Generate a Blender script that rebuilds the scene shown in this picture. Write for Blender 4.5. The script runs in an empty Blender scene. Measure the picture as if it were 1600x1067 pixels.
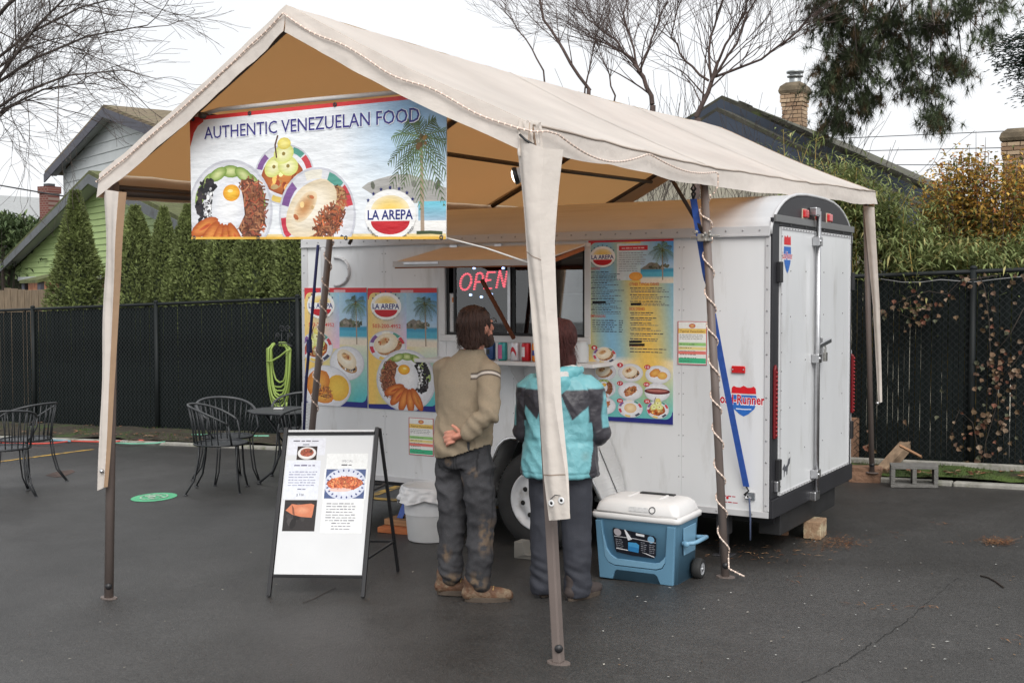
import bpy, bmesh, math, random
from math import sin, cos, pi, radians, sqrt, atan2, hypot, exp
from mathutils import Vector as V, Matrix, noise
random.seed(11)
S = bpy.context.scene; COL = S.collection
def srgb(r, g, b):
    f = lambda c: (c/255/12.92) if c <= 10.31 else ((c/255+.055)/1.055)**2.4
    return (f(r), f(g), f(b))
# ---------------------------------------------------------------- camera
C = V((2.4124, -7.1494, 1.8252)); YAW, PIT, ROL, FPX = -0.5367, -0.043, -0.0024, 1876.4
FF = V((sin(YAW)*cos(PIT), cos(YAW)*cos(PIT), sin(PIT))); _r = V((cos(YAW), -sin(YAW), 0)); _u = _r.cross(FF)
RR = cos(ROL)*_r+sin(ROL)*_u; UU = -sin(ROL)*_r+cos(ROL)*_u
cd = bpy.data.cameras.new('camera'); cam = bpy.data.objects.new('camera', cd); COL.objects.link(cam); S.camera = cam
cd.sensor_width = 36; cd.sensor_fit = 'HORIZONTAL'; cd.lens = 36*FPX/1600; cd.clip_end = 600; cd.clip_start = .05
mw = Matrix.Identity(4)
for i in range(3): mw[i][0] = RR[i]; mw[i][1] = UU[i]; mw[i][2] = -FF[i]; mw[i][3] = C[i]
cam.matrix_world = mw
# ---------------------------------------------------------------- sky, sun, exposure (even overcast)
w = bpy.data.worlds.new('World'); S.world = w; w.use_nodes = True; nt = w.node_tree; nt.nodes.clear()
out = nt.nodes.new('ShaderNodeOutputWorld'); bg = nt.nodes.new('ShaderNodeBackground'); sky = nt.nodes.new('ShaderNodeTexSky')
sky.sky_type = 'NISHITA'; sky.sun_disc = False; sky.sun_elevation = radians(42)
sky.dust_density = 4; sky.air_density = 1.2; sky.ozone_density = 1
hs = nt.nodes.new('ShaderNodeHueSaturation'); hs.inputs['Saturation'].default_value = .18
nt.links.new(sky.outputs[0], hs.inputs['Color'])
mx = nt.nodes.new('ShaderNodeMix'); mx.data_type = 'RGBA'; mx.inputs[0].default_value = .88
tc = nt.nodes.new('ShaderNodeTexCoord'); nz = nt.nodes.new('ShaderNodeTexNoise'); nz.inputs['Scale'].default_value = 1.6; nz.inputs['Detail'].default_value = 3
cr = nt.nodes.new('ShaderNodeValToRGB'); cr.color_ramp.elements[0].position = .3; cr.color_ramp.elements[1].position = .75
cr.color_ramp.elements[0].color = (5.75, 5.95, 6.2, 1); cr.color_ramp.elements[1].color = (7.2, 7.25, 7.35, 1)
nt.links.new(tc.outputs['Generated'], nz.inputs['Vector']); nt.links.new(nz.outputs['Fac'], cr.inputs[0])
nt.links.new(hs.outputs[0], mx.inputs[6]); nt.links.new(cr.outputs[0], mx.inputs[7])
nt.links.new(mx.outputs[2], bg.inputs[0]); nt.links.new(bg.outputs[0], out.inputs[0]); bg.inputs[1].default_value = .105
sd = bpy.data.lights.new('sun', 'SUN'); sd.energy = 1.5; sd.angle = radians(40); sd.color = (1, .97, .93)
so = bpy.data.objects.new('sun', sd); COL.objects.link(so)
_e, _a = radians(42), radians(140)   # soft light from behind the camera's right shoulder
so.rotation_euler = V((-cos(_e)*sin(_a), -cos(_e)*cos(_a), -sin(_e))).to_track_quat('-Z', 'Y').to_euler(); so.location = (4, -10, 12)
sky.sun_rotation = radians(140)
S.view_settings.view_transform = 'Standard'; S.view_settings.look = 'None'; S.view_settings.exposure = 0.66; S.view_settings.gamma = 1
S.render.engine = 'CYCLES'
# ---------------------------------------------------------------- measuring helpers
GA, GB, GC = .0252, -.0078, .1311
def gz(x, y): return GA*x+GB*y+GC
def ray(u, v): return FF+RR*((u-800)/FPX)+UU*((533.5-v)/FPX)
def onY(u, v, Y): d = ray(u, v); return C+d*((Y-C.y)/d.y)
def onX(u, v, X): d = ray(u, v); return C+d*((X-C.x)/d.x)
def onG(u, v, h=0):
    d = ray(u, v); n = V((-GA, -GB, 1)); return C+d*((GC+h-n.dot(C))/n.dot(d))
# ---------------------------------------------------------------- mesh builder
def rot(ax, a): return Matrix.Rotation(a, 3, ax)
I3 = Matrix.Identity(3)
def frame(t, up=None):
    t = t.normalized(); up = V(up) if up is not None else (V((0, 0, 1)) if abs(t.z) < .95 else V((1, 0, 0)))
    a = up.cross(t).normalized(); return a, t.cross(a)
class MB:
    def __init__(s): s.v = []; s.f = []; s.m = []; s.s = []; s.c = []
    def add(s, vs, fs, mi=0, sm=False):
        o = len(s.v); s.v += [tuple(p) for p in vs]
        for f in fs: s.f.append([o+i for i in f]); s.m.append(mi); s.s.append(sm)
        return s
    def box(s, c, size, R=I3, mi=0):
        c = V(c); h = V(size)/2
        vs = [c+R@V((x*h.x, y*h.y, z*h.z)) for z in (-1, 1) for y in (-1, 1) for x in (-1, 1)]
        return s.add(vs, [(0, 2, 3, 1), (4, 5, 7, 6), (0, 1, 5, 4), (2, 6, 7, 3), (0, 4, 6, 2), (1, 3, 7, 5)], mi)
    def bb(s, a, b, mi=0):
        a, b = V(a), V(b); return s.box((a+b)/2, b-a, mi=mi)
    def prism(s, pts, ext, mi=0):
        n = len(pts); pts = [V(p) for p in pts]; e = V(ext)
        nn = V((0, 0, 0))
        for i in range(n): nn += pts[i].cross(pts[(i+1) % n])
        if nn.dot(e) > 0: pts = pts[::-1]
        vs = pts+[p+e for p in pts]
        return s.add(vs, [list(range(n)), list(range(2*n-1, n-1, -1))]+[(i, i+n, (i+1) % n+n, (i+1) % n) for i in range(n)], mi)
    def beam(s, a, b, wd, ht, up=None, mi=0):
        a, b = V(a), V(b); x, y = frame(b-a, up); t = (b-a).normalized()
        R = Matrix((x, t, y)).transposed(); return s.box((a+b)/2, (wd, (b-a).length, ht), R, mi)
    def tube(s, pts, r, n=6, mi=0, closed=False, sm=True, cap=True, sq=1):
        pts = [V(p) for p in pts]; k = len(pts)
        if not hasattr(r, '__len__'): r = [r]*k
        vs = []; pa = None
        for i, p in enumerate(pts):
            if closed: t = pts[(i+1) % k]-pts[i-1]
            else: t = pts[min(i+1, k-1)]-pts[max(i-1, 0)]
            if t.length < 1e-9: t = V((0, 0, 1))
            t.normalize()
            if pa is None: a, b = frame(t)
            else:
                a = pa-t*pa.dot(t)
                if a.length < 1e-6: a, b = frame(t)
                a.normalize(); b = t.cross(a)
            pa = a
            for j in range(n):
                q = 2*pi*j/n; vs.append(p+a*(cos(q)*r[i])+b*(sin(q)*r[i]*sq))
        fs = []
        for i in range(k if closed else k-1):
            for j in range(n):
                A = i*n+j; B = i*n+(j+1) % n; D = ((i+1) % k)*n; fs.append((A, B, D+(j+1) % n, D+j))
        if cap and not closed: fs.append(list(range(n-1, -1, -1))); fs.append([(k-1)*n+j for j in range(n)])
        return s.add(vs, fs, mi, sm)
    def lathe(s, prof, c=(0, 0, 0), n=24, R=I3, mi=0, sm=True, a0=0, a1=2*pi):
        c = V(c); full = abs(a1-a0-2*pi) < 1e-6; m = n if full else n+1; vs = []; fs = []
        for r, z in prof:
            for j in range(m):
                q = a0+(a1-a0)*j/n; vs.append(c+R@V((r*cos(q), r*sin(q), z)))
        for i in range(len(prof)-1):
            for j in range(n):
                A = i*m+j; B = i*m+(j+1) % m; fs.append((A, B, B+m, A+m))
        return s.add(vs, fs, mi, sm)
    def ball(s, c, r, n=10, m=6, R=I3, mi=0):
        r = V((r, r, r)) if not hasattr(r, '__len__') else V(r); c = V(c)
        vs = [c+R@V((0, 0, -r.z))]
        for i in range(1, m):
            a = -pi/2+pi*i/m
            for j in range(n): q = 2*pi*j/n; vs.append(c+R@V((r.x*cos(a)*cos(q), r.y*cos(a)*sin(q), r.z*sin(a))))
        vs.append(c+R@V((0, 0, r.z))); L = len(vs)-1; fs = []
        for j in range(n):
            fs.append((0, 1+(j+1) % n, 1+j)); fs.append((L, 1+(m-2)*n+j, 1+(m-2)*n+(j+1) % n))
            for i in range(m-2): A = 1+i*n; fs.append((A+j, A+(j+1) % n, A+n+(j+1) % n, A+n+j))
        return s.add(vs, fs, mi, True)
    def grid(s, fn, nu, nv, mi=0, sm=True, flip=False):
        vs = [fn(i/nu, j/nv) for j in range(nv+1) for i in range(nu+1)]; fs = []
        for j in range(nv):
            for i in range(nu):
                A = j*(nu+1)+i; q = (A, A+1, A+nu+2, A+nu+1); fs.append(q[::-1] if flip else q)
        return s.add(vs, fs, mi, sm)
    def loft(s, secs, mi=0, sm=True, cap=True):
        n = len(secs[0]); vs = [p for sc in secs for p in sc]; fs = []
        for i in range(len(secs)-1):
            for j in range(n): A = i*n; fs.append((A+j, A+(j+1) % n, A+n+(j+1) % n, A+n+j))
        if cap: fs.append(list(range(n-1, -1, -1))); fs.append([(len(secs)-1)*n+j for j in range(n)])
        return s.add(vs, fs, mi, sm)
    def leaf(s, p, d, L, wd, col=None, nrm=None, bend=.15):
        d = d.normalized(); a, b = frame(d, nrm); m = p+d*L*.45+b*(L*bend)
        s.add([p, m-a*wd/2, p+d*L, m+a*wd/2], [(0, 1, 2, 3)])
        if col: s.c += [col]*4
    def tri(s, p, d, L, wd, col=None):
        d = d.normalized(); a, b = frame(d); s.add([p-a*wd/2, p+a*wd/2, p+d*L], [(0, 1, 2)])
        if col: s.c += [col]*3
def mesh(name, mb, mats, off=V((0, 0, 0))):
    me = bpy.data.meshes.new(name); me.from_pydata([(p[0]-off[0], p[1]-off[1], p[2]-off[2]) for p in mb.v], [], mb.f)
    for m in (mats if isinstance(mats, (list, tuple)) else [mats]): me.materials.append(m)
    me.polygons.foreach_set('material_index', mb.m); me.polygons.foreach_set('use_smooth', mb.s)
    if mb.c:
        at = me.color_attributes.new('Col', 'FLOAT_COLOR', 'POINT'); fl = []
        for c in mb.c: fl += [c[0], c[1], c[2], 1.]
        at.data.foreach_set('color', fl)
    me.update(); return me
ORG = {}
def obj(name, mb, mats, parent=None, bev=0, kind=None, seg=2):
    """one mesh object; mb is in world space, the object sits in its thing's frame"""
    off = V((0, 0, 0))
    p = parent
    while p is not None: off = ORG[p.name]; p = p.parent
    o = bpy.data.objects.new(name, mesh(name, mb, mats, off)); COL.objects.link(o); o.parent = parent
    if parent is None: ORG[o.name] = V((0, 0, 0))
    else: ORG[o.name] = off
    if bev:
        b = o.modifiers.new('bevel', 'BEVEL'); b.width = bev; b.segments = seg; b.limit_method = 'ANGLE'; b.angle_limit = radians(40)
    if kind: o['kind'] = kind
    return o
def thing(name, label, cat, loc=(0, 0, 0), group=None):
    o = bpy.data.objects.new(name, None); COL.objects.link(o); o.location = loc; o.empty_display_size = .1
    ORG[o.name] = V(loc); o['label'] = label; o['category'] = cat
    if group: o['group'] = group
    return o
def tag(o, label, cat, group=None):
    o['label'] = label; o['category'] = cat
    if group: o['group'] = group
    return o
def inst(name, me, parent, loc, R=None, sc=None):
    o = bpy.data.objects.new(name, me); COL.objects.link(o); o.parent = parent
    o.location = V(loc)-(ORG[parent.name] if parent else V((0, 0, 0)))
    if R is not None: o.rotation_euler = R.to_euler()
    if sc is not None: o.scale = sc
    return o
# ---------------------------------------------------------------- materials
MT = {}
def pm(name, col, rough=.6, metal=0, var=0, vs=6, bump=0, bs=40, spec=.5, stretch=None, emit=None, es=0, col2=None, thr=(.4, .62), coat=0, dirt=None, ds=3, dth=(.52, .75), detail=4):
    if name in MT: return MT[name]
    m = bpy.data.materials.new(name); m.use_nodes = True; n = m.node_tree; b = n.nodes['Principled BSDF']; L = n.links.new
    b.inputs['Roughness'].default_value = rough; b.inputs['Metallic'].default_value = metal; b.inputs['Specular IOR Level'].default_value = spec
    b.inputs['Base Color'].default_value = (*col, 1); b.inputs['Coat Weight'].default_value = coat
    tc = n.nodes.new('ShaderNodeTexCoord'); mp = n.nodes.new('ShaderNodeMapping'); L(tc.outputs['Object'], mp.inputs[0])
    if stretch: mp.inputs['Scale'].default_value = stretch
    cur = None
    if var or col2:
        t = n.nodes.new('ShaderNodeTexNoise'); t.inputs['Scale'].default_value = vs; t.inputs['Detail'].default_value = detail; L(mp.outputs[0], t.inputs['Vector'])
        r = n.nodes.new('ShaderNodeValToRGB'); e = r.color_ramp.elements
        if col2: e[0].position, e[1].position = thr; e[0].color = (*col, 1); e[1].color = (*col2, 1)
        else:
            e[0].position, e[1].position = .3, .7
            e[0].color = (*[c*(1-var) for c in col], 1); e[1].color = (*[min(1, c*(1+var)) for c in col], 1)
        L(t.outputs['Fac'], r.inputs[0]); cur = r.outputs[0]
    if dirt:
        t = n.nodes.new('ShaderNodeTexNoise'); t.inputs['Scale'].default_value = ds; t.inputs['Detail'].default_value = 6; t.inputs['Roughness'].default_value = .65; L(mp.outputs[0], t.inputs['Vector'])
        r = n.nodes.new('ShaderNodeValToRGB'); e = r.color_ramp.elements; e[0].position, e[1].position = dth; e[0].color = (0, 0, 0, 1); e[1].color = (1, 1, 1, 1); L(t.outputs['Fac'], r.inputs[0])
        k = n.nodes.new('ShaderNodeMix'); k.data_type = 'RGBA'; L(r.outputs[0], k.inputs[0])
        if cur: L(cur, k.inputs[6])
        else: k.inputs[6].default_value = (*col, 1)
        k.inputs[7].default_value = (*dirt, 1); cur = k.outputs[2]
    if cur: L(cur, b.inputs['Base Color'])
    if bump:
        t = n.nodes.new('ShaderNodeTexNoise'); t.inputs['Scale'].default_value = bs; t.inputs['Detail'].default_value = 5; L(mp.outputs[0], t.inputs['Vector'])
        k = n.nodes.new('ShaderNodeBump'); k.inputs['Strength'].default_value = bump; k.inputs['Distance'].default_value = .02; L(t.outputs['Fac'], k.inputs['Height']); L(k.outputs[0], b.inputs['Normal'])
    if emit: b.inputs['Emission Color'].default_value = (*emit, 1); b.inputs['Emission Strength'].default_value = es
    MT[name] = m; return m
def colmat(name, rough=.6, transl=0, spec=.3, grain=0, gv=.2):
    """colour comes from the mesh's own Col attribute (print inks, leaf hues)"""
    if name in MT: return MT[name]
    m = bpy.data.materials.new(name); m.use_nodes = True; n = m.node_tree; b = n.nodes['Principled BSDF']; b.inputs['Roughness'].default_value = rough; b.inputs['Specular IOR Level'].default_value = spec
    a = n.nodes.new('ShaderNodeAttribute'); a.attribute_name = 'Col'; n.links.new(a.outputs['Color'], b.inputs['Base Color'])
    if grain:
        tc = n.nodes.new('ShaderNodeTexCoord'); t = n.nodes.new('ShaderNodeTexNoise'); t.inputs['Scale'].default_value = grain; t.inputs['Detail'].default_value = 6; t.inputs['Roughness'].default_value = .7; n.links.new(tc.outputs['Object'], t.inputs['Vector']); r = n.nodes.new('ShaderNodeValToRGB'); r.color_ramp.elements[0].position = .3; r.color_ramp.elements[1].position = .68; r.color_ramp.elements[0].color = (1-gv, 1-gv*1.05, 1-gv*1.1, 1); r.color_ramp.elements[1].color = (1+gv*.3,)*3+(1,); n.links.new(t.outputs['Fac'], r.inputs[0]); k = n.nodes.new('ShaderNodeMix'); k.data_type = 'RGBA'; k.blend_type = 'MULTIPLY'; k.inputs[0].default_value = 1; n.links.new(a.outputs['Color'], k.inputs[6]); n.links.new(r.outputs[0], k.inputs[7]); n.links.new(k.outputs[2], b.inputs['Base Color'])
    if transl:
        t = n.nodes.new('ShaderNodeBsdfTranslucent'); n.links.new(a.outputs['Color'], t.inputs[0]); k = n.nodes.new('ShaderNodeMixShader'); k.inputs[0].default_value = transl
        o = n.nodes['Material Output']; n.links.new(b.outputs[0], k.inputs[1]); n.links.new(t.outputs[0], k.inputs[2]); n.links.new(k.outputs[0], o.inputs[0])
    MT[name] = m; return m
def fabric(name, dif, tra, k, bs=9, wr=.25, stain=.12):
    m = bpy.data.materials.new(name); m.use_nodes = True; n = m.node_tree; L = n.links.new; b = n.nodes['Principled BSDF']
    b.inputs['Roughness'].default_value = .75; b.inputs['Specular IOR Level'].default_value = .25
    tc = n.nodes.new('ShaderNodeTexCoord'); t = n.nodes.new('ShaderNodeTexNoise'); t.inputs['Scale'].default_value = 1.7; t.inputs['Detail'].default_value = 6; L(tc.outputs['Object'], t.inputs['Vector'])
    r = n.nodes.new('ShaderNodeValToRGB'); e = r.color_ramp.elements; e[0].position, e[1].position = .3, .7
    e[0].color = (*[c*(1-stain) for c in dif], 1); e[1].color = (*[c*(1+stain*.4) for c in dif], 1); L(t.outputs['Fac'], r.inputs[0]); L(r.outputs[0], b.inputs['Base Color'])
    t2 = n.nodes.new('ShaderNodeTexNoise'); t2.inputs['Scale'].default_value = bs; t2.inputs['Detail'].default_value = 4; L(tc.outputs['Object'], t2.inputs['Vector'])
    bp = n.nodes.new('ShaderNodeBump'); bp.inputs['Strength'].default_value = wr; bp.inputs['Distance'].default_value = .02; L(t2.outputs['Fac'], bp.inputs['Height']); L(bp.outputs[0], b.inputs['Normal'])
    tr = n.nodes.new('ShaderNodeBsdfTranslucent'); tr.inputs[0].default_value = (*tra, 1); mx = n.nodes.new('ShaderNodeMixShader'); mx.inputs[0].default_value = k
    L(b.outputs[0], mx.inputs[1]); L(tr.outputs[0], mx.inputs[2]); L(mx.outputs[0], n.nodes['Material Output'].inputs[0]); MT[name] = m; return m
def glass(name, tint, refl):
    m = bpy.data.materials.new(name); m.use_nodes = True; n = m.node_tree; L = n.links.new; n.nodes.remove(n.nodes['Principled BSDF'])
    t = n.nodes.new('ShaderNodeBsdfTransparent'); t.inputs[0].default_value = (*tint, 1); g = n.nodes.new('ShaderNodeBsdfGlossy'); g.inputs['Roughness'].default_value = .02
    lw = n.nodes.new('ShaderNodeFresnel'); lw.inputs[0].default_value = refl; mx = n.nodes.new('ShaderNodeMixShader'); L(lw.outputs[0], mx.inputs[0]); L(t.outputs[0], mx.inputs[1]); L(g.outputs[0], mx.inputs[2]); L(mx.outputs[0], n.nodes['Material Output'].inputs[0]); return m
WHITE = pm('white_paint', (.72, .73, .74), .35, var=.04, vs=2, dirt=(.5, .49, .46), ds=2.5, dth=(.58, .85))
BLACK = pm('black_metal', (.018, .018, .02), .45); DKGREY = pm('dark_grey_metal', (.045, .045, .05), .45, var=.15)
STEEL = pm('galvanised_steel', (.55, .55, .56), .32, 1, var=.1, vs=20); POLE = pm('brown_grey_steel', srgb(112, 101, 96), .5, var=.1, vs=5)
REDPL = pm('red_lens', (.55, .012, .015), .2, coat=.5); RUBBER = pm('tyre_rubber', (.02, .02, .02), .75, var=.2, vs=12)
WOOD = pm('raw_wood', srgb(150, 112, 78), .75, var=.25, vs=5, stretch=(1, 8, 8), bump=.2); WOODR = pm('orange_wood', srgb(170, 98, 55), .7, var=.2, vs=5, stretch=(1, 8, 8))
BULB = pm('bulb_glow', (.8, .66, .56), .4, emit=(1, .74, .58), es=.42)
# ================================================================ THE SETTING
def asphalt():
    m = bpy.data.materials.new('asphalt'); m.use_nodes = True; n = m.node_tree; L = n.links.new; b = n.nodes['Principled BSDF']
    tc = n.nodes.new('ShaderNodeTexCoord')
    def ns(sc, det, ro=.5):
        t = n.nodes.new('ShaderNodeTexNoise'); t.inputs['Scale'].default_value = sc; t.inputs['Detail'].default_value = det; t.inputs['Roughness'].default_value = ro; L(tc.outputs['Object'], t.inputs['Vector']); return t
    def ramp(src, p0, p1, c0, c1):
        r = n.nodes.new('ShaderNodeValToRGB'); e = r.color_ramp.elements; e[0].position, e[1].position = p0, p1; e[0].color = (*c0, 1); e[1].color = (*c1, 1); L(src, r.inputs[0]); return r.outputs[0]
    def mul(a, c):
        k = n.nodes.new('ShaderNodeMix'); k.data_type = 'RGBA'; k.blend_type = 'MULTIPLY'; k.inputs[0].default_value = 1; L(a, k.inputs[6]); L(c, k.inputs[7]); return k.outputs[2]
    base = ramp(ns(.3, 6, .65).outputs['Fac'], .34, .66, (.033, .0315, .0295), (.062, .06, .0575))
    pat = ramp(ns(1.7, 6, .7).outputs['Fac'], .35, .7, (.74, .73, .72), (1.14, 1.14, 1.14))
    agg = ramp(ns(170, 3).outputs['Fac'], .3, .72, (.55, .55, .55), (1.45, 1.45, 1.46))
    vo = n.nodes.new('ShaderNodeTexVoronoi'); vo.inputs['Scale'].default_value = 34; L(tc.outputs['Object'], vo.inputs['Vector'])
    spk = ramp(vo.outputs['Distance'], .05, .1, (3.4, 3.3, 3.1), (1, 1, 1))
    mid = ramp(ns(48, 4, .75).outputs['Fac'], .36, .66, (.66, .655, .65), (1.34, 1.34, 1.34))
    stn = ramp(ns(.8, 5, .6).outputs['Fac'], .6, .74, (1, 1, 1), (.7, .69, .68))
    L(mul(mul(mul(mul(mul(base, pat), agg), spk), mid), stn), b.inputs['Base Color'])
    rr = n.nodes.new('ShaderNodeMapRange'); L(ns(.9, 4).outputs['Fac'], rr.inputs[0]); rr.inputs[3].default_value = .34; rr.inputs[4].default_value = .62; L(rr.outputs[0], b.inputs['Roughness'])
    bp = n.nodes.new('ShaderNodeBump'); bp.inputs['Strength'].default_value = .7; bp.inputs['Distance'].default_value = .006; L(ns(120, 4).outputs['Fac'], bp.inputs['Height']); L(bp.outputs[0], b.inputs['Normal']); return m
ASPH = asphalt()
def sheet(name, pts, m, h=.004):
    mb = MB(); mb.add([(x, y, gz(x, y)+h) for x, y in pts], [list(range(len(pts)))]); o = obj(name, mb, m); o['kind'] = 'structure'; return o
sheet('ground', [(-150, -60), (120, -60), (120, 160), (-150, 160)], ASPH, 0)
YEL = pm('yellow_road_paint', srgb(190, 150, 60), .7, dirt=(.05, .05, .05), ds=9, dth=(.45, .62))
def strip(name, pts, wd, m, h=.004):
    mb = MB(); L = []; R_ = []
    for i, p in enumerate(pts):
        a = V((*pts[max(i-1, 0)], 0)); b = V((*pts[min(i+1, len(pts)-1)], 0)); d = (b-a).normalized(); s = V((-d.y, d.x, 0))
        wi = wd[i] if hasattr(wd, '__len__') else wd
        for Q, k in ((L, 1), (R_, -1)): x, y = p[0]+s.x*k*wi/2, p[1]+s.y*k*wi/2; Q.append((x, y, gz(x, y)+h))
    n = len(pts); mb.add(L+R_, [(i, n+i, n+i+1, i+1) for i in range(n-1)]); o = obj(name, mb, m); o['kind'] = 'structure'; return o
strip('painted_parking_line', [(-9.6, 1.2), (-9.6, 2.9)], .09, YEL)
strip('painted_parking_line', [(-3.85, .4), (-4.25, 2.4)], .1, YEL); strip('painted_parking_line', [(-4.1, 1.09), (-2.6, 1.13)], .1, YEL, .006)
RST = pm('rust_stain', (.075, .045, .035), .8, var=.3, vs=9)
sheet('rust_stained_patch', [tuple(onG(u, v).xy) for u, v in ((70, 743), (88, 737), (112, 734), (118, 737), (100, 745), (86, 746))], RST, .003)
CRK = pm('crack_dark', (.012, .012, .012), .9)
def wob(a, b, n, amp, sd):
    random.seed(sd); r = []
    for i in range(n+1):
        t = i/n; p = a.lerp(b, t); r.append((p.x+random.uniform(-amp, amp), p.y+random.uniform(-amp, amp)))
    return r
pp = [onG(u, v) for u, v in ((1215, 1100), (1255, 1066), (1310, 1040), (1355, 1010), (1378, 996), (1410, 975), (1440, 950), (1470, 925), (1500, 900))]
cp = []
for i in range(len(pp)-1): cp += wob(pp[i], pp[i+1], 9, .008, i)[:-1]
strip('asphalt_crack', cp, [random.uniform(.002, .009)*(1-i/len(cp)*.7) for i in range(len(cp))], CRK, .003)
strip('asphalt_crack', [tuple(onG(u, v).xy) for u, v in ((473, 942), (490, 936), (505, 928), (524, 919))], .007, pm('tar_smear', (.03, .018, .014), .7), .003)
# kerb edging, planted verge
KERB = pm('kerb_concrete', (.3, .29, .26), .85, var=.2, vs=9, dirt=(.12, .13, .07), ds=5, dth=(.5, .66), bump=.3)
MOSS = pm('moss_soil', (.03, .05, .012), .95, col2=(.075, .12, .02), vs=3.5, thr=(.35, .6), dirt=(.035, .022, .014), ds=2.2, dth=(.48, .6), bump=1, bs=45)
def ky(x): return 3.72+.0 if x > -7.4 else 3.72+(x+7.4)*.085
def fy(x): return 4.424-.0218*x
kerb = None
x = -17
while x < 6:
    x1 = x+1.45; mb = MB(); h0, h1 = gz(x, ky(x)), gz(x1, ky(x1))
    mb.prism([(x, ky(x), h0-.05), (x, ky(x), h0+.036), (x, ky(x)+.1, h0+.036), (x, ky(x)+.1, h0-.05)], (0, 0, 0.0001) if 0 else (x1-x-.012, ky(x1)-ky(x), h1-h0))
    if kerb is None: kerb = obj('kerb', mb, KERB, bev=.012); kerb['kind'] = 'structure'
    else: obj('kerb_stone', mb, KERB, kerb, bev=.012)
    x = x1
mb = MB()
def vg(a, b):
    x = -17+23*a; y = ky(x)+.1+(fy(x)+1.1-ky(x)-.1)*b
    return V((x, y, gz(x, y)+.05+.05*sin(min(b, .6)*5.2)+.03*noise.noise(V((x*1.7, y*3, 0)))+.015*noise.noise(V((x*9, y*9, 3)))))
SOIL = pm('leafy_soil', (.028, .021, .014), .95, col2=(.06, .05, .03), vs=14, thr=(.35, .7), dirt=(.04, .065, .014), ds=2.4, dth=(.54, .62), bump=1, bs=45)
mb.grid(lambda a, b: vg(a*.52, b), 100, 12); o = obj('verge', mb, SOIL); o['kind'] = 'structure'
mb = MB(); mb.grid(lambda a, b: vg(.52+a*.48, b), 90, 12); o = obj('mossy_verge', mb, MOSS); o['kind'] = 'structure'
# back concrete edging under the right-hand fence
mb = MB(); mb.prism([(-.9, 4.28, .1), (-.9, 4.28, .215), (-.9, 4.34, .215), (-.9, 4.34, .1)], (3.6, -.05, .09)); o = obj('rear_kerb', mb, KERB, bev=.01); o['kind'] = 'structure'
# moss and grass blades, litter
GRS = colmat('grass_blades', .8, .2)
mb = MB(); random.seed(3)
for i in range(5200):
    x = random.choice([random.uniform(-14, -7), random.uniform(-1, 2)]); y = random.uniform(ky(x)+.1, fy(x)-.02); b = (y-ky(x)-.1)/(fy(x)-ky(x)+1)
    if x < -3 and (noise.noise(V((x*1.5, y*3, 2))) < .12 or b > .45): continue
    z = vg((x+17)/23, b).z; g = random.uniform(.6, 1.2)
    mb.tri(V((x, y, z-.005)), V((random.uniform(-.6, .6), random.uniform(-.6, .6), 1)), random.uniform(.015, .05), .007, (.05*g, .085*g, .018*g))
o = obj('verge_grass', mb, GRS); tag(o, 'low moss and grass along the foot of the fence', 'grass'); o['kind'] = 'stuff'
LIT = colmat('dry_litter', .85)
def litter(name, label, spots, cat='litter'):
    mb = MB()
    for (cx, cy, sx, sy, n, ln, wd, cols, hh) in spots:
        for i in range(n):
            x = random.gauss(cx, sx); y = random.gauss(cy, sy); c = random.choice(cols); k = random.uniform(.6, 1.2); a = random.uniform(0, 2*pi)
            mb.leaf(V((x, y, gz(x, y)+.006+random.random()*hh)), V((cos(a), sin(a), random.uniform(-.1, .15))), ln*random.uniform(.5, 1.3), wd, tuple(q*k for q in c), (0, 0, 1), .05)
    o = obj(name, mb, LIT); tag(o, label, cat); o['kind'] = 'stuff'; return o
NB = [srgb(120, 80, 50), srgb(95, 60, 40), srgb(150, 110, 75)]
p = onG(1560, 848); q = onG(1275, 850)
litter('pine_needle_heap', 'small heap of brown pine needles on bare asphalt', [(p.x, p.y, .05, .06, 260, .06, .004, NB, .012)])
litter('needle_drift', 'drift of pine needles and leaf scraps by the trailer support block', [(q.x+.12, q.y+.05, .1, .12, 280, .06, .004, NB, .02), (q.x-.3, q.y-.45, .25, .22, 70, .05, .006, NB+[srgb(190, 150, 110)], .004)])
sp = []
for u, v in ((1580, 1003), (1385, 948), (1443, 949), (1350, 946), (1395, 835), (1500, 849), (1470, 820), (1590, 841), (1250, 905)): g_ = onG(u, v); sp.append((g_.x, g_.y, .04, .04, 7, .06, .005, NB, .003))
for i in range(110):
    g_ = onG(random.uniform(900, 1600), random.uniform(830, 1060)); sp.append((g_.x, g_.y, .02, .02, 1, .018, .011, [srgb(170, 165, 155), srgb(200, 200, 195), srgb(110, 90, 70)], .002))
for i in range(45):
    g_ = onG(random.uniform(0, 700), random.uniform(720, 1060)); sp.append((g_.x, g_.y, .02, .02, 1, .016, .01, [srgb(170, 165, 155), srgb(190, 185, 175), srgb(110, 90, 70)], .002))
litter('scattered_scraps', 'tiny pale scraps and needles strewn over the asphalt lot', sp)
sp = []
for i in range(95):
    x = random.choice([random.uniform(-13, -7.2), random.uniform(-.6, 1.9)]); sp.append((x, random.uniform(ky(x)+.12, fy(x)-.05), .06, .04, 6, .055, .04, [srgb(110, 70, 50), srgb(140, 95, 70), srgb(80, 50, 38), srgb(160, 130, 105)], .0))
LZ = gz
_g = gz
def gz(x, y): return _g(x, y)+(.085 if y > ky(x)+.1 else 0)
litter('verge_leaves', 'brown fallen leaves lying along the fence foot', sp)
gz = _g
mb = MB(); pts = [onG(u, v, .006) for u, v in ((1532, 899), (1545, 902), (1556, 908), (1568, 917))]; mb.tube(pts, .005, 5); tag(obj('fallen_twig', mb, pm('twig_bark', (.03, .022, .018), .9)), 'dark bent twig lying on the asphalt near the crack', 'twig')
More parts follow.
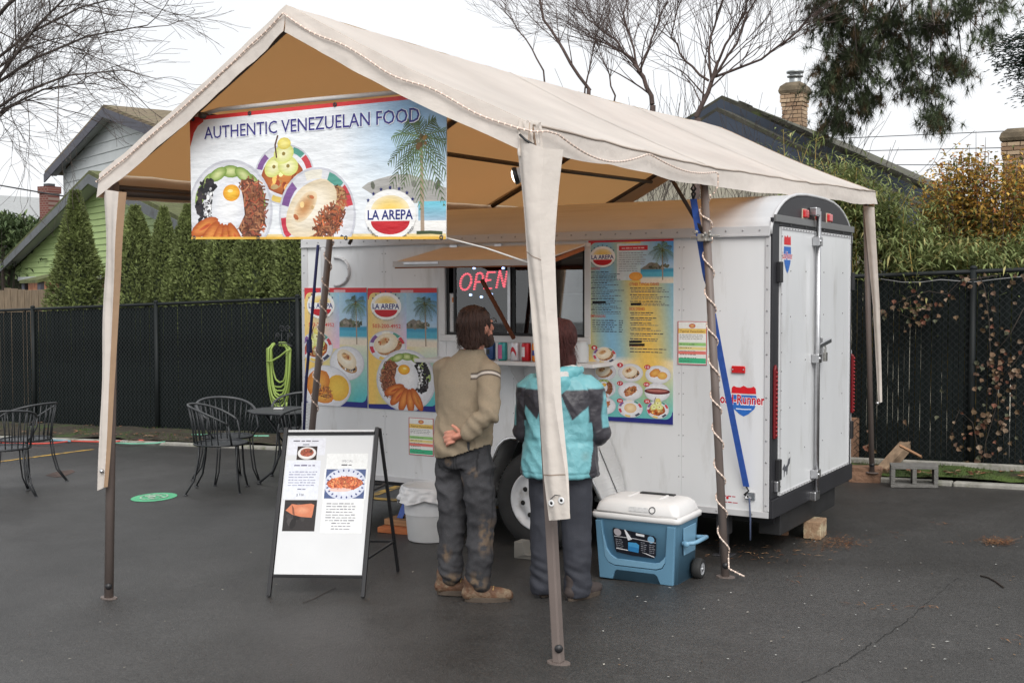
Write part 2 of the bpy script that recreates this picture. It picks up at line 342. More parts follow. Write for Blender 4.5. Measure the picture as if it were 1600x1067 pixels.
# round green emblem stuck on the ground
g0 = onG(240, 777); th = thing('ground_emblem', 'green oval emblem with pale worn lettering painted on asphalt', 'ground sign', g0)
GRN = pm('green_floor_paint', srgb(88, 178, 130), .7, var=.2, vs=14, dirt=(.1, .13, .11), ds=14, dth=(.55, .7)); PALE = pm('pale_floor_paint', srgb(178, 200, 180), .7, var=.2, vs=20, dirt=(.1, .2, .14), ds=22, dth=(.5, .6))
a0, a1 = onG(204, 780), onG(277, 774); b0, b1 = onG(241, 771), onG(239, 784); ax = (a1-a0)/2; ay = (b1-b0)/2; cc = (a0+a1)/2
def ell(k, h, n=40, k0=None):
    mb = MB(); P = []
    for i in range(n): q = cc+ax*(k*cos(2*pi*i/n))+ay*(k*sin(2*pi*i/n)); P.append((q.x, q.y, LZ(q.x, q.y)+h))
    if k0 is None: return mb.add(P, [list(range(n))])
    P2 = []
    for i in range(n): q = cc+ax*(k0*cos(2*pi*i/n))+ay*(k0*sin(2*pi*i/n)); P2.append((q.x, q.y, LZ(q.x, q.y)+h))
    return mb.add(P+P2, [(i, (i+1) % n, n+(i+1) % n, n+i) for i in range(n)])
obj('disc', ell(1, .004), GRN, th); obj('ring', ell(.62, .008, 40, .55), PALE, th)
mb = MB()
for i in range(9):
    q = cc+ax*random.uniform(-.4, .4)+ay*random.uniform(-.4, .4); mb.add([(q.x+dx, q.y+dy, LZ(q.x, q.y)+.009) for dx, dy in ((-.04, -.012), (.04, -.012), (.04, .012), (-.04, .012))], [(0, 1, 2, 3)])
obj('worn_lettering', mb, PALE, th)
# ---------------------------------------------------------------- fence
FB = pm('black_vinyl', (.008, .011, .0115), .6, var=.3, vs=3, spec=.3); SLAT = pm('black_slat', (.008, .0115, .0115), .85, var=.45, vs=2.2, spec=.12, dirt=(.018, .022, .02), ds=7, dth=(.6, .8))
fence = thing('chain_link_fence', 'black chain-link fence with dark privacy slats behind the lot', 'fence', (-6, fy(-6), gz(-6, fy(-6))))
def fzt(x): return 1.963+.0319*x
def fzb(x): return .197+.0319*x
mb = MB()
for x in (-16.1, -13.0, -10.32, -7.72, -5.0, -2.3, .43, 3.1):
    mb = MB(); y = fy(x)-.03; mb.tube([(x, y, fzb(x)-.25), (x, y, fzt(x)+.03)], .03, 12); mb.ball((x, y, fzt(x)+.035), (.036, .036, .025), 10, 6); obj('post', mb, FB, fence)
mb = MB(); mb.tube([(-17, fy(-17)-.03, fzt(-17)), (-6, fy(-6)-.03, fzt(-6)+.006), (4, fy(4)-.03, fzt(4))], .021, 8); obj('top_rail', mb, FB, fence)
mb = MB(); mb.tube([(-17, fy(-17), fzb(-17)+.04)]+[(x, fy(x), fzb(x)+.04+.01*sin(x*2)) for x in range(-16, 5)], .003, 4); obj('bottom_wire', mb, FB, fence)
mb = MB(); mb.bb((-.021, -.005, 0), (.021, .005, 1.0)); sme = mesh('slat', mb, SLAT); sme2 = None
hid = MB(); i = 0; x = -14.7
while x < 1.75:
    g = .0465 if x < -6.8 else .0495
    h = fzt(x)-.03-fzb(x)-random.uniform(0, .02); y = fy(x)+.012*((i % 2)*2-1)*.4
    if -6.8 < x < -1.15: hid.bb((x-.023, y-.005, fzb(x)), (x+.023, y+.005, fzb(x)+h))
    else: inst('slat', sme, fence, (x, y, fzb(x)+random.uniform(0, .015)), rot('Y', random.gauss(0, .0025))@rot('Z', random.gauss(0, .08)), (1.05, 1, h))
    x += g; i += 1
for k in range(45): X = 1.75+k*.0525; hid.bb((X-.021, fy(X)-.005, fzb(X)), (X+.021, fy(X)+.005, fzt(X)-.03))
for k in range(60): X = -14.75-k*.05; hid.bb((X-.023, fy(X)-.005, fzb(X)), (X+.023, fy(X)+.005, fzt(X)-.03))
o = obj('slats_behind_trailer', hid, SLAT, fence); o['kind'] = 'stuff'
mb = MB(); H = 1.74
for sgn in (1, -1):
    X = -17.5
    while X < 4.5:
        x0, x1 = X, X+sgn*H; z0 = fzb(X)+.02
        if min(x0, x1) > -17.5 and max(x0, x1) < 4.5:
            yv = -.018-.003*sgn; a = V((x0, fy(x0)+yv, z0)); b = V((x1, fy(x1)+yv, fzt(x1)-.01)); d = V((0.0016, 0, -.0016*sgn))
            mb.add([a-d, b-d, b+d, a+d], [(0, 1, 2, 3)])
        X += .066
o = obj('wire_mesh', mb, pm('black_wire', (.02, .024, .024), .4), fence); o['kind'] = 'stuff'
mb = MB(); mb.tube([onY(u, v, 4.36) for u, v in ((1376, 436), (1410, 441), (1440, 441), (1470, 437), (1520, 441), (1560, 436), (1600, 432))], .004, 4); tag(obj('loose_wire', mb, pm('grey_wire', (.3, .3, .3), .5)), 'thin pale wire sagging below the top rail of the slatted fence', 'wire')
# dried ivy on the fence
vine = thing('dried_vine', 'dried ivy with curled brown and grey leaves clinging to the black fence', 'vine', onG(1530, 735))
mb = MB(); random.seed(21)
for path in (((1535, 735), (1540, 690), (1555, 640), (1560, 600), (1548, 560), (1545, 500), (1538, 450), (1530, 430)), ((1535, 735), (1520, 660), (1500, 640), (1480, 690)), ((1390, 480), (1420, 465), (1450, 455), (1480, 460), (1500, 440), (1560, 430)), ((1560, 600), (1590, 560), (1600, 540)), ((1345, 720), (1360, 700), (1358, 680)), ((1548, 560), (1580, 520), (1600, 480)), ((1420, 465), (1405, 490), (1440, 505))):
    mb = MB(); mb.tube([onY(u, v, 4.35)+V((0, random.uniform(-.02, .02), 0)) for u, v in path], .004, 4); obj('stem', mb, pm('vine_stem', (.05, .04, .032), .9), vine)
lm = []
for k, c in enumerate((srgb(108, 86, 66), srgb(86, 66, 52), srgb(76, 78, 60), srgb(126, 108, 90), srgb(106, 68, 52), srgb(90, 72, 50))):
    mb = MB(); P = [(0, 0, 0), (.5, .25, .05), (.42, .62, .1), (.12, .8, .02), (0, 1.05, -.12), (-.12, .8, .02), (-.42, .62, .12), (-.5, .25, .06)]
    mb.add([(x*.042, -z*.055-.008*abs(x), -y*.044) for x, y, z in P]+[(0, .006, -.03)], [(8, i, (i+1) % 8) for i in range(8)], 0, False); lm.append(mesh('leaf', mb, pm('dry_leaf_%d' % k, c, .8, var=.3, vs=40)))
def lf(u, v, k=None):
    p = onY(u, v, 4.33+random.uniform(-.05, .02)); s = random.uniform(.65, 1.35)
    inst('leaf', random.choice(lm) if k is None else lm[k], vine, p, rot('Y', random.uniform(-.9, .9))@rot('X', random.uniform(-.7, .5))@rot('Z', random.uniform(-.8, .8)), (s, s, s))
for cx, cy, sx, sy, n in ((1435, 478, 16, 13, 28), (1480, 465, 14, 12, 9), (1440, 503, 20, 4, 9), (1550, 590, 18, 30, 60), (1540, 655, 17, 12, 28), (1545, 470, 7, 30, 16), (1580, 560, 16, 35, 26), (1500, 690, 14, 16, 14), (1540, 715, 22, 10, 16), (1590, 440, 12, 14, 10), (1358, 700, 6, 20, 9), (1515, 440, 10, 8, 8), (1575, 690, 10, 10, 5), (1385, 487, 8, 6, 5)):
    for i in range(n): lf(random.gauss(cx, sx), min(730, max(428, random.gauss(cy, sy))))
for u, v in ((495, 0), (1470, 607), (1467, 650), (1415, 655)): lf(u, v) if u > 500 else None
# ================================================================ CANOPY TENT
XL, XR, XC, Y0, Y1 = -2.97, -.22, -1.6, -2.56, 3.38
def ip(x, xs, ys):
    if x <= xs[0]: return ys[0]
    for i in range(len(xs)-1):
        if x <= xs[i+1]: t = (x-xs[i])/(xs[i+1]-xs[i]); return ys[i]+(ys[i+1]-ys[i])*t
    return ys[-1]
def zR(y): return ip(y, (Y0, -.42, 1.5, Y1), (2.55, 2.54, 2.6, 2.66))
def zL(y): return ip(y, (Y0, -.42, 1.5, Y1), (2.47, 2.5, 2.53, 2.57))
def zC(y): return ip(y, (Y0, -.42, 1.5, 2.9, Y1), (3.225, 3.225, 3.25, 3.3, 3.3))
def sag(y):
    fr = (-2.5, -.42, 1.48, 3.34)
    for a, b in zip(fr, fr[1:]):
        if a <= y <= b: t = (y-a)/(b-a); return 4*t*(1-t)
    return 0
def roofpt(side, s, y, off=0):
    xe, ze = (XR, zR(y)) if side > 0 else (XL, zL(y))
    x = XC+(xe-XC)*s; z = zC(y)+(ze-zC(y))*s
    z -= .018*sag(y)*sin(pi*min(1, s*.9+.1))+.018*sin(pi*s)
    z += .006*(1-abs(noise.noise(V((x*5+y*1.5, y*2.2, 7+side)))*2))*(.25+.75*abs(2*s-1)**2)
    z += .009*noise.noise(V((x*1.6, y*1.2, side)))*(s*.8+.2)
    return V((x, y, z+off))
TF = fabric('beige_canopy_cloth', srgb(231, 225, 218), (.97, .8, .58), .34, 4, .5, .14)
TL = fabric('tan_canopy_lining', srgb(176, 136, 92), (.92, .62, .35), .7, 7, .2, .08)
TV = fabric('beige_valance_cloth', srgb(220, 212, 204), (.82, .7, .56), .16, 10, .5, .1)
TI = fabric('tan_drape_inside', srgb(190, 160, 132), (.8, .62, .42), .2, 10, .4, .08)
tent = thing('canopy_tent', 'large beige gable canopy tent on brown steel legs over the trailer', 'canopy', (XC, 0, gz(XC, 0)))
for side, nm in ((1, 'roof_panel'), (-1, 'roof_panel')):
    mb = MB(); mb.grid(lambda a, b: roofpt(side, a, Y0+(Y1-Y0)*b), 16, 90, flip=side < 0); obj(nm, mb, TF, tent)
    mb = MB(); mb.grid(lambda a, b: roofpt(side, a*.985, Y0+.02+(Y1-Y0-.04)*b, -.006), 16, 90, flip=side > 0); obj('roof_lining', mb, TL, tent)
def valance(name, path, drop, outv, m, seed, nu=120, lining=True):
    """cloth strip hung from a path: fn t->V, drop fn t->m, out vector"""
    def fn(a, b):
        p = path(a); d = drop(a)
        wv = noise.noise(V((a*7, b*1.2, seed)))*.012+noise.noise(V((a*24, b*2, seed+4)))*.005
        return p+V((0, 0, .004-d*b))+outv*(.012+.02*b+wv*(.25+.75*b))
    mb = MB(); mb.grid(fn, nu, 8); obj(name, mb, m, tent)
    if lining:
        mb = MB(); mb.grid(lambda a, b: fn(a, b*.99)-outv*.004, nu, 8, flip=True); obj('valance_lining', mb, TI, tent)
# eaves
valance('valance', lambda t: roofpt(1, 1, Y0+(Y1-Y0)*t), lambda t: .125+.006*sin(t*30), V((1, 0, 0)), TV, 1)
valance('valance', lambda t: roofpt(-1, 1, Y0+(Y1-Y0)*t), lambda t: .13+.006*sin(t*30), V((-1, 0, 0)), TV, 9)
# gable rakes, front and back
for yy, ov, sd in ((Y0, V((0, -1, 0)), 3), (Y1, V((0, 1, 0)), 5)):
    for side in (1, -1): valance('gable_valance', lambda t: roofpt(side, t, yy), lambda t: .135+.005*sin(t*3), ov, TV, sd+side*.5, 60)
PIPE = pm('edge_piping', srgb(150, 136, 124), .8)
for side in (1, -1):
    mb = MB(); mb.tube([roofpt(side, 1, Y0+(Y1-Y0)*i/60)+V((.014*side, 0, -.006+.004*noise.noise(V((i*.7, side, 0))))) for i in range(61)], .005, 5); obj('eave_piping', mb, PIPE, tent)
for side in (1, -1):
    for ys in (-.42, 1.48):
        mb = MB(); mb.grid(lambda a, b: roofpt(side, a, ys-.02+.04*b, .0022), 24, 2, flip=side < 0); obj('roof_seam', mb, TV, tent)
# gathered cloth at the front right corner
mb = MB()
def corner(a, b):
    q = -pi/2+pi/2*a; cx, cy = XR-.05, Y0+.05
    rr_ = .075+.012*sin(a*26)*b+.01*noise.noise(V((a*9, b*6, 0)))
    return V((cx+rr_*cos(q)+.0, cy+rr_*sin(q), zR(Y0)+.01-.15*b+.012*noise.noise(V((a*12, b*9, 5)))))
mb.grid(corner, 26, 14); obj('gathered_corner', mb, TV, tent)
mb = MB(); mb.tube([V((XR-.03, Y0-.045, 2.5)), V((XR+.0, Y0-.05, 2.475)), V((XR+.035, Y0-.03, 2.45))], .006, 5); obj('tie_cord', mb, BLACK, tent)
# steel frame
FRM = pm('frame_steel', srgb(70, 58, 50), .5, var=.1)
frs = (-2.48, -.42, 1.48, 3.33)
for y in frs:
    for side in (1, -1):
        mb = MB(); mb.tube([roofpt(side, s, y, -.035) for s in (0, .25, .5, .75, .96)], .019, 8); obj('rafter', mb, FRM, tent)
for side, s in ((0, 0), (1, .5), (1, .97), (-1, .5), (-1, .97)):
    mb = MB(); mb.tube([V((XC, y, zC(y)-.06)) if side == 0 else V((roofpt(side, s, y).x, y, (zC(y)+(((zR if side > 0 else zL)(y))-zC(y))*s)-.095)) for y in frs], .017, 8); obj('purlin', mb, FRM, tent)
mb = MB(); mb.tube([V((XL+.06, y, zL(y)-.1)) for y in (-2.45, -.5, 1.5, 3.3)], .02, 8); obj('side_rail', mb, FRM, tent)
for side in (-1, 1):   # knee braces
    xe = XL if side < 0 else XR
    for y in (-.42,): mb = MB(); mb.tube([V((xe-side*.04, y, 2.15)), roofpt(side, .74, y, -.05)], .012, 6); obj('brace', mb, FRM, tent)
LEGS = [(V((-.138, -2.458, 0)), V((-.262, -2.49, 2.5))), (V((-3.033, -2.5, 0)), V((-2.93, -2.5, 2.43))), (V((-.091, -.49, 0)), V((-.262, -.43, 2.48))), (V((-3.36, -.45, 0)), V((-3.06, -.43, 2.46))), (V((-.28, 3.66, 0)), V((-.27, 3.3, 2.62))), (V((-3.06, 3.5, 0)), V((-2.92, 3.35, 2.52)))]
for k, (b, t) in enumerate(LEGS):
    z = gz(b.x, b.y)+(.09 if b.y > 3.6 else 0); b = V((b.x, b.y, z)); mb = MB()
    if k == 0:
        mb.beam(b+V((0, 0, .005)), b.lerp(t, .9), .05, .042, (1, 0, 0)); mb.tube([b.lerp(t, .9), t], .02, 8); leg = obj('leg', mb, POLE, tent, bev=.008)
    else: mb.tube([b+V((0, 0, .003)), t], .024 if k != 1 else .026, 12); leg = obj('leg', mb, POLE, tent)
    mb = MB(); mb.prism([b+V((.058*cos(a)*1.0, .036*sin(a), -.001)) for a in [2*pi*i/12 for i in range(12)]], (0, 0, .009)); obj('foot_plate', mb, POLE, leg)
    d = (C-b); d.z = 0; d.normalize(); mb = MB(); mb.lathe([(0, .006), (.018, .004), (.02, -.004), (.0, -.004)], b+V((.0, 0, .075))+d*.03, 10, frame_R := Matrix((frame(d)[0], frame(d)[1], d)).transposed()); obj('bolt', mb, BLACK, leg)
# cloth leg covers
def poly_at(P, t):
    z = P[0].z+(P[-1].z-P[0].z)*t
    for a, b in zip(P, P[1:]):
        if z >= b.z-1e-6: return a.lerp(b, min(1, max(0, (a.z-z)/max(1e-6, a.z-b.z))))
    return P[-1].copy()
def drape(name, tl, tr, nu, nv, m, sd, amp=.012):
    def fn(a, b):
        L = poly_at(tl, b); R_ = poly_at(tr, b); p = L.lerp(R_, a)
        return p+V((0, -1, 0))*(noise.noise(V((a*2.5, b*3, sd)))*amp*2+.02*sin(pi*a)*(1-b*.6))
    mb = MB(); mb.grid(fn, nu, nv); mb.grid(lambda a, b: fn(a, b)+V((0, .005, 0)), nu, nv, flip=True); return obj(name, mb, m, tent), fn
YD = -2.545
o, fn = drape('leg_cover', [onY(u, v, YD-.03) for u, v in ((806, 213), (813, 290), (821, 380), (832, 490), (841, 620), (849, 740), (858, 813))], [onY(u, v, YD-.05) for u, v in ((848, 232), (846, 290), (845, 380), (853, 490), (866, 620), (883, 740), (890, 810))], 12, 40, TV, 2)
# folded return of the front right cover and its eyelets
mb = MB(); mb.grid(lambda a, b: fn(1, b)+V((.052*a, .08*a, 0))*(1-b)**.9, 5, 40); obj('cover_return', mb, TV, tent)
mb = MB(); e0 = fn(.28, .955); e1 = fn(.72, .95); RY = rot('X', pi/2)
for e in (e0, e1): mb.lathe([(.007, .0015), (.008, .0025), (.0145, .0025), (.0155, 0)], e+V((0, -.004, 0)), 16, RY)
obj('eyelet', mb, pm('white_eyelet', (.75, .75, .75), .4), tent); mb = MB()
for e in (e0, e1): mb.lathe([(0, .001), (.0072, .001)], e+V((0, -.004, 0)), 14, RY)
obj('eyelet_hole', mb, BLACK, tent); mb = MB(); mb.tube([e0+V((0, -.012, .02)), (e0+e1)/2+V((0, -.014, .032)), e1+V((0, -.012, .022))], .002, 4); obj('eyelet_cord', mb, BLACK, tent)
for k in (.3, .88):
    mb = MB(); mb.grid(lambda a, b: fn(a, k+.003*b)+V((0, -.002, 0)), 12, 1); obj('seam', mb, pm('seam_thread', srgb(150, 132, 118), .8), tent)
o, fn2 = drape('leg_cover', [onY(u, v, YD-.03) for u, v in ((162, 296), (163, 420), (161, 560), (157, 690), (152, 767))], [onY(u, v, YD-.03) for u, v in ((188, 300), (183, 420), (174, 560), (167, 690), (164, 761))], 10, 40, TV, 6)
mb = MB(); mb.grid(lambda a, b: fn2(1, b)+V((.006*a, .05*a, 0))*(1-b*.5), 5, 40); obj('cover_return', mb, TI, tent)
mb = MB(); mb.ball(fn2(.75, .94)+V((0, -.012, 0)), .013, 10, 6); obj('cover_snap', mb, STEEL, tent)
def rr4(u0, v0, Y): return onY(u0, v0, Y)
drape('leg_cover', [rr4(1349, 322, 3.27), rr4(1364, 480, 3.4), rr4(1372, 630, 3.5)], [rr4(1366, 324, 3.27), rr4(1375, 480, 3.4), rr4(1378, 628, 3.5)], 6, 30, TV, 8, .006)
mb = MB(); mb.ball(onY(1371, 630, 3.45), .016, 10, 6); obj('cover_snap', mb, STEEL, tent)
mb = MB(); mb.tube([(-2.95, -2.5, 2.38), (-3.05, -2.0, 1.6), (-3.3, -.5, .9)], .003, 4)
# guy line crossing from banner corner to the front right leg
mb = MB(); mb.tube([onY(697, 372, -2.44), onY(760, 388, -2.46), onY(830, 412, -2.5)], .004, 5); tag(obj('banner_cord', mb, pm('white_cord', (.65, .64, .62), .7)), 'thin white cord tying the banner corner to the tent leg', 'cord')
# ================================================================ PRINT PAINTER
TXT = {}
def glyphs(s, bold):
    k = (s, bold)
    if k in TXT: return TXT[k]
    cu = bpy.data.curves.new('t', 'FONT'); cu.body = s; cu.size = 1; cu.offset = bold; cu.resolution_u = 2; cu.fill_mode = 'FRONT'
    o = bpy.data.objects.new('t', cu); COL.objects.link(o); dg = bpy.context.evaluated_depsgraph_get(); me = bpy.data.meshes.new_from_object(o.evaluated_get(dg))
    vs = [tuple(v.co) for v in me.vertices]; fs = [list(p.vertices) for p in me.polygons]; bpy.data.objects.remove(o); bpy.data.curves.remove(cu); bpy.data.meshes.remove(me)
    TXT[k] = (vs, fs); return TXT[k]
class Paint:
    def __init__(s, w, h, dz=.00004): s.w, s.h, s.dz = w, h, dz; s.mb = MB(); s.L = 0; s.P = []
    def up(s): s.L += 1
    def _z(s): return s.L*s.dz+random.random()*s.dz*.8
    def put(s, vs, fs, cols):
        z = s._z(); o = len(s.P)
        s.P += [(min(s.w, max(0, x)), min(s.h, max(0, y)), z) for x, y in vs]; s.mb.f += [[o+i for i in f] for f in fs]; s.mb.m += [0]*len(fs); s.mb.s += [False]*len(fs); s.mb.c += cols
    def poly(s, pts, col): s.put(pts, [list(range(len(pts)))], [srgb(*col)]*len(pts))
    def rect(s, x0, y0, x1, y1, col): s.poly([(x0, y0), (x1, y0), (x1, y1), (x0, y1)], col)
    def grid(s, x0, y0, x1, y1, nx, ny, fn):
        vs = [(x0+(x1-x0)*i/nx, y0+(y1-y0)*j/ny) for j in range(ny+1) for i in range(nx+1)]
        s.put(vs, [(j*(nx+1)+i, j*(nx+1)+i+1, (j+1)*(nx+1)+i+1, (j+1)*(nx+1)+i) for j in range(ny) for i in range(nx)], [srgb(*fn((x-x0)/(x1-x0), (y-y0)/(y1-y0))) for x, y in vs])
    def ell(s, cx, cy, rx, ry, c0, c1=None, r=0, n=26, a0=0, a1=2*pi, jit=0, rings=3):
        c1 = c1 or c0; vs = [(cx, cy)]; cols = [srgb(*c0)]; full = abs(a1-a0-2*pi) < 1e-6; m = n if full else n+1; cr_, sr_ = cos(r), sin(r)
        jt = [1+random.uniform(-jit, jit) for _ in range(m)]
        for k in range(1, rings+1):
            f = k/rings; col = srgb(*[c0[i]+(c1[i]-c0[i])*f**1.5 for i in range(3)])
            for j in range(m):
                a = a0+(a1-a0)*j/n; x = rx*f*cos(a)*(jt[j] if k == rings else 1); y = ry*f*sin(a)*(jt[j] if k == rings else 1); vs.append((cx+x*cr_-y*sr_, cy+x*sr_+y*cr_)); cols.append(col)
        fs = [(0, 1+j, 1+(j+1) % m) for j in range(n)]
        for k in range(rings-1):
            A = 1+k*m; fs += [(A+j, A+m+j, A+m+(j+1) % m, A+(j+1) % m) for j in range(n)]
        s.put(vs, fs, cols)
    def ring(s, cx, cy, rx, ry, t, col, a0=0, a1=2*pi, r=0, n=30):
        vs = []
        for k in (1, 1-t):
            for j in range(n+1): a = a0+(a1-a0)*j/n; x, y = rx*k*cos(a), ry*k*sin(a); vs.append((cx+x*cos(r)-y*sin(r), cy+x*sin(r)+y*cos(r)))
        s.put(vs, [(j, j+1, n+2+j, n+1+j) for j in range(n)], [srgb(*col)]*len(vs))
    def stroke(s, pts, wd, col, wd1=None):
        n = len(pts); L = []; R_ = []
        for i, p in enumerate(pts):
            a = pts[max(i-1, 0)]; b = pts[min(i+1, n-1)]; dx, dy = b[0]-a[0], b[1]-a[1]; l = hypot(dx, dy) or 1; ww = (wd+((wd1 if wd1 is not None else wd)-wd)*i/(n-1))/2
            L.append((p[0]-dy/l*ww, p[1]+dx/l*ww)); R_.append((p[0]+dy/l*ww, p[1]-dx/l*ww))
        s.put(L+R_, [(n+i, n+i+1, i+1, i) for i in range(n-1)], [srgb(*col)]*(2*n))
    def text(s, t, x, y, size, col, width=None, bold=0, align='L', shear=0, rot_=0):
        vs, fs = glyphs(t, bold)
        if not vs: return
        x0 = min(v[0] for v in vs); x1 = max(v[0] for v in vs); kx = width/(x1-x0) if width else size; ky_ = size
        ox = {'L': 0, 'C': -(x1-x0)*kx/2, 'R': -(x1-x0)*kx}[align]; c, sn = cos(rot_), sin(rot_); P = []
        for v in vs: a = (v[0]-x0)*kx+ox+v[1]*ky_*shear; b = v[1]*ky_; P.append((x+a*c-b*sn, y+a*sn+b*c))
        s.put(P, fs, [srgb(*col)]*len(P))
    def shred(s, cx, cy, rx, ry, n, cols, L, wd, r=0):
        for i in range(n):
            q = random.random()**.5; a = random.uniform(0, 2*pi); x, y = rx*q*cos(a), ry*q*sin(a); px, py = cx+x*cos(r)-y*sin(r), cy+x*sin(r)+y*cos(r); b = random.uniform(0, pi); c = random.choice(cols); k = random.uniform(.75, 1.2); l = L*random.uniform(.5, 1.2); bd = random.uniform(-.4, .4)*l
            s.stroke([(px-cos(b)*l/2, py-sin(b)*l/2), (px-sin(b)*bd, py+cos(b)*bd), (px+cos(b)*l/2, py+sin(b)*l/2)], wd, tuple(min(255, v*k) for v in c))
    def blobs(s, cx, cy, rx, ry, n, cols, r0, r=0):
        for i in range(n):
            q = random.random()**.5; a = random.uniform(0, 2*pi); x, y = rx*q*cos(a), ry*q*sin(a); c = random.choice(cols); k = random.uniform(.7, 1.2)
            s.ell(cx+x*cos(r)-y*sin(r), cy+x*sin(r)+y*cos(r), r0*random.uniform(.5, 1.3), r0*random.uniform(.4, 1), tuple(min(255, v*k) for v in c), None, random.uniform(0, 3), 7, rings=1)
    def build(s, name, corners, parent, off=0, warp=None, mat=None):
        """corners BL, BR, TR, TL in world space"""
        bl, br, tr, tl = [V(c) for c in corners]; nrm = (br-bl).cross(tl-bl).normalized()
        for x, y, z in s.P:
            a, b = x/s.w, y/s.h; p = (bl*(1-a)+br*a)*(1-b)+(tl*(1-a)+tr*a)*b
            p = p+nrm*(z+off+(warp(a, b) if warp else 0)); s.mb.v.append(tuple(p))
        return obj(name, s.mb, mat or colmat('print_ink', .45, spec=.35, grain=55, gv=.13), parent)
MEAT = [(150, 95, 65), (120, 70, 48), (175, 120, 85), (95, 55, 40), (165, 85, 60)]
def plate(p, x, y, r, ry=None, wedge=None, base=(246, 246, 248)):
    ry = ry or r*.92; p.ell(x, y, r, ry, (238, 238, 240), (222, 223, 228), rings=2); p.up()
    if wedge:
        for a0, a1, c in wedge: p.ring(x, y, r*.99, ry*.99, .24, c, a0, a1, n=8)
        p.up()
    p.ring(x, y, r, ry, .05, (205, 206, 214)); p.ell(x, y, r*.76, ry*.76, base, (232, 233, 238), rings=2); p.up()
WEDGE = [(.2, .7, (205, 70, 80)), (.75, 1.2, (90, 160, 145)), (1.4, 1.9, (240, 235, 220)), (2.3, 2.9, (130, 90, 150)), (3.2, 3.7, (205, 60, 80)), (4.2, 4.7, (235, 205, 110)), (5.2, 5.7, (70, 75, 95))]
def arepa(p, x, y, s, r=.3, fill='meat'):
    c, sn = cos(r), sin(r); T = lambda a, b: (x+(a*c-b*sn)*s, y+(a*sn+b*c)*s)
    q = T(.12, -.18); p.ell(*q, s*.98, s*.5, (205, 170, 120), (185, 140, 95), r, jit=.02); p.up()
    if fill == 'meat': p.shred(*T(.2, -.22), s*.85, s*.42, int(120), MEAT+[(190, 100, 60)], s*.28, s*.035, r)
    else: p.blobs(*T(.1, -.22), s*.85, s*.4, 60, [(40, 35, 40), (60, 50, 52), (235, 232, 225)], s*.09, r)
    p.up(); q = T(-.08, .12); p.ell(*q, s*.95, s*.62, (250, 243, 228), (232, 214, 182), r, jit=.015); p.up()
    q = T(-.2, .28); p.ell(*q, s*.5, s*.26, (200, 140, 86), (240, 220, 185), r+.15, jit=.04); p.blobs(*q, s*.42, s*.18, 14, [(150, 80, 45), (175, 100, 60), (225, 185, 130)], s*.09, r); p.up()
def pabellon(p, x, y, s, flip=1):
    plate(p, x, y, s*1.1, s*.98)
    for i in range(7):
        a = .25+i*.42
        p.ell(x+cos(a)*s*.82, y+.05*s+sin(a)*s*.7, s*.25, s*.12, (222, 228, 165), (112, 145, 55), a+pi/2, 14, rings=3)
    p.up(); p.blobs(x-flip*.55*s, y+.12*s, s*.32, s*.5, 150, [(45, 42, 48), (30, 28, 32), (60, 52, 55)], s*.07); p.up(); p.blobs(x-flip*.5*s, y+.12*s, s*.17, s*.34, 46, [(240, 240, 240), (220, 220, 222)], s*.04); p.up()
    p.ell(x+flip*.54*s, y+.02*s, s*.37, s*.56, (150, 98, 70), (125, 78, 55), 0, 18, jit=.08); p.up(); p.shred(x+flip*.54*s, y+.02*s, s*.38, s*.58, 300, MEAT, s*.2, s*.028); p.up()
    p.ell(x-flip*.04*s, y+.08*s, s*.44, s*.5, (252, 252, 252), (226, 228, 234), 0, 20, jit=.06); p.up(); p.ell(x+flip*.06*s, y+.34*s, s*.22, s*.16, (253, 205, 70), (232, 158, 40)); p.up(); p.ell(x+flip*.03*s, y+.38*s, s*.07, s*.03, (255, 232, 150)); p.up()
    for i in range(5):
        a = -2.75+i*.42; px_, py_ = x-.12*s*flip+cos(a)*s*.6, y-.1*s+sin(a)*s*.55
        p.ell(px_, py_, s*.4, s*.15, (240, 160, 80), (176, 80, 34), a, 16, jit=.03); p.ell(px_+.03*s, py_, s*.2, s*.04, (190, 80, 45), (225, 120, 60), a, 10, jit=.2); p.up()
def dessert(p, x, y, s):
    plate(p, x, y-.1*s, s*1.05, s*.8, WEDGE); p.ell(x-.05*s, y-.12*s, s*.75, s*.5, (222, 140, 70), (160, 80, 40), 0, 20, jit=.05); p.up(); p.blobs(x, y-.2*s, s*.6, s*.36, 30, [(240, 175, 95), (190, 95, 45), (150, 65, 35), (250, 215, 150)], s*.12); p.up()
    for dx, dy, a in ((-.35, .12, .5), (.15, .12, -.1), (0, .45, .2)): p.ell(x+dx*s, y+dy*s, s*.36, s*.26, (250, 246, 205), (215, 220, 120), a, 18); p.up(); p.ell(x+dx*s, y+dy*s, s*.06, s*.05, (150, 130, 60)); p.up()
    p.ell(x+.02*s, y+.72*s, s*.24, s*.16, (245, 235, 150), (225, 205, 90), 0, 12); p.stroke([(x-.25*s, y+.35*s), (x-.3*s, y+.7*s), (x-.2*s, y+.95*s)], s*.05, (90, 55, 40)); p.up()
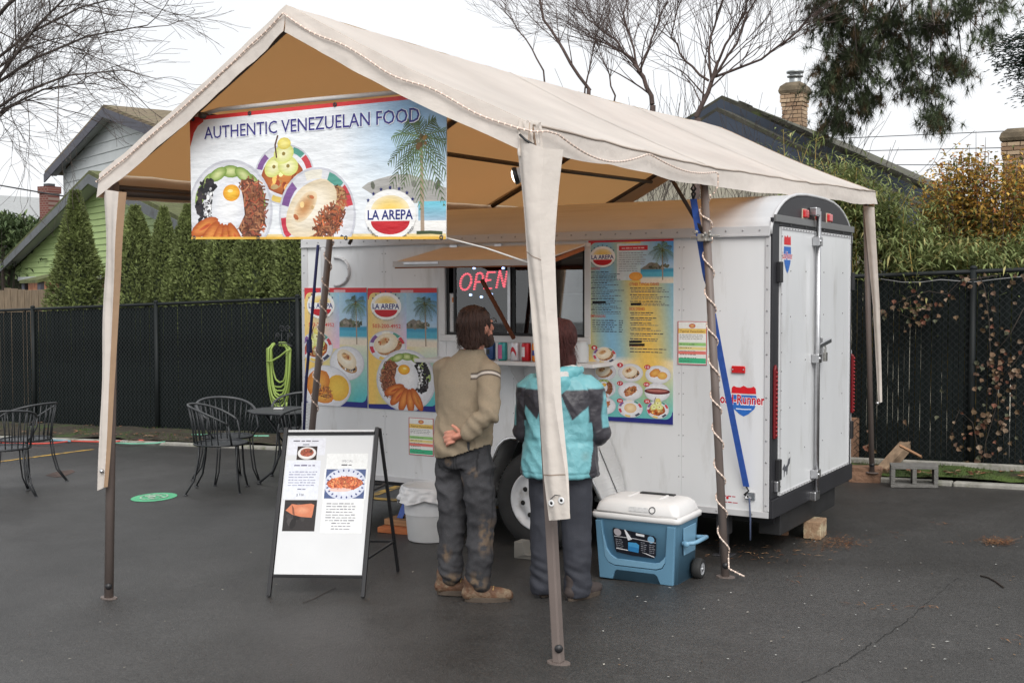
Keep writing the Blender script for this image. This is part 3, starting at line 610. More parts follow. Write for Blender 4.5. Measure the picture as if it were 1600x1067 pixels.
def palm(p, x, y, h, s, lean=.03):
    p.stroke([(x, y), (x-lean*h*.4, y+h*.5), (x-lean*h, y+h)], s*.09, (170, 150, 130), s*.06); p.up(); cx, cy = x-lean*h, y+h
    for k in range(12):
        a = 2*pi*k/12+random.uniform(-.15, .15); l = s*random.uniform(.8, 1.15); pts = []
        for i in range(7): t = i/6; pts.append((cx+cos(a)*l*t*.88, cy+sin(a)*l*t*.8-l*.36*t*t))
        g = random.uniform(.6, 1.2)
        for i in range(1, 13):
            t = i/12; j = min(5, int(t*6)); f_ = t*6-j; q = (pts[j][0]+(pts[j+1][0]-pts[j][0])*f_, pts[j][1]+(pts[j+1][1]-pts[j][1])*f_); tx_, ty_ = pts[j+1][0]-pts[j][0], pts[j+1][1]-pts[j][1]; l_ = hypot(tx_, ty_); tx_, ty_ = tx_/l_, ty_/l_
            for sg in (1, -1):
                le = s*.3*sin(pi*(.18+.78*t))*random.uniform(.8, 1.1); dx_, dy_ = tx_*.7-sg*ty_*.7, ty_*.7+sg*tx_*.7-.35; gg = g*random.uniform(.8, 1.2); p.stroke([q, (q[0]+dx_*le*.6, q[1]+dy_*le*.6), (q[0]+dx_*le*.95, q[1]+dy_*le-.06*le)], s*.026, (70*gg+22, 96*gg+20, 62*gg+12), s*.006)
        p.stroke(pts, s*.018, (120*g, 125*g, 80*g), s*.006)
    p.blobs(cx, cy-.05*s, s*.12, s*.12, 10, [(110, 80, 45), (80, 90, 50), (140, 110, 60)], s*.06); p.up()
def beach(p, x0, y0, x1, y1, ty=.42):
    """tropical sky, hill, sea and sand"""
    def f(a, b):
        if b < .1: c = (238, 226, 206)
        elif b < .16: c = (222, 222, 208)
        elif b < .28: c = (90, 178, 205)
        elif b < .34: c = (70, 155, 190)
        else: t = (b-.34)/.66; c = (190-120*t*a, 215-65*t*a, 235-15*t)
        return c
    p.grid(x0, y0, x1, y1, 6, 24, f); p.up(); W_ = x1-x0; H_ = y1-y0
    pts = [(x0, y0+.33*H_)]+[(x0+W_*i/12, y0+H_*(.33+.2*sin(pi*min(1, i/9))*(.8+.3*noise.noise(V((i*.9, y0*7, 1)))))) for i in range(13)]+[(x1, y0+.33*H_)]
    p.poly(pts[::-1], (128, 122, 112)); p.up(); p.blobs((x0+x1)/2, y0+.4*H_, W_*.35, H_*.05, 26, [(105, 105, 85), (140, 132, 120), (95, 100, 80)], W_*.05); p.up()
def star(p, x, y, r, col):
    p.poly([(x+r*(1 if i % 2 == 0 else .42)*cos(pi/2+i*pi/5), y+r*(1 if i % 2 == 0 else .42)*sin(pi/2+i*pi/5)) for i in range(10)], col)
def logo(p, x, y, s, arc=True):
    p.ell(x, y, s*1.04, s*.78, (250, 249, 246), (246, 245, 242)); p.up()
    p.ell(x, y+.1*s, s*.78, s*.5, (245, 205, 95), (248, 232, 190), 0, 20, 0, pi); p.ell(x, y-.2*s, s*.78, s*.42, (205, 45, 52), (196, 40, 50), 0, 20, pi, 2*pi); p.up()
    p.rect(x-s*.98, y-.19*s, x+s*.98, y+.17*s, (250, 250, 250)); p.up(); p.text('LA AREPA', x, y-.15*s, s*.42, (34, 42, 120), s*1.82, .022, 'C')
    for i in range(7): a = radians(155-i*21.6); star(p, x+s*.98*cos(a), y+.18*s+s*.66*sin(a), s*.075, (34, 42, 110))
    if arc:
        t = 'AUTHENTIC VENEZUELAN FOOD'
        for i, ch in enumerate(t):
            a = radians(205+i*(130/(len(t)-1)))
            if ch != ' ': p.text(ch, x+s*1.02*cos(a), y-.12*s+s*.72*sin(a), s*.12, (70, 70, 80), None, 0, 'C', 0, a+pi/2)
    p.up()
def dashes(p, x, y, wd, h, col, seed, ragged=.3):
    rng = random.Random(seed); cx = x; end = x+wd*(1-rng.random()*ragged)
    while cx < end-h: l = min(h*rng.uniform(1.2, 4), end-cx); p.rect(cx, y, cx+l, y+h*rng.uniform(.5, .75), col); cx += l+h*.6
# ---------------------------------------------------------------- banner
def banner_ink():
    m = colmat('banner_ink', .4, spec=.4, grain=30, gv=.06); n = m.node_tree; L = n.links.new; tc = n.nodes.new('ShaderNodeTexCoord'); mp = n.nodes.new('ShaderNodeMapping'); mp.inputs['Scale'].default_value = (1.2, 1, 4); t = n.nodes.new('ShaderNodeTexNoise'); t.inputs['Scale'].default_value = 3.2; t.inputs['Detail'].default_value = 5; bp = n.nodes.new('ShaderNodeBump'); bp.inputs['Strength'].default_value = .5; bp.inputs['Distance'].default_value = .03
    L(tc.outputs['Object'], mp.inputs[0]); L(mp.outputs[0], t.inputs['Vector']); L(t.outputs['Fac'], bp.inputs['Height']); L(bp.outputs[0], n.nodes['Principled BSDF'].inputs['Normal']); return m
def make_banner():
    P = Paint(1.66, .66, .00007); W_, H_ = 1.66, .66; random.seed(5)
    def bgf(a, b):
        k = max(0, min(1, (a-.62)/.25))*max(0, min(1, (b-.12)/.5)); t = b
        c = (240, 243, 246); s = (214-95*max(0, (b-.3)), 232-55*max(0, (b-.3)), 246-10*b); return tuple(c[i]+(s[i]-c[i])*k for i in range(3))
    P.grid(0, 0, W_, H_, 34, 14, bgf); P.up()
    P.grid(0, 0, W_, .026, 30, 1, lambda a, b: (240, 200, 100) if b < .5 else (246, 225, 170)); P.grid(0, H_-.02, W_, H_, 30, 1, lambda a, b: (222, 60, 62)); P.up()
    P.poly([(0, H_-.02), (0, H_-.16), (.012, H_-.13), (.03, H_-.085), (.06, H_-.05), (.1, H_-.03), (.1, H_-.02)], (214, 62, 55)); P.poly([(W_, H_-.02), (W_-.06, H_-.02), (W_-.03, H_-.04), (W_-.012, H_-.07), (W_, H_-.1)], (214, 62, 55)); P.up()
    # hill, sea, sand on the right
    hp = [(1.16, .245), (1.2, .268), (1.27, .285), (1.36, .3), (1.45, .298), (1.55, .27), (1.66, .23), (1.66, .17), (1.45, .165), (1.25, .2)]
    P.poly(hp[::-1], (176, 174, 170)); P.blobs(1.42, .25, .2, .03, 40, [(150, 152, 138), (182, 178, 172), (140, 144, 128)], .02); P.up()
    P.grid(1.5, .085, W_, .172, 4, 6, lambda a, b: (110+60*(1-b), 195, 215)); P.grid(1.4, .028, W_, .09, 4, 2, lambda a, b: (242, 240, 236)); P.up()
    palm(P, 1.525, .035, .42, .25, .02); P.stroke([(1.49, .03), (1.57, .032), (1.64, .028)], .015, (70, 85, 60)); P.up()
    dessert(P, .66, .345, .19); pabellon(P, .28, .15, .275, 1)
    plate(P, .875, .12, .25, .235, WEDGE); arepa(P, .865, .14, .195, .62); P.shred(.955, .085, .1, .06, 170, MEAT+[(200, 110, 70)], .06, .008, .6); P.up()
    logo(P, 1.335, .115, .15)
    P.rect(0, 0, W_, .012, (238, 190, 80)); P.up()
    t = 'AUTHENTIC VENEZUELAN FOOD'; P.text(t, .104, .5345, .094, (244, 246, 250), 1.41, .028); P.up(); P.text(t, .108, .536, .092, (52, 46, 128), 1.4, .008); P.up()
    cor = [onY(300, 374, -2.45), onY(697, 374, -2.45), onY(698, 143, -2.45), onY(296.5, 184, -2.45)]
    wp = lambda a, b: 0
    th = thing('hanging_banner', 'white hanging food banner with palm beach, plates and round emblem under the tent gable', 'banner', (-1.57, -2.45, gz(-1.57, -2.45)))
    bl, br, tr, tl = cor; mb = MB(); n = (br-bl).cross(tl-bl).normalized()
    def fn(a, b): return (bl*(1-a)+br*a)*(1-b)+(tl*(1-a)+tr*a)*b+n*(wp(a, b)-.0025)
    mb.grid(fn, 50, 20); mb.grid(lambda a, b: fn(a, b)-n*.002, 50, 20, flip=True); obj('vinyl_sheet', mb, pm('white_vinyl', (.78, .78, .78), .4), th)
    P.build('printed_artwork', cor, th, .0006, wp, banner_ink())
    mb = MB()
    for a, b in ((.012, .012), (.29, .01), (.64, .01), (.985, .012), (.015, .985), (.26, .985), (.6, .985), (.985, .985)): mb.lathe([(.005, .008), (.009, .009), (.012, .006), (.012, 0)], fn(a, b), 10, Matrix((frame(n)[0], frame(n)[1], n)).transposed())
    obj('eyelet', mb, DKGREY, th)
    mb = MB(); mb.tube([tl+V((-.05, .02, .0)), tl+V((.2, .02, .03)), (tl+tr)/2+V((0, .02, .03)), tr+V((0, .02, .02))], .012, 8); obj('hanging_rod', mb, pm('white_rod', (.7, .68, .66), .5), th)
make_banner()
# ---------------------------------------------------------------- rope lights
ROPE = pm('clear_rope', (.62, .5, .43), .35, var=.1)
def ropelight(name, label, pts, step, grp='warm rope lights on the tent', r=.005, br=.0056):
    th = thing(name, label, 'string lights', pts[0], grp); mb = MB(); mb.tube(pts, r, 6); obj('cord', mb, ROPE, th); mb = MB(); acc = 0
    for a, b in zip(pts, pts[1:]):
        l = (b-a).length; k = acc
        while k < l: mb.ball(a.lerp(b, k/l), br, 6, 4); k += step
        acc = k-l
    obj('bulbs', mb, BULB, th, kind='stuff')
pts = [roofpt(-1, 1-.97*i/30, Y0)+V((0, -.03, -.042)) for i in range(31)]+[V((XC, Y0-.036, zC(Y0)-.04))]+[roofpt(1, .03+.93*i/30, Y0)+V((0, -.036, -.05-.012*sin(i*.55))) for i in range(31)]
pts += [V((XR+.03, Y0-.03, zR(Y0)-.04)), V((XR+.05, Y0+.06, zR(Y0)-.03))]
for i in range(1, 40):
    y = Y0+.1+i*(-.5-Y0-.1)/39; t = i/39; pts.append(V((XR+.055, y, zR(y)-.02-.085*abs(sin(t*pi*1.9))*(1 if t < .53 else .55))))
pts += [V((XR+.06, -.46, 2.5)), V((XR+.055, -.45, 2.43)), V((XR+.03, -.46, 2.38))]
ropelight('rope_light', 'warm rope light swagged along the front gable and right eave of the canopy', pts, .034)
def helix(b, t, z0, z1, turns, rad, n=14, jit=.2):
    P = []; N = int(turns*n)
    for i in range(N+1):
        k = i/N; z = z0+(z1-z0)*k; q = (z-b.z)/(t.z-b.z); c = b.lerp(t, q); a = 2*pi*turns*k+jit*sin(k*23); P.append(V((c.x+rad*cos(a), c.y+rad*sin(a), z)))
    return P
b, t = LEGS[2]; b = V((b.x, b.y, gz(b.x, b.y)))
P_ = helix(b, t, 2.38, 2.13, 1.5, .035)+[helix(b, t, 2.13, .27, 9.2, .031)[i] for i in range(0, int(9.2*14)+1)]
P_ += [V((-.05, -.545, .2)), V((.02, -.56, gz(0, -.5)+.045)), V((.05, -.56, gz(0, -.5)+.035))]
ropelight('rope_light', 'warm rope light spiralling down the tent leg beside the blue strap and cooler', P_, .03)
b, t = LEGS[3]; b = V((b.x, b.y, gz(b.x, b.y)))
ropelight('rope_light', 'warm rope light spiralling down the tent leg in front of the dish posters', helix(b, t, 2.18, .9, 7.5, .031), .04)
# clamp lamp on the front right leg, lit
lp = onY(805, 275, -2.42); th = thing('clamp_lamp', 'small lit clamp lamp at the top of the front tent leg', 'lamp', lp)
ld = V((-.85, -.45, -.25)).normalized(); LR = Matrix((frame(ld)[0], frame(ld)[1], ld)).transposed(); lp = lp-ld*.02
mb = MB(); mb.lathe([(.0, -.11), (.022, -.11), (.024, -.05), (.034, -.02), (.036, .02), (.037, .022)], lp, 18, LR); obj('housing', mb, pm('lamp_white', (.7, .7, .7), .4), th)
mb = MB(); mb.lathe([(.0365, .006), (.04, .01), (.04, .026), (.034, .028)], lp, 18, LR); obj('rim', mb, BLACK, th)
mb = MB(); mb.lathe([(.034, .026), (.02, .034), (.0, .037)], lp, 18, LR); obj('lens', mb, pm('lamp_lens', (1, .9, .8), .3, emit=(1, .86, .7), es=3.2), th)
mb = MB(); mb.tube([lp-ld*.09, V((-.25, -2.49, lp.z-.02))], .01, 6); obj('clamp', mb, BLACK, th)
sl = bpy.data.lights.new('lamp_glow', 'SPOT'); sl.energy = 6; sl.spot_size = radians(90); sl.color = (1, .85, .68); sl.shadow_soft_size = .03; slo = bpy.data.objects.new('lamp_glow', sl); COL.objects.link(slo); slo.parent = th; slo.location = lp+ld*.06-ORG[th.name]; slo.rotation_euler = ld.to_track_quat('-Z', 'Y').to_euler()
# ================================================================ TRAILER
TLn, TW, ZB, ZG = 3.72, 1.83, .42, 2.183
SKIN = pm('white_trailer_skin', (.72, .73, .74), .3, var=.035, vs=1.6, stretch=(2.4, 2.4, .55), dirt=(.44, .43, .4), ds=2.2, dth=(.55, .86), bump=.05, bs=2.4)
ROOFM = pm('silver_roof_metal', (.62, .62, .63), .38, .35, var=.06, vs=4, stretch=(.4, 3, 3), dirt=(.42, .4, .37), ds=3, dth=(.6, .85))
TRIM = pm('white_trim', (.55, .55, .56), .35, var=.05, vs=5); RFR = pm('rear_frame_grey', (.022, .022, .026), .5, var=.15, vs=4)
DIAM = None
def diamond_plate():
    m = pm('diamond_plate', (.66, .66, .66), .4, .7, var=.08, vs=6); n = m.node_tree; L = n.links.new; b = n.nodes['Principled BSDF']
    tc = n.nodes.new('ShaderNodeTexCoord'); hs_ = []
    for a in (.785, -.785):
        mp = n.nodes.new('ShaderNodeMapping'); mp.inputs['Rotation'].default_value = (0, a, 0); mp.inputs['Scale'].default_value = (26, 1, 60); L(tc.outputs['Object'], mp.inputs[0]); ck = n.nodes.new('ShaderNodeTexVoronoi'); ck.inputs['Scale'].default_value = 1; ck.inputs['Randomness'].default_value = 0; L(mp.outputs[0], ck.inputs['Vector']); hs_.append(ck)
    mm = n.nodes.new('ShaderNodeMath'); mm.operation = 'MINIMUM'; L(hs_[0].outputs['Distance'], mm.inputs[0]); L(hs_[1].outputs['Distance'], mm.inputs[1])
    bp = n.nodes.new('ShaderNodeBump'); bp.inputs['Strength'].default_value = .45; bp.inputs['Distance'].default_value = .004; L(mm.outputs[0], bp.inputs['Height']); bp.invert = True; L(bp.outputs[0], b.inputs['Normal']); return m
DIAM = diamond_plate()
tr = thing('food_trailer', 'white enclosed cargo trailer turned food stand with serving window and rear doors', 'trailer', (-TLn/2, TW/2, gz(-TLn/2, TW/2)))
X0 = -TLn; T_ = .04
wx0, wx1, wz0, wz1 = -2.39, -1.27, 1.505, 2.105     # window opening
# near side wall in riveted sheets, window cut out
def wall(x0, x1, z0, z1): mb = MB(); mb.bb((x0, 0, z0), (x1, T_, z1)); obj('side_panel', mb, SKIN, tr, bev=.002)
e = .0012
wall(X0, -2.94, ZB, ZG); wall(-2.94+e, wx0, ZB, ZG); wall(wx0+e, -1.83, ZB, wz0); wall(-1.83+e, wx1, ZB, wz0); wall(wx0+e, wx1, wz1, ZG); wall(wx1+e, -.58, ZB, ZG); wall(-.58+e, 0, ZB, ZG)
mb = MB(); mb.bb((X0, TW-T_, ZB), (0, TW, ZG)); obj('far_wall', mb, SKIN, tr)
mb = MB(); mb.bb((X0, T_+e, ZB), (X0+T_, TW-T_-e, ZG)); obj('front_wall', mb, SKIN, tr)
mb = MB(); mb.bb((X0+T_+e, T_+e, ZB+.005), (-.02, TW-T_-e, ZB+.06)); obj('floor_deck', mb, DKGREY, tr)
# arched roof
def arch(y):
    t = min(1, max(0, y/TW)); k = abs(2*t-1); return ZG+.02+.245*(1-k**3.2)**.75
AY = [0, .012, .03, .06, .1, .16, .24, .35, .5, .7, .915]; AY = AY+[TW-y for y in AY[-2::-1]]
mb = MB(); mb.grid(lambda a, b: V((X0+TLn*a, AY[round(b*(len(AY)-1))], arch(AY[round(b*(len(AY)-1))]))), 8, len(AY)-1, flip=False); mb.grid(lambda a, b: V((X0+.01+(TLn-.02)*a, AY[round(b*(len(AY)-1))]*.97+.027, arch(AY[round(b*(len(AY)-1))])-.03)), 2, len(AY)-1, flip=True); obj('roof', mb, ROOFM, tr)
mb = MB(); P = [V((X0, y, arch(y))) for y in AY]; mb.prism([V((X0+.02, 0, ZG))]+[V((X0+.02, y, arch(y)-.002)) for y in AY]+[V((X0+.02, TW, ZG))], (.015, 0, 0)); obj('front_gable', mb, SKIN, tr)
# gutter trim with rivets
mb = MB(); mb.bb((X0-.004, -.014, ZG-.028), (.004, -.0005, ZG+.03)); mb.bb((X0-.004, -.024, ZG-.034), (.004, -.0005, ZG-.029)); obj('gutter_trim', mb, TRIM, tr, bev=.003)
mb = MB(); mb.bb((X0-.004, -.009, ZB-.012), (.004, -.0005, ZB+.028)); obj('bottom_trim', mb, TRIM, tr, bev=.003)
mb = MB(); mb.bb((-.028, -.008, ZB+.03), (.006, -.0005, ZG-.036)); obj('corner_trim', mb, TRIM, tr, bev=.003)
mb = MB(); mb.bb((X0-.006, -.008, ZB+.03), (X0+.055, -.0005, ZG-.036)); obj('corner_trim', mb, TRIM, tr, bev=.003)
mb = MB(); RX = rot('X', pi/2); rv = [(.0065, 0), (.0055, .003), (.003, .0048), (0, .005)]
n = 34
for i in range(n): mb.lathe(rv, (X0+.06+(TLn-.12)*i/(n-1), -.0145, ZG+.005), 8, RX)
for i in range(13):
    z = ZB+.07+i*(ZG-ZB-.16)/12
    mb.lathe(rv, (-.012, -.0085, z), 8, RX); mb.lathe(rv, (X0+.022, -.0085, z), 8, RX)
    for xs in (-2.955, -2.925, -.595, -.565): mb.lathe([(a*.7, c*.7) for a, c in rv], (xs, -.0005, z), 6, RX)
for xs in (-2.66, -2.1, -1.83, -1.1, -.86, -.32):
    for i in range(8):
        z = ZB+.07+i*.24
        if not (wx0-.04 < xs < wx1+.04 and wz0-.05 < z < wz1+.05): mb.lathe([(a*.6, c*.6) for a, c in rv], (xs, -.0005, z), 6, RX)
for i in range(16): mb.lathe(rv, (X0+.1+(TLn-.2)*i/15, -.0092, ZB+.008), 6, RX)
o = obj('rivets', mb, pm('rivet_grey', (.36, .36, .37), .4, .5), tr); o['kind'] = 'stuff'
# serving window
win = None
FRW = pm('window_frame_white', (.68, .68, .68), .4, var=.06, vs=7)
mb = MB(); fw = .045
mb.bb((wx0-fw, -.016, wz0-fw), (wx1+fw, -.0008, wz0)); mb.bb((wx0-fw, -.016, wz1), (wx1+fw, -.0008, wz1+.03)); mb.bb((wx0-fw, -.016, wz0+e), (wx0, -.0008, wz1-e)); mb.bb((wx1, -.016, wz0+e), (wx1+fw, -.0008, wz1-e))
win = obj('serving_window', mb, FRW, tr, bev=.003)
mb = MB(); BK = pm('window_black_seal', (.015, .015, .016), .5)
for a, b_ in (((wx0+e, .004, wz0+e), (wx0+.022, .036, wz1-e)), ((wx1-.022, .004, wz0+e), (wx1-e, .036, wz1-e)), ((wx0+.0232, .004, wz0+e), (wx1-.0232, .036, wz0+.018)), ((wx0+.0232, .004, wz1-.018), (wx1-.0232, .036, wz1-e))): mb.bb(a, b_)
obj('black_seal', mb, BK, win)
for a, b_, m_ in (((-1.875, -.004, wz0+.02), (-1.853, .018, wz1-.02), STEEL), ((-1.85, .012, wz0+.02), (-1.825, .034, wz1-.02), BK), ((-2.325, -.002, wz0+.02), (-2.307, .014, wz1-.02), BK)): mb = MB(); mb.bb(a, b_); obj('mullion', mb, m_, win)
mb = MB(); GLS = glass('window_glass', (.78, .8, .8), 2.1); mb.bb((-2.305, .006, wz0+.02), (-1.876, .01, wz1-.02)); obj('pane', mb, GLS, win)
mb = MB(); mb.bb((-1.824, .02, wz0+.02), (wx1-.023, .024, wz1-.02)); obj('pane', mb, GLS, win)
# fold-up flap: hinged at the window head, held out by a stick
mb = MB(); zf = wz1+.01; ft = 2.0; fd = -.62
fl = [V((wx0-.01, -.02, zf)), V((wx1+.01, -.02, zf)), V((wx1+.01, fd, ft)), V((wx0-.01, fd, ft))]; nrm = V((0, .11, .62)).normalized()
mb.prism(fl, nrm*.012); fo = obj('awning_flap', mb, pm('tan_flap', srgb(214, 204, 194), .6, var=.06), tr, bev=.002)
mb = MB()
mb.prism([V((wx0-.012, fd, ft-.022)), V((wx1+.012, fd, ft-.022)), V((wx1+.012, fd, ft+.018)), V((wx0-.012, fd, ft+.018))], (0, .02, 0)); obj('edge_trim', mb, TRIM, fo)
mb = MB(); mb.prism([V((wx0-.012, fd+.022, ft-.03)), V((wx1+.012, fd+.022, ft-.03)), V((wx1+.012, fd+.022, ft-.002)), V((wx0-.012, fd+.022, ft-.002))], (0, .03, 0)); obj('wood_batten', mb, WOODR, fo)
for xs in (wx0, wx1): mb = MB(); mb.beam((xs, -.03, zf-.016), (xs, fd+.06, ft-.012), .02, .026, (0, 0, 1)); obj('wood_batten', mb, WOODR, fo)
mb = MB()
for xs in (wx0+.08, wx0+.45, wx0+.8): mb.box((xs, -.018, zf+.012), (.06, .012, .03))
obj('hinge', mb, STEEL, fo)
mb = MB(); mb.bb((wx0+.08, fd-.006, ft-.006), (wx0+.36, fd-.0008, ft+.012)); obj('pull_handle', mb, STEEL, fo, bev=.002)
mb = MB(); a = onY(756, 443, -.3); b_ = onY(803, 529, -.06); mb.beam(a+(a-b_).normalized()*.03, b_, .022, .02, (0, 1, 0)); obj('prop_stick', mb, pm('brown_stick', srgb(120, 68, 42), .6, var=.15), tr)
# serving shelf
zs = 1.322
mb = MB(); mb.bb((-2.46, -.3, zs), (-1.06, -.002, zs+.025)); sh = obj('serving_shelf', mb, pm('shelf_white', (.72, .72, .72), .35, var=.05), tr, bev=.004)
for xs in (-2.3, -1.75, -1.2): mb = MB(); mb.prism([V((xs, -.002, zs-.002)), V((xs, -.22, zs-.002)), V((xs, -.2, zs-.02)), V((xs, -.002, zs-.2))], (.006, 0, 0)); obj('bracket', mb, TRIM, sh)
# inside of the trailer seen through the window
mb = MB(); mb.bb((-3.3, TW-.42, ZB+.07), (-.4, TW-.06, 1.36)); obj('rear_counter', mb, pm('inside_steel', (.3, .3, .31), .4, .6), tr)
mb = MB(); mb.bb((-2.9, TW-.36, 1.75), (-.8, TW-.05, 1.78)); obj('inside_shelf', mb, pm('inside_grey', (.25, .25, .26), .6), tr)
for xx, hh, cc_ in ((-2.7, .22, (.3, .28, .25)), (-2.3, .3, (.22, .2, .2)), (-1.8, .18, (.35, .3, .28)), (-1.35, .26, (.3, .3, .33))): mb = MB(); mb.bb((xx, TW-.34, 1.78), (xx+.26, TW-.1, 1.78+hh)); obj('stored_carton', mb, pm('carton%d' % int(-xx*10), cc_, .7, var=.2), tr, bev=.01)
mb = MB(); mb.bb((-1.52, .08, 1.5), (-1.29, .22, 1.8)); obj('white_bin', mb, pm('bin_white', (.6, .61, .62), .4), tr, bev=.012)
# oval cable hatch, left part of the wall
mb = MB(); a = onY(521, 404, 0); hp = [(-3.40, 2.07)]+[(-3.375+.115*cos(q), 1.965+.105*sin(q)) for q in [pi/2-pi*i/14 for i in range(15)]]+[(-3.40, 1.86)]
mb.tube([V((x, -.012, z)) for x, z in hp], .009, 6); mb.tube([V((x*1.0+.0, -.006, z)) for x, z in hp], .013, 6)
for x, z in hp[1:-1:3]: mb.ball((x, -.02, z), .008, 6, 4)
obj('cable_hatch_rim', mb, TRIM, tr)
mb = MB(); mb.bb((-3.52, -.03, ZG-.5), (-3.475, -.001, ZG-.035)); obj('conduit', mb, TRIM, tr, bev=.01)
# diamond plate stone guard at the front corner
mb = MB(); mb.bb((X0-.008, -.012, ZB-.01), (X0+.1, -.0095, .96)); mb.bb((X0-.012, -.012, ZB-.01), (X0-.0085, .6, .96)); obj('stone_guard', mb, DIAM, tr)
# wheel, axle and fender
ax, ay, rw = -1.5, -.14, .335; az = gz(ax, ay)+rw-.006
wh = None; RW = rot('X', pi/2); cw = (ax, ay, az)
mb = MB(); mb.lathe([(.19, -.1), (.2, -.105), (.25, -.112), (.3, -.105), (.325, -.085), (rw, -.06), (rw, .06), (.325, .085), (.3, .105), (.25, .112), (.2, .105), (.19, .1)], cw, 56, RW)
wh = obj('tyre', mb, RUBBER, tr)
mb = MB()
for i in range(64):
    q = 2*pi*i/64
    for sg in (-1, 1): R_ = rot('Y', -q); mb.box(V(cw)+R_@V((rw-.002, sg*.045, 0)), (.008, .05, .02), R_)
o = obj('tread', mb, RUBBER, wh)
RIM = pm('white_rim', (.62, .63, .65), .35, var=.06, vs=9, dirt=(.35, .33, .3), ds=7, dth=(.55, .75))
mb = MB(); mb.lathe([(.2, .104), (.205, .112), (.197, .116), (.187, .108), (.18, .09), (.168, .08), (.15, .074), (.135, .088), (.115, .094), (.085, .092), (.07, .08), (.05, .078), (.045, .1), (.0, .104)], cw, 48, RW); rim = obj('rim', mb, RIM, wh)
mb = MB()
for i in range(8): q = 2*pi*i/8+.2; mb.lathe([(0, .006), (.016, .0055), (.017, .0)], V(cw)+RW@V((.122*cos(q), .122*sin(q), .0915)), 14, RW)
obj('hand_hole', mb, pm('hole_black', (.008, .008, .008), .8), rim)
mb = MB()
for i in range(5): q = 2*pi*i/5; mb.lathe([(.011, 0), (.011, .014), (.0, .016)], V(cw)+RW@V((.058*cos(q), .058*sin(q), .08)), 6, RW)
obj('lug_nut', mb, STEEL, rim)
mb = MB(); mb.tube([(ax, -.05, az), (ax, TW+.05, az)], .04, 10); obj('axle', mb, BLACK, tr)
mb = MB(); mb.lathe([(.19, -.1), (.25, -.112), (rw, -.06), (rw, .06), (.25, .112), (.19, .1)], (ax, TW+.14, az+.0), 40, RW); mb.lathe([(0, -.09), (.19, -.09)], (ax, TW+.14, az), 30, RW); obj('far_tyre', mb, RUBBER, tr)
prof = [(-1.985, .36), (-1.79, .775), (-1.74, .82), (-1.69, .835), (-1.25, .835), (-1.2, .815), (-1.16, .765), (-.955, .33)]
mb = MB(); A = [V((x, -.27, z)) for x, z in prof]; B = [V((x, -.012, z)) for x, z in prof]; A2 = [V((x+( -1.47-x)*.02, -.27, z-.004)) for x, z in prof]
nn = len(prof); mb.add(A+B, [(i, i+1, nn+i+1, nn+i) for i in range(nn-1)]); fen = obj('fender', mb, DIAM, tr); sd_ = fen.modifiers.new('thick', 'SOLIDIFY'); sd_.thickness = .004
mb = MB(); mb.tube([V((x, -.27, z)) for x, z in prof], .012, 6); obj('fender_rim', mb, pm('polished_rim', (.7, .7, .7), .25, .9), fen)
mb = MB(); ip_ = [(-1.98, .365), (-1.79, .77), (-1.69, .828), (-1.25, .828), (-1.16, .76), (-.96, .335)]; mb.prism([V((x, -.004, z)) for x, z in ip_], (0, -.004, 0)); obj('wheel_well', mb, pm('well_black', (.012, .012, .012), .8), fen)
mb = MB(); mb.prism([V((-1.155, -.016, .77)), V((-1.11, -.016, .90)), V((-1.0, -.016, .65)), V((-.93, -.016, .33)), V((-.95, -.016, .335))], (0, .004, 0)); obj('splash_plate', mb, DIAM, fen)
# chassis, drop legs
mb = MB()
for y in (.25, TW-.3): mb.bb((X0+.1, y, ZB-.09), (-.05, y+.06, ZB-.001))
for x in (-3.4, -2.7, -2.0, -1.0, -.3): mb.bb((x, .311, ZB-.075), (x+.05, TW-.302, ZB-.012))
obj('chassis', mb, BLACK, tr)
for (xx, yy) in ((-2.72, .06), (-.33, .12)):
    mb = MB(); mb.bb((xx-.025, yy-.025, gz(xx, yy)+(.22 if xx < -1 else .004)), (xx+.025, yy+.025, ZB+.001)); 
    if xx > -1: mb.bb((xx-.04, yy-.04, gz(xx, yy)+.14), (xx+.04, yy+.04, ZB-.02)); mb.bb((xx-.06, yy-.06, gz(xx, yy)), (xx+.06, yy+.06, gz(xx, yy)+.008))
    obj('stabiliser_leg', mb, BLACK if xx < -1 else DKGREY, tr, bev=.004)
mb = MB(); mb.bb((-.16, .28, ZB-.17), (-.012, 1.52, ZB-.013)); obj('rear_step_box', mb, pm('soot_black', (.018, .018, .019), .6, var=.3, vs=7), tr, bev=.006)
# rear end
rx = .0
mb = MB(); ar = [V((.012, y, arch(y)-.0)) for y in AY]; lo = [V((.012, TW, ZG+.075)), V((.012, 0, ZG+.075))]
mb.prism([V((.002, .0, ZG+.08))]+[V((.002, y, arch(y)-.012)) for y in AY if 0 < y < TW]+[V((.002, TW, ZG+.08))], (.012, 0, 0)); rg = obj('rear_gable', mb, RFR, tr)
mb = MB(); mb.tube([V((.006, 0, ZG-.02))]+[V((.006, y, arch(y)+.001)) for y in AY]+[V((.006, TW, ZG-.02))], .011, 8); obj('gable_edge_trim', mb, TRIM, rg)
mb = MB(); mb.bb((.015, .02, ZG+.055), (.034, TW-.02, ZG+.1)); obj('header_rail', mb, pm('alu_grey', (.2, .2, .2), .4, .5), rg, bev=.003)
mb = MB(); mb.bb((.0, .0065, ZB+.105), (.016, .13, ZG+.079)); mb.bb((.0, TW-.075, ZB+.105), (.016, TW-.0065, ZG+.079)); mb.bb((.0, .1315, ZG+.035), (.016, TW-.0765, ZG+.079)); mb.bb((-.01, .0, ZB-.012), (.03, TW, ZB+.103)); obj('rear_frame', mb, RFR, tr, bev=.003)
dz0, dz1 = ZB+.11, ZG+.03
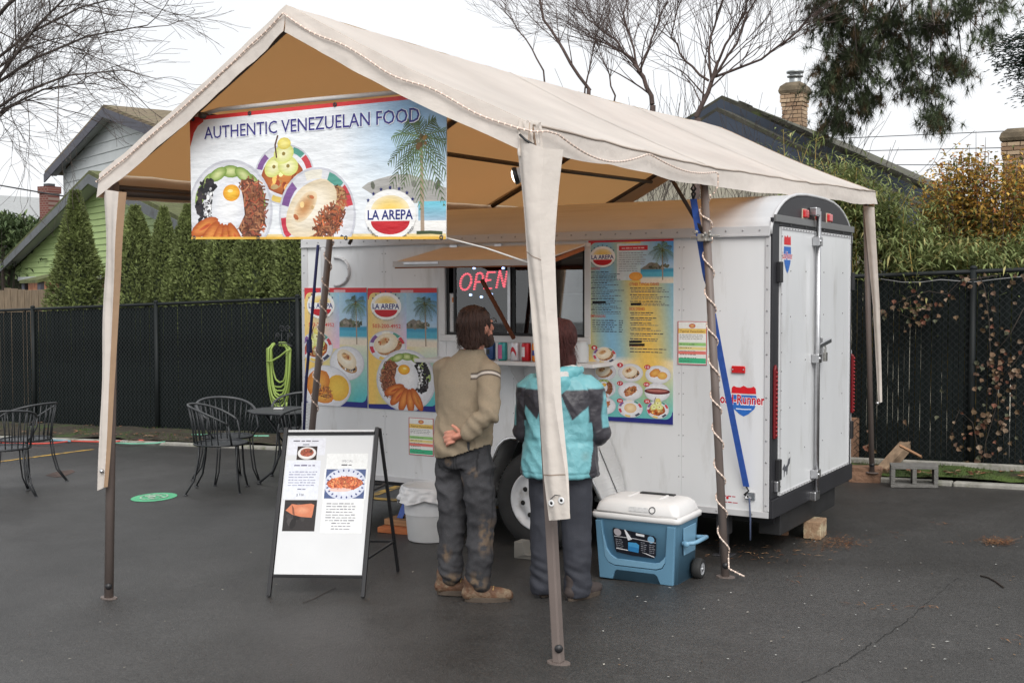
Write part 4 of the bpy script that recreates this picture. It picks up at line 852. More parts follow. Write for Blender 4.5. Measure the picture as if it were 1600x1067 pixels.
for (y0, y1, nmz) in ((.14, .862, 0), (.87, TW-.085, 1)):
    mb = MB(); mb.bb((.0, y0, dz0), (.022, y1, dz1)); d = obj('rear_door', mb, SKIN, tr, bev=.003)
    mb = MB(); t = .016
    mb.bb((.0225, y0, dz0), (.027, y1, dz0+t)); mb.bb((.0225, y0, dz1-t), (.027, y1, dz1)); mb.bb((.0225, y0, dz0+t+e), (.027, y0+t, dz1-t-e)); mb.bb((.0225, y1-t, dz0+t+e), (.027, y1, dz1-t-e)); obj('door_edge', mb, TRIM, d)
    mb = MB()
    for i in range(12):
        for zz in (dz0+.008, dz1-.008): mb.ball((.028, y0+.04+(y1-y0-.08)*i/11, zz), .005, 6, 4)
    for yy in (y0+.2, y1-.2):
        for i in range(6): mb.ball((.0225, yy, dz0+.25+i*.29), .005, 6, 4)
    for i in range(14):
        mb.ball((.028, y1-.008 if nmz else y0+.008, dz0+.06+i*(dz1-dz0-.12)/13), .005, 6, 4)
    obj('door_rivets', mb, pm('rivet_dark', (.2, .2, .2), .5), d)
    ye = .105 if not nmz else TW-.05
    for zz in (.78, 1.88) if nmz else (.7, 1.93):
        mb = MB(); mb.box((.03, ye, zz), (.028, .05, .13)); obj('hinge', mb, BLACK, d, bev=.004)
# lock bar, cams, handle, padlock
mb = MB(); yb = .835; mb.tube([(.055, yb, ZB+.02), (.055, yb, ZG+.16)], .016, 12); lb = obj('lock_bar', mb, STEEL, tr)
mb = MB(); mb.box((.045, yb-.055, ZG+.155), (.05, .09, .055)); mb.box((.045, yb-.02, ZB+.015), (.05, .1, .06)); obj('bar_cam', mb, STEEL, lb, bev=.006)
for zz in (ZG-.04, 1.36, ZB+.16): mb = MB(); mb.box((.05, yb-.005, zz), (.05, .075, .06)); mb.ball((.075, yb-.03, zz), .012, 8, 5); obj('bar_bracket', mb, STEEL, lb, bev=.008)
mb = MB(); mb.beam((.06, yb+.01, 1.44), (.085, yb+.2, 1.475), .016, .03); mb.beam((.06, yb+.06, 1.5), (.06, yb+.07, 1.36), .014, .02); obj('bar_handle', mb, STEEL, lb, bev=.004)
mb = MB(); mb.box((.07, yb+.12, 1.365), (.022, .05, .06)); mb.tube([V((.07, yb+.103, 1.39)), V((.07, yb+.1, 1.425)), V((.07, yb+.12, 1.44)), V((.07, yb+.138, 1.425)), V((.07, yb+.137, 1.39))], .0045, 6); obj('padlock', mb, pm('padlock_brass', (.5, .49, .46), .35, .8), lb, bev=.005)
# lamps and reflectors
for yy in (.64, .915, 1.19): mb = MB(); mb.box((.024, yy, ZG+.135), (.028, .085, .055)); l = obj('marker_lamp', mb, REDPL, tr, bev=.008); mb = MB(); mb.box((.016, yy, ZG+.135), (.008, .1, .065)); obj('lamp_base', mb, pm('lamp_base_cream', (.6, .5, .4), .5), l)
for yy in (.045, TW+.012):
    mb = MB(); mb.prism([V((.017, yy-.024, .9)), V((.017, yy+.024, .9)), V((.017, yy+.024, 1.33)), V((.017, yy, 1.36)), V((.017, yy-.024, 1.33))] if yy < 1 else [V((-.03, yy-.012, .9)), V((.03, yy-.012, .9)), V((.03, yy-.012, 1.33)), V((.0, yy-.012, 1.35)), V((-.03, yy-.012, 1.33))], (.016, 0, 0) if yy < 1 else (0, .03, 0)); tl = obj('tail_lamp', mb, pm('tail_red', (.16, .006, .009), .3), tr, bev=.005)
    mb = MB()
    for i in range(16): mb.ball((.034 if yy < 1 else .032, yy if yy < 1 else yy+.0, .92+i*.026), .009, 8, 5)
    obj('lamp_lens', mb, pm('deep_red_lens', (.24, .006, .01), .25), tl)
mb = MB(); mb.bb((.0, TW+.0005, ZB+.1), (.01, TW+.03, ZB+.95)); obj('corner_strip', mb, TRIM, tr)
mb = MB(); mb.bb((-.24, -.014, 1.302), (-.15, -.0008, 1.348)); rf = obj('side_reflector', mb, REDPL, tr, bev=.006); mb = MB(); mb.ball((-.23, -.0145, 1.325), .005, 6, 4); mb.ball((-.16, -.0145, 1.325), .005, 6, 4); obj('screw', mb, STEEL, rf)
mb = MB(); mb.box((.03, .075, .6), (.03, .05, .07)); obj('door_keeper', mb, STEEL, tr, bev=.006)
# shield decals
def shield(P, x, y, s, word=True):
    out_ = [(-.5, .42), (-.42, .5), (-.3, .45), (-.15, .44), (0, .52), (.15, .44), (.3, .45), (.42, .5), (.5, .42)]
    P.poly([(x+a*s, y+b*s) for a, b in out_+[(.52, .2), (-.52, .2)]][::-1], (214, 32, 42)); P.up()
    P.poly([(x+a*s, y+b*s) for a, b in [(-.52, .14), (.52, .14), (.56, -.1), (.45, -.4), (.2, -.62), (0, -.72), (-.2, -.62), (-.45, -.4), (-.56, -.1)]][::-1], (48, 108, 190)); P.up()
P = Paint(.5, .3); random.seed(2); shield(P, .3, .16, .155); P.text('Load-Runner', .112, .124, .088, (250, 250, 250), .33, .055); P.up(); P.text('Load-Runner', .117, .127, .082, (200, 28, 48), .32, .028); P.stroke([(.25, .095), (.3, .093), (.35, .095)], .006, (235, 240, 250)); P.up()
dx = -.462; P.build('shield_decal', [V((dx, -.0012, .985)), V((dx+.5, -.0012, .985)), V((dx+.5, -.0012, 1.285)), V((dx, -.0012, 1.285))], tr)
P = Paint(.24, .2); shield(P, .12, .11, .13); P.text('Load-Runner', .02, .075, .046, (250, 250, 250), .2, .05); P.up(); P.text('Load-Runner', .022, .077, .042, (196, 30, 50), .196, .015)
P.build('shield_decal', [V((.0235, .15, 1.9)), V((.0235, .39, 1.9)), V((.0235, .39, 2.2)), V((.0235, .15, 2.2))], tr)
P = Paint(.2, .14); P.poly([(.02, .07), (.06, .1), (.08, .08), (.12, .09), (.14, .12), (.18, .13), (.17, .09), (.13, .07), (.12, .03), (.105, .02), (.1, .05), (.07, .05), (.06, .015), (.05, .02), (.05, .06)][::-1], (90, 92, 98)); P.build('grey_decal', [V((.0235, .18, .62)), V((.0235, .38, .62)), V((.0235, .38, .76)), V((.0235, .18, .76))], tr)
P = Paint(.2, .12)
for i in range(2): dashes(P, .01, .07-i*.05, .18, .014, (190, 80, 90), i, 0)
P.ell(.1, .06, .012, .012, (205, 40, 50), rings=1); P.build('warning_decal', [V((-.34, -.0012, .47)), V((-.19, -.0012, .47)), V((-.19, -.0012, .56)), V((-.34, -.0012, .56))], tr)
P = Paint(.1, .1); P.rect(0, 0, .1, .1, (225, 226, 228)); P.up(); P.rect(.045, .03, .055, .07, (190, 60, 60)); P.build('door_sticker', [V((.0235, .9, 1.63)), V((.0235, .97, 1.63)), V((.0235, .97, 1.73)), V((.0235, .9, 1.73))], tr)
# ================================================================ PRINTED BOARDS ON THE TRAILER
BOARD = pm('board_white', (.7, .7, .7), .4)
def board(name, label, cat, P, x0, x1, z0, z1, th_=.006, grp=None):
    t = thing(name, label, cat, ((x0+x1)/2, 0, z0), grp); mb = MB(); mb.bb((x0, -.003-th_, z0), (x1, -.0025, z1)); obj('panel', mb, BOARD, t, bev=.001); P.build('printed_face', [V((x0, -.0035-th_, z0)), V((x1, -.0035-th_, z0)), V((x1, -.0035-th_, z1)), V((x0, -.0035-th_, z1))], t, .0002); return t
def posterbg(P, w, h, tropic=True):
    def f(a, b):
        yel = (246, 205, 110); sky_ = (150, 200, 225); tq = (70, 185, 195); wh_ = (240, 240, 232)
        k = max(0, min(1, a*1.3-.1)); top = [yel[i]*(1-k)+sky_[i]*k for i in range(3)]; bot = [yel[i]*(1-k)+tq[i]*k for i in range(3)]; mid = [yel[i]*(1-k*.8)+wh_[i]*k*.8 for i in range(3)]
        return tuple(mid[i]+(top[i]-mid[i])*max(0, (b-.55)/.45) if b > .55 else bot[i]+(mid[i]-bot[i])*(b/.55) for i in range(3))
    P.grid(0, 0, w, h, 16, 24, f); P.up()
def posterframe(P, w, h, rt=.035, rb=.04):
    n = 8; r = .05
    P.poly([(0, h), (0, h-rt-r)]+[(.008+r-r*cos(a), h-rt-r+r*sin(a)) for a in [pi/2*i/n for i in range(n+1)]]+[(w*.5, h-rt)]+[(w, h-rt), (w, h)], (212, 58, 66))
    P.poly([(w, 0), (w, rb+r)]+[(w-.006-r+r*cos(a), rb+r-r*sin(a)) for a in [pi/2*i/n for i in range(n+1)]]+[(w*.4, rb), (0, rb*.8), (0, 0)], (42, 48, 130)); P.up()
def poster(kind):
    w, h = .6, .9; P = Paint(w, h); random.seed(31+kind); posterbg(P, w, h); beach(P, .3, .47, w, h-.03); 
    P.grid(.0, .44, .34, h-.03, 8, 8, lambda a, b: (246-96*a*b, 208-6*a, 120+110*a)); P.up(); palm(P, .505, .475, .31, .13, .02)
    posterframe(P, w, h); logo(P, .16, .765, .13); P.text('503-200-4952', .165, .605, .04, (214, 48, 52), .25, .012, 'C'); P.up()
    P.rect(.29, .865, .4, .885, (215, 170, 175)); P.up()
    if kind == 1:
        plate(P, .17, .47, .165, .115, WEDGE); arepa(P, .17, .48, .115, .25); pabellon(P, .33, .22, .235, -1)
    else:
        dessert(P, .12, .46, .15); plate(P, .41, .33, .165, .13); arepa(P, .41, .345, .105, -.5, 'beans')
        plate(P, .2, .14, .25, .17); P.ell(.32, .14, .11, .1, (244, 206, 90), (232, 180, 70), 0, 18); P.up(); P.ell(.13, .17, .12, .1, (236, 176, 84), (205, 120, 50), .5, 16, jit=.06); P.ell(.16, .08, .12, .06, (240, 190, 90), (215, 130, 60), -.2, 14); P.up(); P.shred(.2, .1, .06, .05, 50, MEAT+[(230, 150, 70)], .035, .006); P.up()
    return P
board('food_poster', 'poster with dessert, bean-filled bun and yellow crepe behind the lit tent leg', 'poster', poster(0), -3.695, -3.095, .945, 1.843)
board('food_poster', 'poster with shredded meat bun and egg plate left of the serving window', 'poster', poster(1), -3.083, -2.462, .945, 1.84)
def menu():
    w, h = .61, 1.2; P = Paint(w, h); random.seed(77)
    def f(a, b):
        yel = (248, 205, 100); blu = (140, 195, 225); wh_ = (238, 238, 236); tq = (110, 195, 190); k = .5+.5*sin(a*7.5-1.2+b*1.5)
        c = [yel[i]*(1-k)+(blu[i] if b > .35 else wh_[i])*k for i in range(3)]; t = max(0, min(1, (.3-b)/.25)); return tuple(c[i]*(1-t)+tq[i]*t for i in range(3))
    P.grid(0, 0, w, h, 24, 36, f); P.up(); P.grid(.21, .93, .4, h-.03, 4, 6, lambda a, b: (222-30*a, 226-6*a, 228)); P.up(); beach(P, .38, .91, w, h-.02); palm(P, .535, .93, .2, .1, .02); P.ell(.345, .955, .048, .028, (246, 176, 80), (240, 160, 70)); P.up()
    posterframe(P, w, h, .02, .03); logo(P, .105, 1.085, .09)
    P.rect(.225, 1.125, .43, 1.155, (206, 50, 60)); P.up(); dashes(P, .245, 1.136, .16, .009, (250, 220, 220), 3, 0); P.up()
    G = (96, 98, 112)
    for i in range(9): dashes(P, .225, 1.105-i*.0145, .2 if i < 6 else .14, .007, (140, 145, 158), i, .15)
    P.text('AREPAS', .018, 1.0, .026, (206, 66, 54), .07, .012); P.text('OTHER TYPICAL DISHES', .3, .895, .026, (206, 66, 54), .21, .012); P.text('SIDE DISHES', .3, .735, .026, (206, 66, 54), .11, .012); P.text('EMPANADAS', .018, .685, .026, (206, 66, 54), .11, .012); P.text('DESSERTS', .3, .497, .024, (206, 66, 54), .1, .012)
    y = .982
    for i in range(8): dashes(P, .022, y, .2, .0085, (52, 52, 78), 20+i, .4); dashes(P, .03, y-.014, .235, .0075, G, 40+i, .25); dashes(P, .03, y-.025, .22, .0065, G, 60+i, .6); y -= .0355
    y = .662
    for i in range(6): dashes(P, .03, y, .19, .0085, (52, 52, 78), 80+i, .3); dashes(P, .225, y, .03, .0085, (52, 52, 78), 90+i, 0); y -= .0145
    y = .875
    for i in range(3):
        dashes(P, .305, y, .24, .0085, (52, 52, 78), 100+i, .3)
        for j in range(2): dashes(P, .312, y-.013-j*.011, .27, .007, G, 120+i*3+j, .2)
        y -= .043
    y = .715
    for i in range(6): dashes(P, .305, y, .26, .0085, (52, 52, 78), 150+i, .4); dashes(P, .312, y-.012, .25, .007, G, 170+i, .5); y -= .034
    y = .48
    for i in range(2): dashes(P, .305, y-i*.02, .27, .0085, (52, 52, 78), 190+i, .2)
    P.up()
    for x_, y_, l in ((.03, .783, .1), (.31, .773, .075), (.3, .527, .09), (.3, .507, .11)): P.stroke([(x_, y_), (x_+l, y_+.003)], .016, (14, 14, 18))
    P.up(); items = [(.12, .435, 'a', '1'), (.115, .325, 'a', '2'), (.31, .325, 'b', '3'), (.505, .318, 'c', '10'), (.115, .215, 'p', '13'), (.31, .205, 'd', '17'), (.5, .205, 'h', '18'), (.115, .1, 'd', '19'), (.31, .09, 'e', '20'), (.505, .095, 's', '25')]
    for x_, y_, k, nm in items:
        if k in 'a' and nm == '1': plate(P, x_, y_, .088, .055, WEDGE); arepa(P, x_, y_+.005, .06, .2)
        elif k == 's': dessert(P, x_, y_+.005, .075)
        else:
            plate(P, x_, y_, .09, .06, WEDGE if k == 'e' else None)
            if k == 'a': arepa(P, x_, y_, .058, .25)
            elif k == 'b': arepa(P, x_, y_, .058, .2, 'beans')
            elif k == 'c': P.ell(x_-.02, y_+.01, .04, .025, (240, 190, 100), (210, 130, 60), .4, jit=.1); P.ell(x_+.03, y_-.005, .035, .025, (244, 205, 110), (225, 160, 80)); P.up()
            elif k == 'p': pabellon(P, x_, y_, .07)
            elif k == 'd': P.ell(x_, y_, .05, .026, (222, 170, 110), (180, 100, 60), .5, jit=.15); P.up(); P.shred(x_, y_, .04, .02, 24, MEAT+[(220, 180, 130)], .02, .005); P.up()
            elif k == 'h': P.ell(x_, y_+.005, .09, .02, (140, 70, 70), (90, 35, 40)); P.up(); P.ell(x_, y_+.009, .075, .008, (190, 120, 110)); P.up()
            elif k == 'e': P.ell(x_, y_+.003, .045, .032, (246, 224, 185), (228, 190, 140)); P.up()
        P.ell(x_-.075, y_+.048, .022, .015, (206, 40, 56)); P.up(); P.text(nm, x_-.075, y_+.0405, .02, (252, 250, 250), .016 if len(nm) < 2 else .026, .01, 'C'); P.up()
    return P
board('menu_board', 'tall printed menu board with numbered dishes right of the serving window', 'menu', menu(), -1.243, -.632, .957, 2.155)
def flyer(seed):
    w, h = .18, .27; P = Paint(w, h); P.rect(0, 0, w, h, (190, 60, 75)); P.up(); P.rect(.005, .005, w-.005, h-.004, (243, 244, 240)); P.up(); P.ell(w/2, h-.028, .02, .014, (238, 200, 120), (200, 80, 70)); P.rect(.005, h-.075, w-.005, h-.045, (240, 204, 110)); P.up(); P.text('Typical Venezuelan', w/2, h-.068, .019, (120, 60, 40), .15, .006, 'C')
    for i in range(3): dashes(P, .012, h-.088-i*.011, w-.03, .006, (150, 150, 150), seed+i, .1)
    for y_, c in ((.118, (160, 212, 130)), (.066, (236, 130, 120)), (.01, (70, 190, 140)), (.092, (240, 222, 150))): P.rect(.006, y_, w-.006, y_+(.02 if y_ > .02 else .032), c)
    P.up()
    for i in range(6): dashes(P, .014, .02+i*.021, w*.6, .006, (90, 110, 100), seed+9+i, .4)
    return P
board('info_flyer', 'small colour-banded flyer on the trailer low left of the standing man', 'flyer', flyer(300), -2.72, -2.5, .622, .895, .002)
board('info_flyer', 'small colour-banded flyer beside the tall menu board, behind the lit tent leg', 'flyer', flyer(400), -.604, -.405, 1.345, 1.622, .002)
# OPEN sign of red dots behind the glass
sg = thing('open_sign', 'dark dot-lit sign reading OPEN in red with blue dots in the window', 'sign', (-2.1, .03, wz0+.02)); mb = MB(); mb.bb((-2.3, .0135, 1.74), (-1.885, .02, 2.04)); obj('backing', mb, pm('sign_clear_black', (.03, .03, .033), .25), sg)
RLED = pm('red_led', (.8, .05, .08), .4, emit=(1, .09, .14), es=1.0); BLED = pm('blue_led', (.3, .4, 1), .4, emit=(.45, .6, 1), es=2.6)
mb = MB()
def dots(path, step, closed=False):
    P = [V((x, 0, z)) for x, z in path]; acc = 0
    for a, b_ in zip(P, P[1:]+([P[0]] if closed else [])):
        l = (b_-a).length; k = acc
        while k < l: q = a.lerp(b_, k/l); mb.ball((q.x, .0115, q.z), .0068, 8, 5); k += step
        acc = k-l
sx, sz = -2.275, 1.83; st = .0175
dots([(sx+.045+.045*cos(q)*1+.012*sin(q), sz+.052+.058*sin(q)) for q in [2*pi*i/20 for i in range(20)]], st, True)
ox = sx+.115; dots([(ox, sz+.0), (ox+.025, sz+.11), (ox+.06, sz+.115), (ox+.078, sz+.085), (ox+.06, sz+.052), (ox+.018, sz+.05)], st)
ox = sx+.2; dots([(ox+.085, sz+.118), (ox+.028, sz+.118), (ox+.0, sz+.005), (ox+.06, sz+.005)], st); dots([(ox+.014, sz+.06), (ox+.06, sz+.065)], st)
ox = sx+.3; dots([(ox, sz+.012), (ox+.028, sz+.128), (ox+.062, sz+.012), (ox+.09, sz+.135)], st)
obj('red_dots', mb, RLED, sg); mb = MB()
for x_, z_ in ((-2.16, 1.978), (-1.99, 2.0), (-1.92, 1.975), (-2.19, 1.79), (-2.1, 1.775), (-2.02, 1.795)): mb.ball((x_, .011, z_), .0085, 8, 5)
obj('blue_dots', mb, BLED, sg)
# paper notice inside the window and a green leaflet
P = Paint(.2, .28); random.seed(4); P.rect(0, 0, .2, .28, (225, 225, 226)); P.up(); P.rect(.015, .22, .09, .258, (226, 160, 110)); P.ell(.05, .24, .03, .016, (240, 205, 110), (190, 90, 80)); P.rect(.1, .235, .18, .255, (110, 140, 190)); P.rect(.1, .264, .19, .27, (200, 120, 120)); P.up()
for i in range(13): dashes(P, .02, .2-i*.0145, .16, .006, (130, 130, 138), 500+i, .4)
t = thing('window_notice', 'framed white paper notice propped behind the glass under the red letters', 'notice', (-2.26, .02, wz0+.02)); mb = MB(); mb.bb((-2.372, .0125, 1.525), (-2.165, .017, 1.8)); obj('frame', mb, pm('notice_frame', (.6, .6, .6), .4), t); P.build('paper', [V((-2.362, .0122, 1.533)), V((-2.175, .0122, 1.533)), V((-2.175, .0122, 1.792)), V((-2.362, .0122, 1.792))], t)
P = Paint(.12, .22); P.rect(0, 0, .12, .22, (150, 205, 100)); P.up(); P.ell(.05, .09, .03, .05, (70, 130, 60), (180, 220, 120)); P.rect(.01, .15, .11, .18, (225, 235, 200)); t = thing('green_leaflet', 'green leaflet standing behind the glass by the window post', 'leaflet', (-1.93, .02, 1.53)); mb = MB(); mb.bb((-2.0, .0125, 1.53), (-1.89, .016, 1.72)); obj('card', mb, BOARD, t); P.build('paper', [V((-2.0, .0122, 1.53)), V((-1.89, .0122, 1.53)), V((-1.89, .0122, 1.72)), V((-2.0, .0122, 1.72))], t)
# drink cans on the shelf
def can(x, y, cols, label, mark):
    t = thing('drink_can', label, 'can', (x, y, zs+.025)); r = .033; z0 = zs+.026; H = .122
    mb = MB(); mb.lathe([(r*.8, 0), (r*.98, .008), (r, .012), (r, H-.014), (r*.88, H-.003), (r*.86, H)], (x, y, z0), 24); mb.f.append([i for i in range(24)][::-1]); mb.m.append(0); mb.s.append(False); b = obj('body', mb, cols[0], t)
    mb = MB(); mb.lathe([(r*.86, H-.001), (r*.84, H+.001), (r*.78, H-.004), (0, H-.004)], (x, y, z0), 24); obj('lid', mb, STEEL, t)
    mb = MB()
    if mark == 'stripe': mb.lathe([(r+.0006, .03), (r+.0006, .095)], (x, y, z0), 20, a0=-2.6, a1=-1.4)
    elif mark == 'split': mb.lathe([(r+.0006, .012), (r+.0006, H-.016)], (x, y, z0), 20, a0=-2.6, a1=-1.2)
    elif mark == 'swoosh': mb.grid(lambda a, q: V((x+(r+.0008)*cos(-2.5+1.6*a), y+(r+.0008)*sin(-2.5+1.6*a), z0+.02+.05*sin(a*3)*.9+.03*q)), 14, 2)
    else: mb.lathe([(r+.0006, .04), (r+.0006, .075)], (x, y, z0), 20, a0=-2.4, a1=-1.3)
    obj('label_band', mb, cols[1], t)
cm = lambda n, c: pm(n, srgb(*c), .3, .3, var=.1, vs=30)
can(-1.89, -.2, (cm('can_blue', (40, 70, 120)), cm('can_dark', (35, 40, 45))), 'dark blue drink can half behind the bearded chin', 'band')
can(-1.795, -.2, (cm('can_teal', (60, 150, 150)), cm('can_pink', (195, 95, 140))), 'teal and pink drink can on the serving shelf', 'split')
can(-1.695, -.2, (cm('can_silver', (205, 205, 210)), cm('can_red2', (190, 30, 45))), 'silver and red drink can on the serving shelf', 'swoosh')
can(-1.61, -.2, (cm('can_red', (180, 24, 36)), cm('can_white', (225, 220, 220))), 'red drink can with white marking on the serving shelf', 'stripe')
can(-1.53, -.2, (cm('can_orange', (235, 140, 40)), cm('can_blue3', (70, 80, 150))), 'orange drink can beside the hanging leg cloth', 'band')
th = thing('glass_jar', 'clear jar at the shelf end near the menu board', 'jar', (-1.22, -.16, zs+.025)); mb = MB(); mb.lathe([(0, .002), (.05, .002), (.052, .01), (.052, .1), (.045, .12), (.045, .13)], (-1.22, -.16, zs+.025), 20); obj('body', mb, pm('jar_grey', (.6, .62, .63), .2), th); mb = MB(); mb.lathe([(.047, .128), (.047, .142), (0, .143)], (-1.22, -.16, zs+.025), 20); obj('lid', mb, TRIM, th)
# ratchet straps
BLUE = pm('blue_webbing', srgb(48, 88, 172), .7, var=.12, vs=30); NAVY = pm('navy_rope', srgb(38, 42, 92), .7)
s0 = V((-.317, -.455, 2.36)); s1 = V((-.132, -.03, .6)); th = thing('ratchet_strap', 'blue ratchet strap from the tent leg down to the trailer side ring', 'strap', s1)
mb = MB(); N = 40
def stp(k):
    p = s0.lerp(s1, k)+V((0.0, -.03*sin(pi*k), 0)); tw = pi*1.1*min(1, max(0, (k-.25)/.14)) if k < .5 else pi*1.1; return p, tw
L_ = []
for i in range(N+1):
    p, tw = stp(i/N); d = (s1-s0).normalized(); a = V((1, .35, 0)).normalized(); b_ = d.cross(a).normalized(); w_ = (a*cos(tw)+b_*sin(tw))*.02; L_.append((p-w_, p+w_))
mb.add([q for pr_ in L_ for q in pr_], [(2*i, 2*i+1, 2*i+3, 2*i+2) for i in range(N)]); o = obj('webbing', mb, BLUE, th); m_ = o.modifiers.new('thick', 'SOLIDIFY'); m_.thickness = .003
mb = MB(); q = s0; mb.tube([q+V((0, 0, .0)), q+V((.012, 0, .03)), q+V((-.012, -.005, .06)), q+V((.0, 0, .085)), q+V((.014, 0, .06)), q+V((-.01, 0, .03)), q], .007, 6); obj('hook', mb, BLACK, th)
mb = MB(); mb.tube([q+V((0, 0, .085)), q+V((.0, .005, .14)), V((-.268, -.435, 2.5))], .01, 6); obj('yellow_cord', mb, pm('yellow_rope', srgb(160, 150, 95), .8), th)
mb = MB(); q = s1; mb.tube([q+V((0, 0, 0)), q+V((.016, 0, -.025)), q+V((-.012, 0, -.05)), q+V((.01, .02, -.065))], .006, 6); obj('hook', mb, BLACK, th)
mb = MB(); mb.box(q+V((.02, .02, -.06)), (.06, .012, .045)); mb.tube([q+V((0, .012, -.05)), q+V((0, -.01, -.07)), q+V((.025, .012, -.075))], .005, 6); obj('ring_plate', mb, STEEL, th)
mb = MB(); mb.tube([q+V((.02, 0, -.07)), q+V((.028, .0, -.2)), q+V((.032, -.01, -.33))], .006, 5); obj('loose_tail', mb, pm('grey_blue_cord', srgb(70, 80, 105), .8), th)
mb = MB(); cq = V((-.245, -.452, 2.13)); mb.box(cq, (.075, .06, .045)); mb.tube([cq+V((-.08, -.02, 0)), cq+V((.1, -.02, .01))], .008, 6)
for i in range(8): mb.ball(cq+V((random.uniform(-.05, .05), -.035, random.uniform(-.035, .035))), .011, 6, 4)
tag(obj('pole_clamp', mb, pm('clamp_grey', (.35, .34, .32), .5, .4), bev=.004), 'bundled clamp and cord knot on the tent leg above the strap', 'clamp')
th = thing('tie_rope', 'navy blue tie rope running down beside the tent leg at the posters', 'rope', V((-3.5, -.4, .2)))
a, b_ = onY(497, 383, -.43), onY(478, 600, -.3); c_ = onY(474, 690, -.25); mb = MB(); mb.tube([a, a.lerp(b_, .5), b_, c_], .011, 6); obj('rope', mb, NAVY, th); mb = MB(); mb.box(a.lerp(b_, .72), (.035, .03, .1)); obj('buckle', mb, NAVY, th, bev=.006)
# ================================================================ SANDWICH BOARD
fl_, fr_ = onG(420, 932), onG(567, 934); rr_ = onG(622, 893); rl_ = rr_+(fl_-fr_); top = 1.03
hr = (fr_+rr_)/2; hl = (fl_+rl_)/2; hr.z = hl.z = 1.035; hr = fr_.lerp(rr_, .42); hl = fl_.lerp(rl_, .42); hr.z = 1.03; hl.z = 1.02
th = thing('sandwich_board', 'white A-frame sandwich board with dish photos in a black metal frame', 'sign', (fl_+rr_)/2)
wv = (fr_-fl_).normalized()
for a, b in ((fl_, hl), (fr_, hr)):
    mb = MB(); mb.beam(a+V((0, 0, .004)), b, .024, .022, wv); obj('front_leg', mb, BLACK, th, bev=.003)
for a, b in ((rl_, hl), (rr_, hr)):
    mb = MB(); mb.beam(a+V((0, 0, .004)), b-wv*0+V((0, .022, -.01)), .018, .018, wv); obj('rear_leg', mb, BLACK, th, bev=.002)
def fp(a, b): return fl_.lerp(hl, b).lerp(fr_.lerp(hr, b), a)
mb = MB(); mb.beam(fp(.02, .965), fp(.98, .965), .03, .018); obj('cross_rail', mb, BLACK, th, bev=.002); mb = MB(); mb.beam(fp(.02, .12), fp(.98, .12), .016, .014); obj('cross_rail', mb, BLACK, th, bev=.002)
for k in (.22, .62): a = rl_.lerp(hl, k)+V((0, .022*k, 0)); b = rr_.lerp(hr, k)+V((0, .022*k, 0)); mb = MB(); mb.beam(a, b, .016, .014); obj('stay_bar', mb, BLACK, th)
for k in (.22, .62): mb = MB(); mb.beam(fr_.lerp(hr, k), rr_.lerp(hr, k), .012, .012); obj('stay_bar', mb, BLACK, th)
nf = (fp(1, .2)-fp(0, .2)).cross(fp(0, .8)-fp(0, .2)).normalized()
mb = MB(); q = [fp(.03, .13), fp(.97, .13), fp(.97, .985), fp(.03, .985)]; mb.prism([p-nf*.004 for p in q], nf*.008); obj('white_panel', mb, pm('whiteboard', (.68, .69, .7), .3, var=.02), th)
W_, H_ = .52, .86; P = Paint(W_, H_); random.seed(8)
P.rect(.0, .735, .235, .845, (226, 228, 236)); P.rect(0, .455, .215, .7, (226, 230, 240)); P.rect(.25, .245, .505, .745, (236, 238, 238)); P.up()
P.text('', 0, 0, .01, (0, 0, 0))
dashes(P, .03, .822, .16, .012, (120, 118, 128), 1, 0); dashes(P, .09, .8, .05, .011, (100, 100, 110), 2, 0)
P.rect(.06, .705, .185, .792, (52, 40, 36)); P.up(); P.ell(.122, .748, .058, .04, (244, 242, 240), (225, 222, 220)); P.up(); P.ell(.122, .752, .042, .027, (150, 70, 52), (170, 95, 70), jit=.04); P.blobs(.122, .752, .035, .02, 24, [(120, 60, 45), (180, 95, 70), (90, 80, 50)], .007); P.up()
dashes(P, .05, .665, .13, .013, (110, 105, 135), 3, 0)
for i in range(6): dashes(P, .022, .625-i*.017, .18, .009, (150, 152, 178), 4+i, .1)
dashes(P, .085, .515, .05, .009, (120, 120, 140), 11, 0); P.text('$ 7.00', .105, .475, .022, (80, 80, 90), .045, .006, 'C')
P.rect(.015, .255, .215, .45, (48, 44, 44)); P.blobs(.115, .35, .07, .07, 40, [(60, 56, 55), (38, 34, 34), (75, 70, 70)], .03); P.up()
P.poly([(.025, .385), (.06, .425), (.1, .42), (.18, .428), (.2, .42), (.195, .365), (.19, .34), (.12, .345), (.065, .36)][::-1], (208, 128, 94)); P.up(); P.ell(.13, .385, .05, .028, (222, 156, 122), (208, 128, 94)); P.poly([(.06, .42), (.075, .4), (.085, .35), (.07, .365)][::-1], (130, 80, 60)); P.up()
P.text('SPECIAL', .38, .69, .02, (150, 150, 158), .07, .0, 'C'); dashes(P, .345, .668, .07, .012, (90, 90, 98), 12, 0)
P.rect(.255, .46, .5, .645, (80, 96, 140)); P.up(); P.ell(.378, .552, .13, .1, (236, 238, 244), (210, 216, 232)); P.up()
P.rect(.243, .455, .2548, .65, (236, 238, 238)); P.rect(.5, .455, .512, .65, (236, 238, 238)); P.up()
for i in range(22):
    a = 2*pi*i/22; P.ell(.378+.112*cos(a), .552+.085*sin(a), .008, .005, (60, 72, 130), None, a, 7, rings=1)
P.up(); P.ell(.375, .555, .11, .045, (228, 140, 92), (190, 90, 60), .02, 26, jit=.05); P.up(); P.shred(.375, .557, .1, .035, 130, [(240, 165, 110), (200, 100, 65), (225, 130, 85), (180, 80, 55)], .03, .006); P.ell(.35, .515, .07, .012, (235, 200, 190)); P.up()
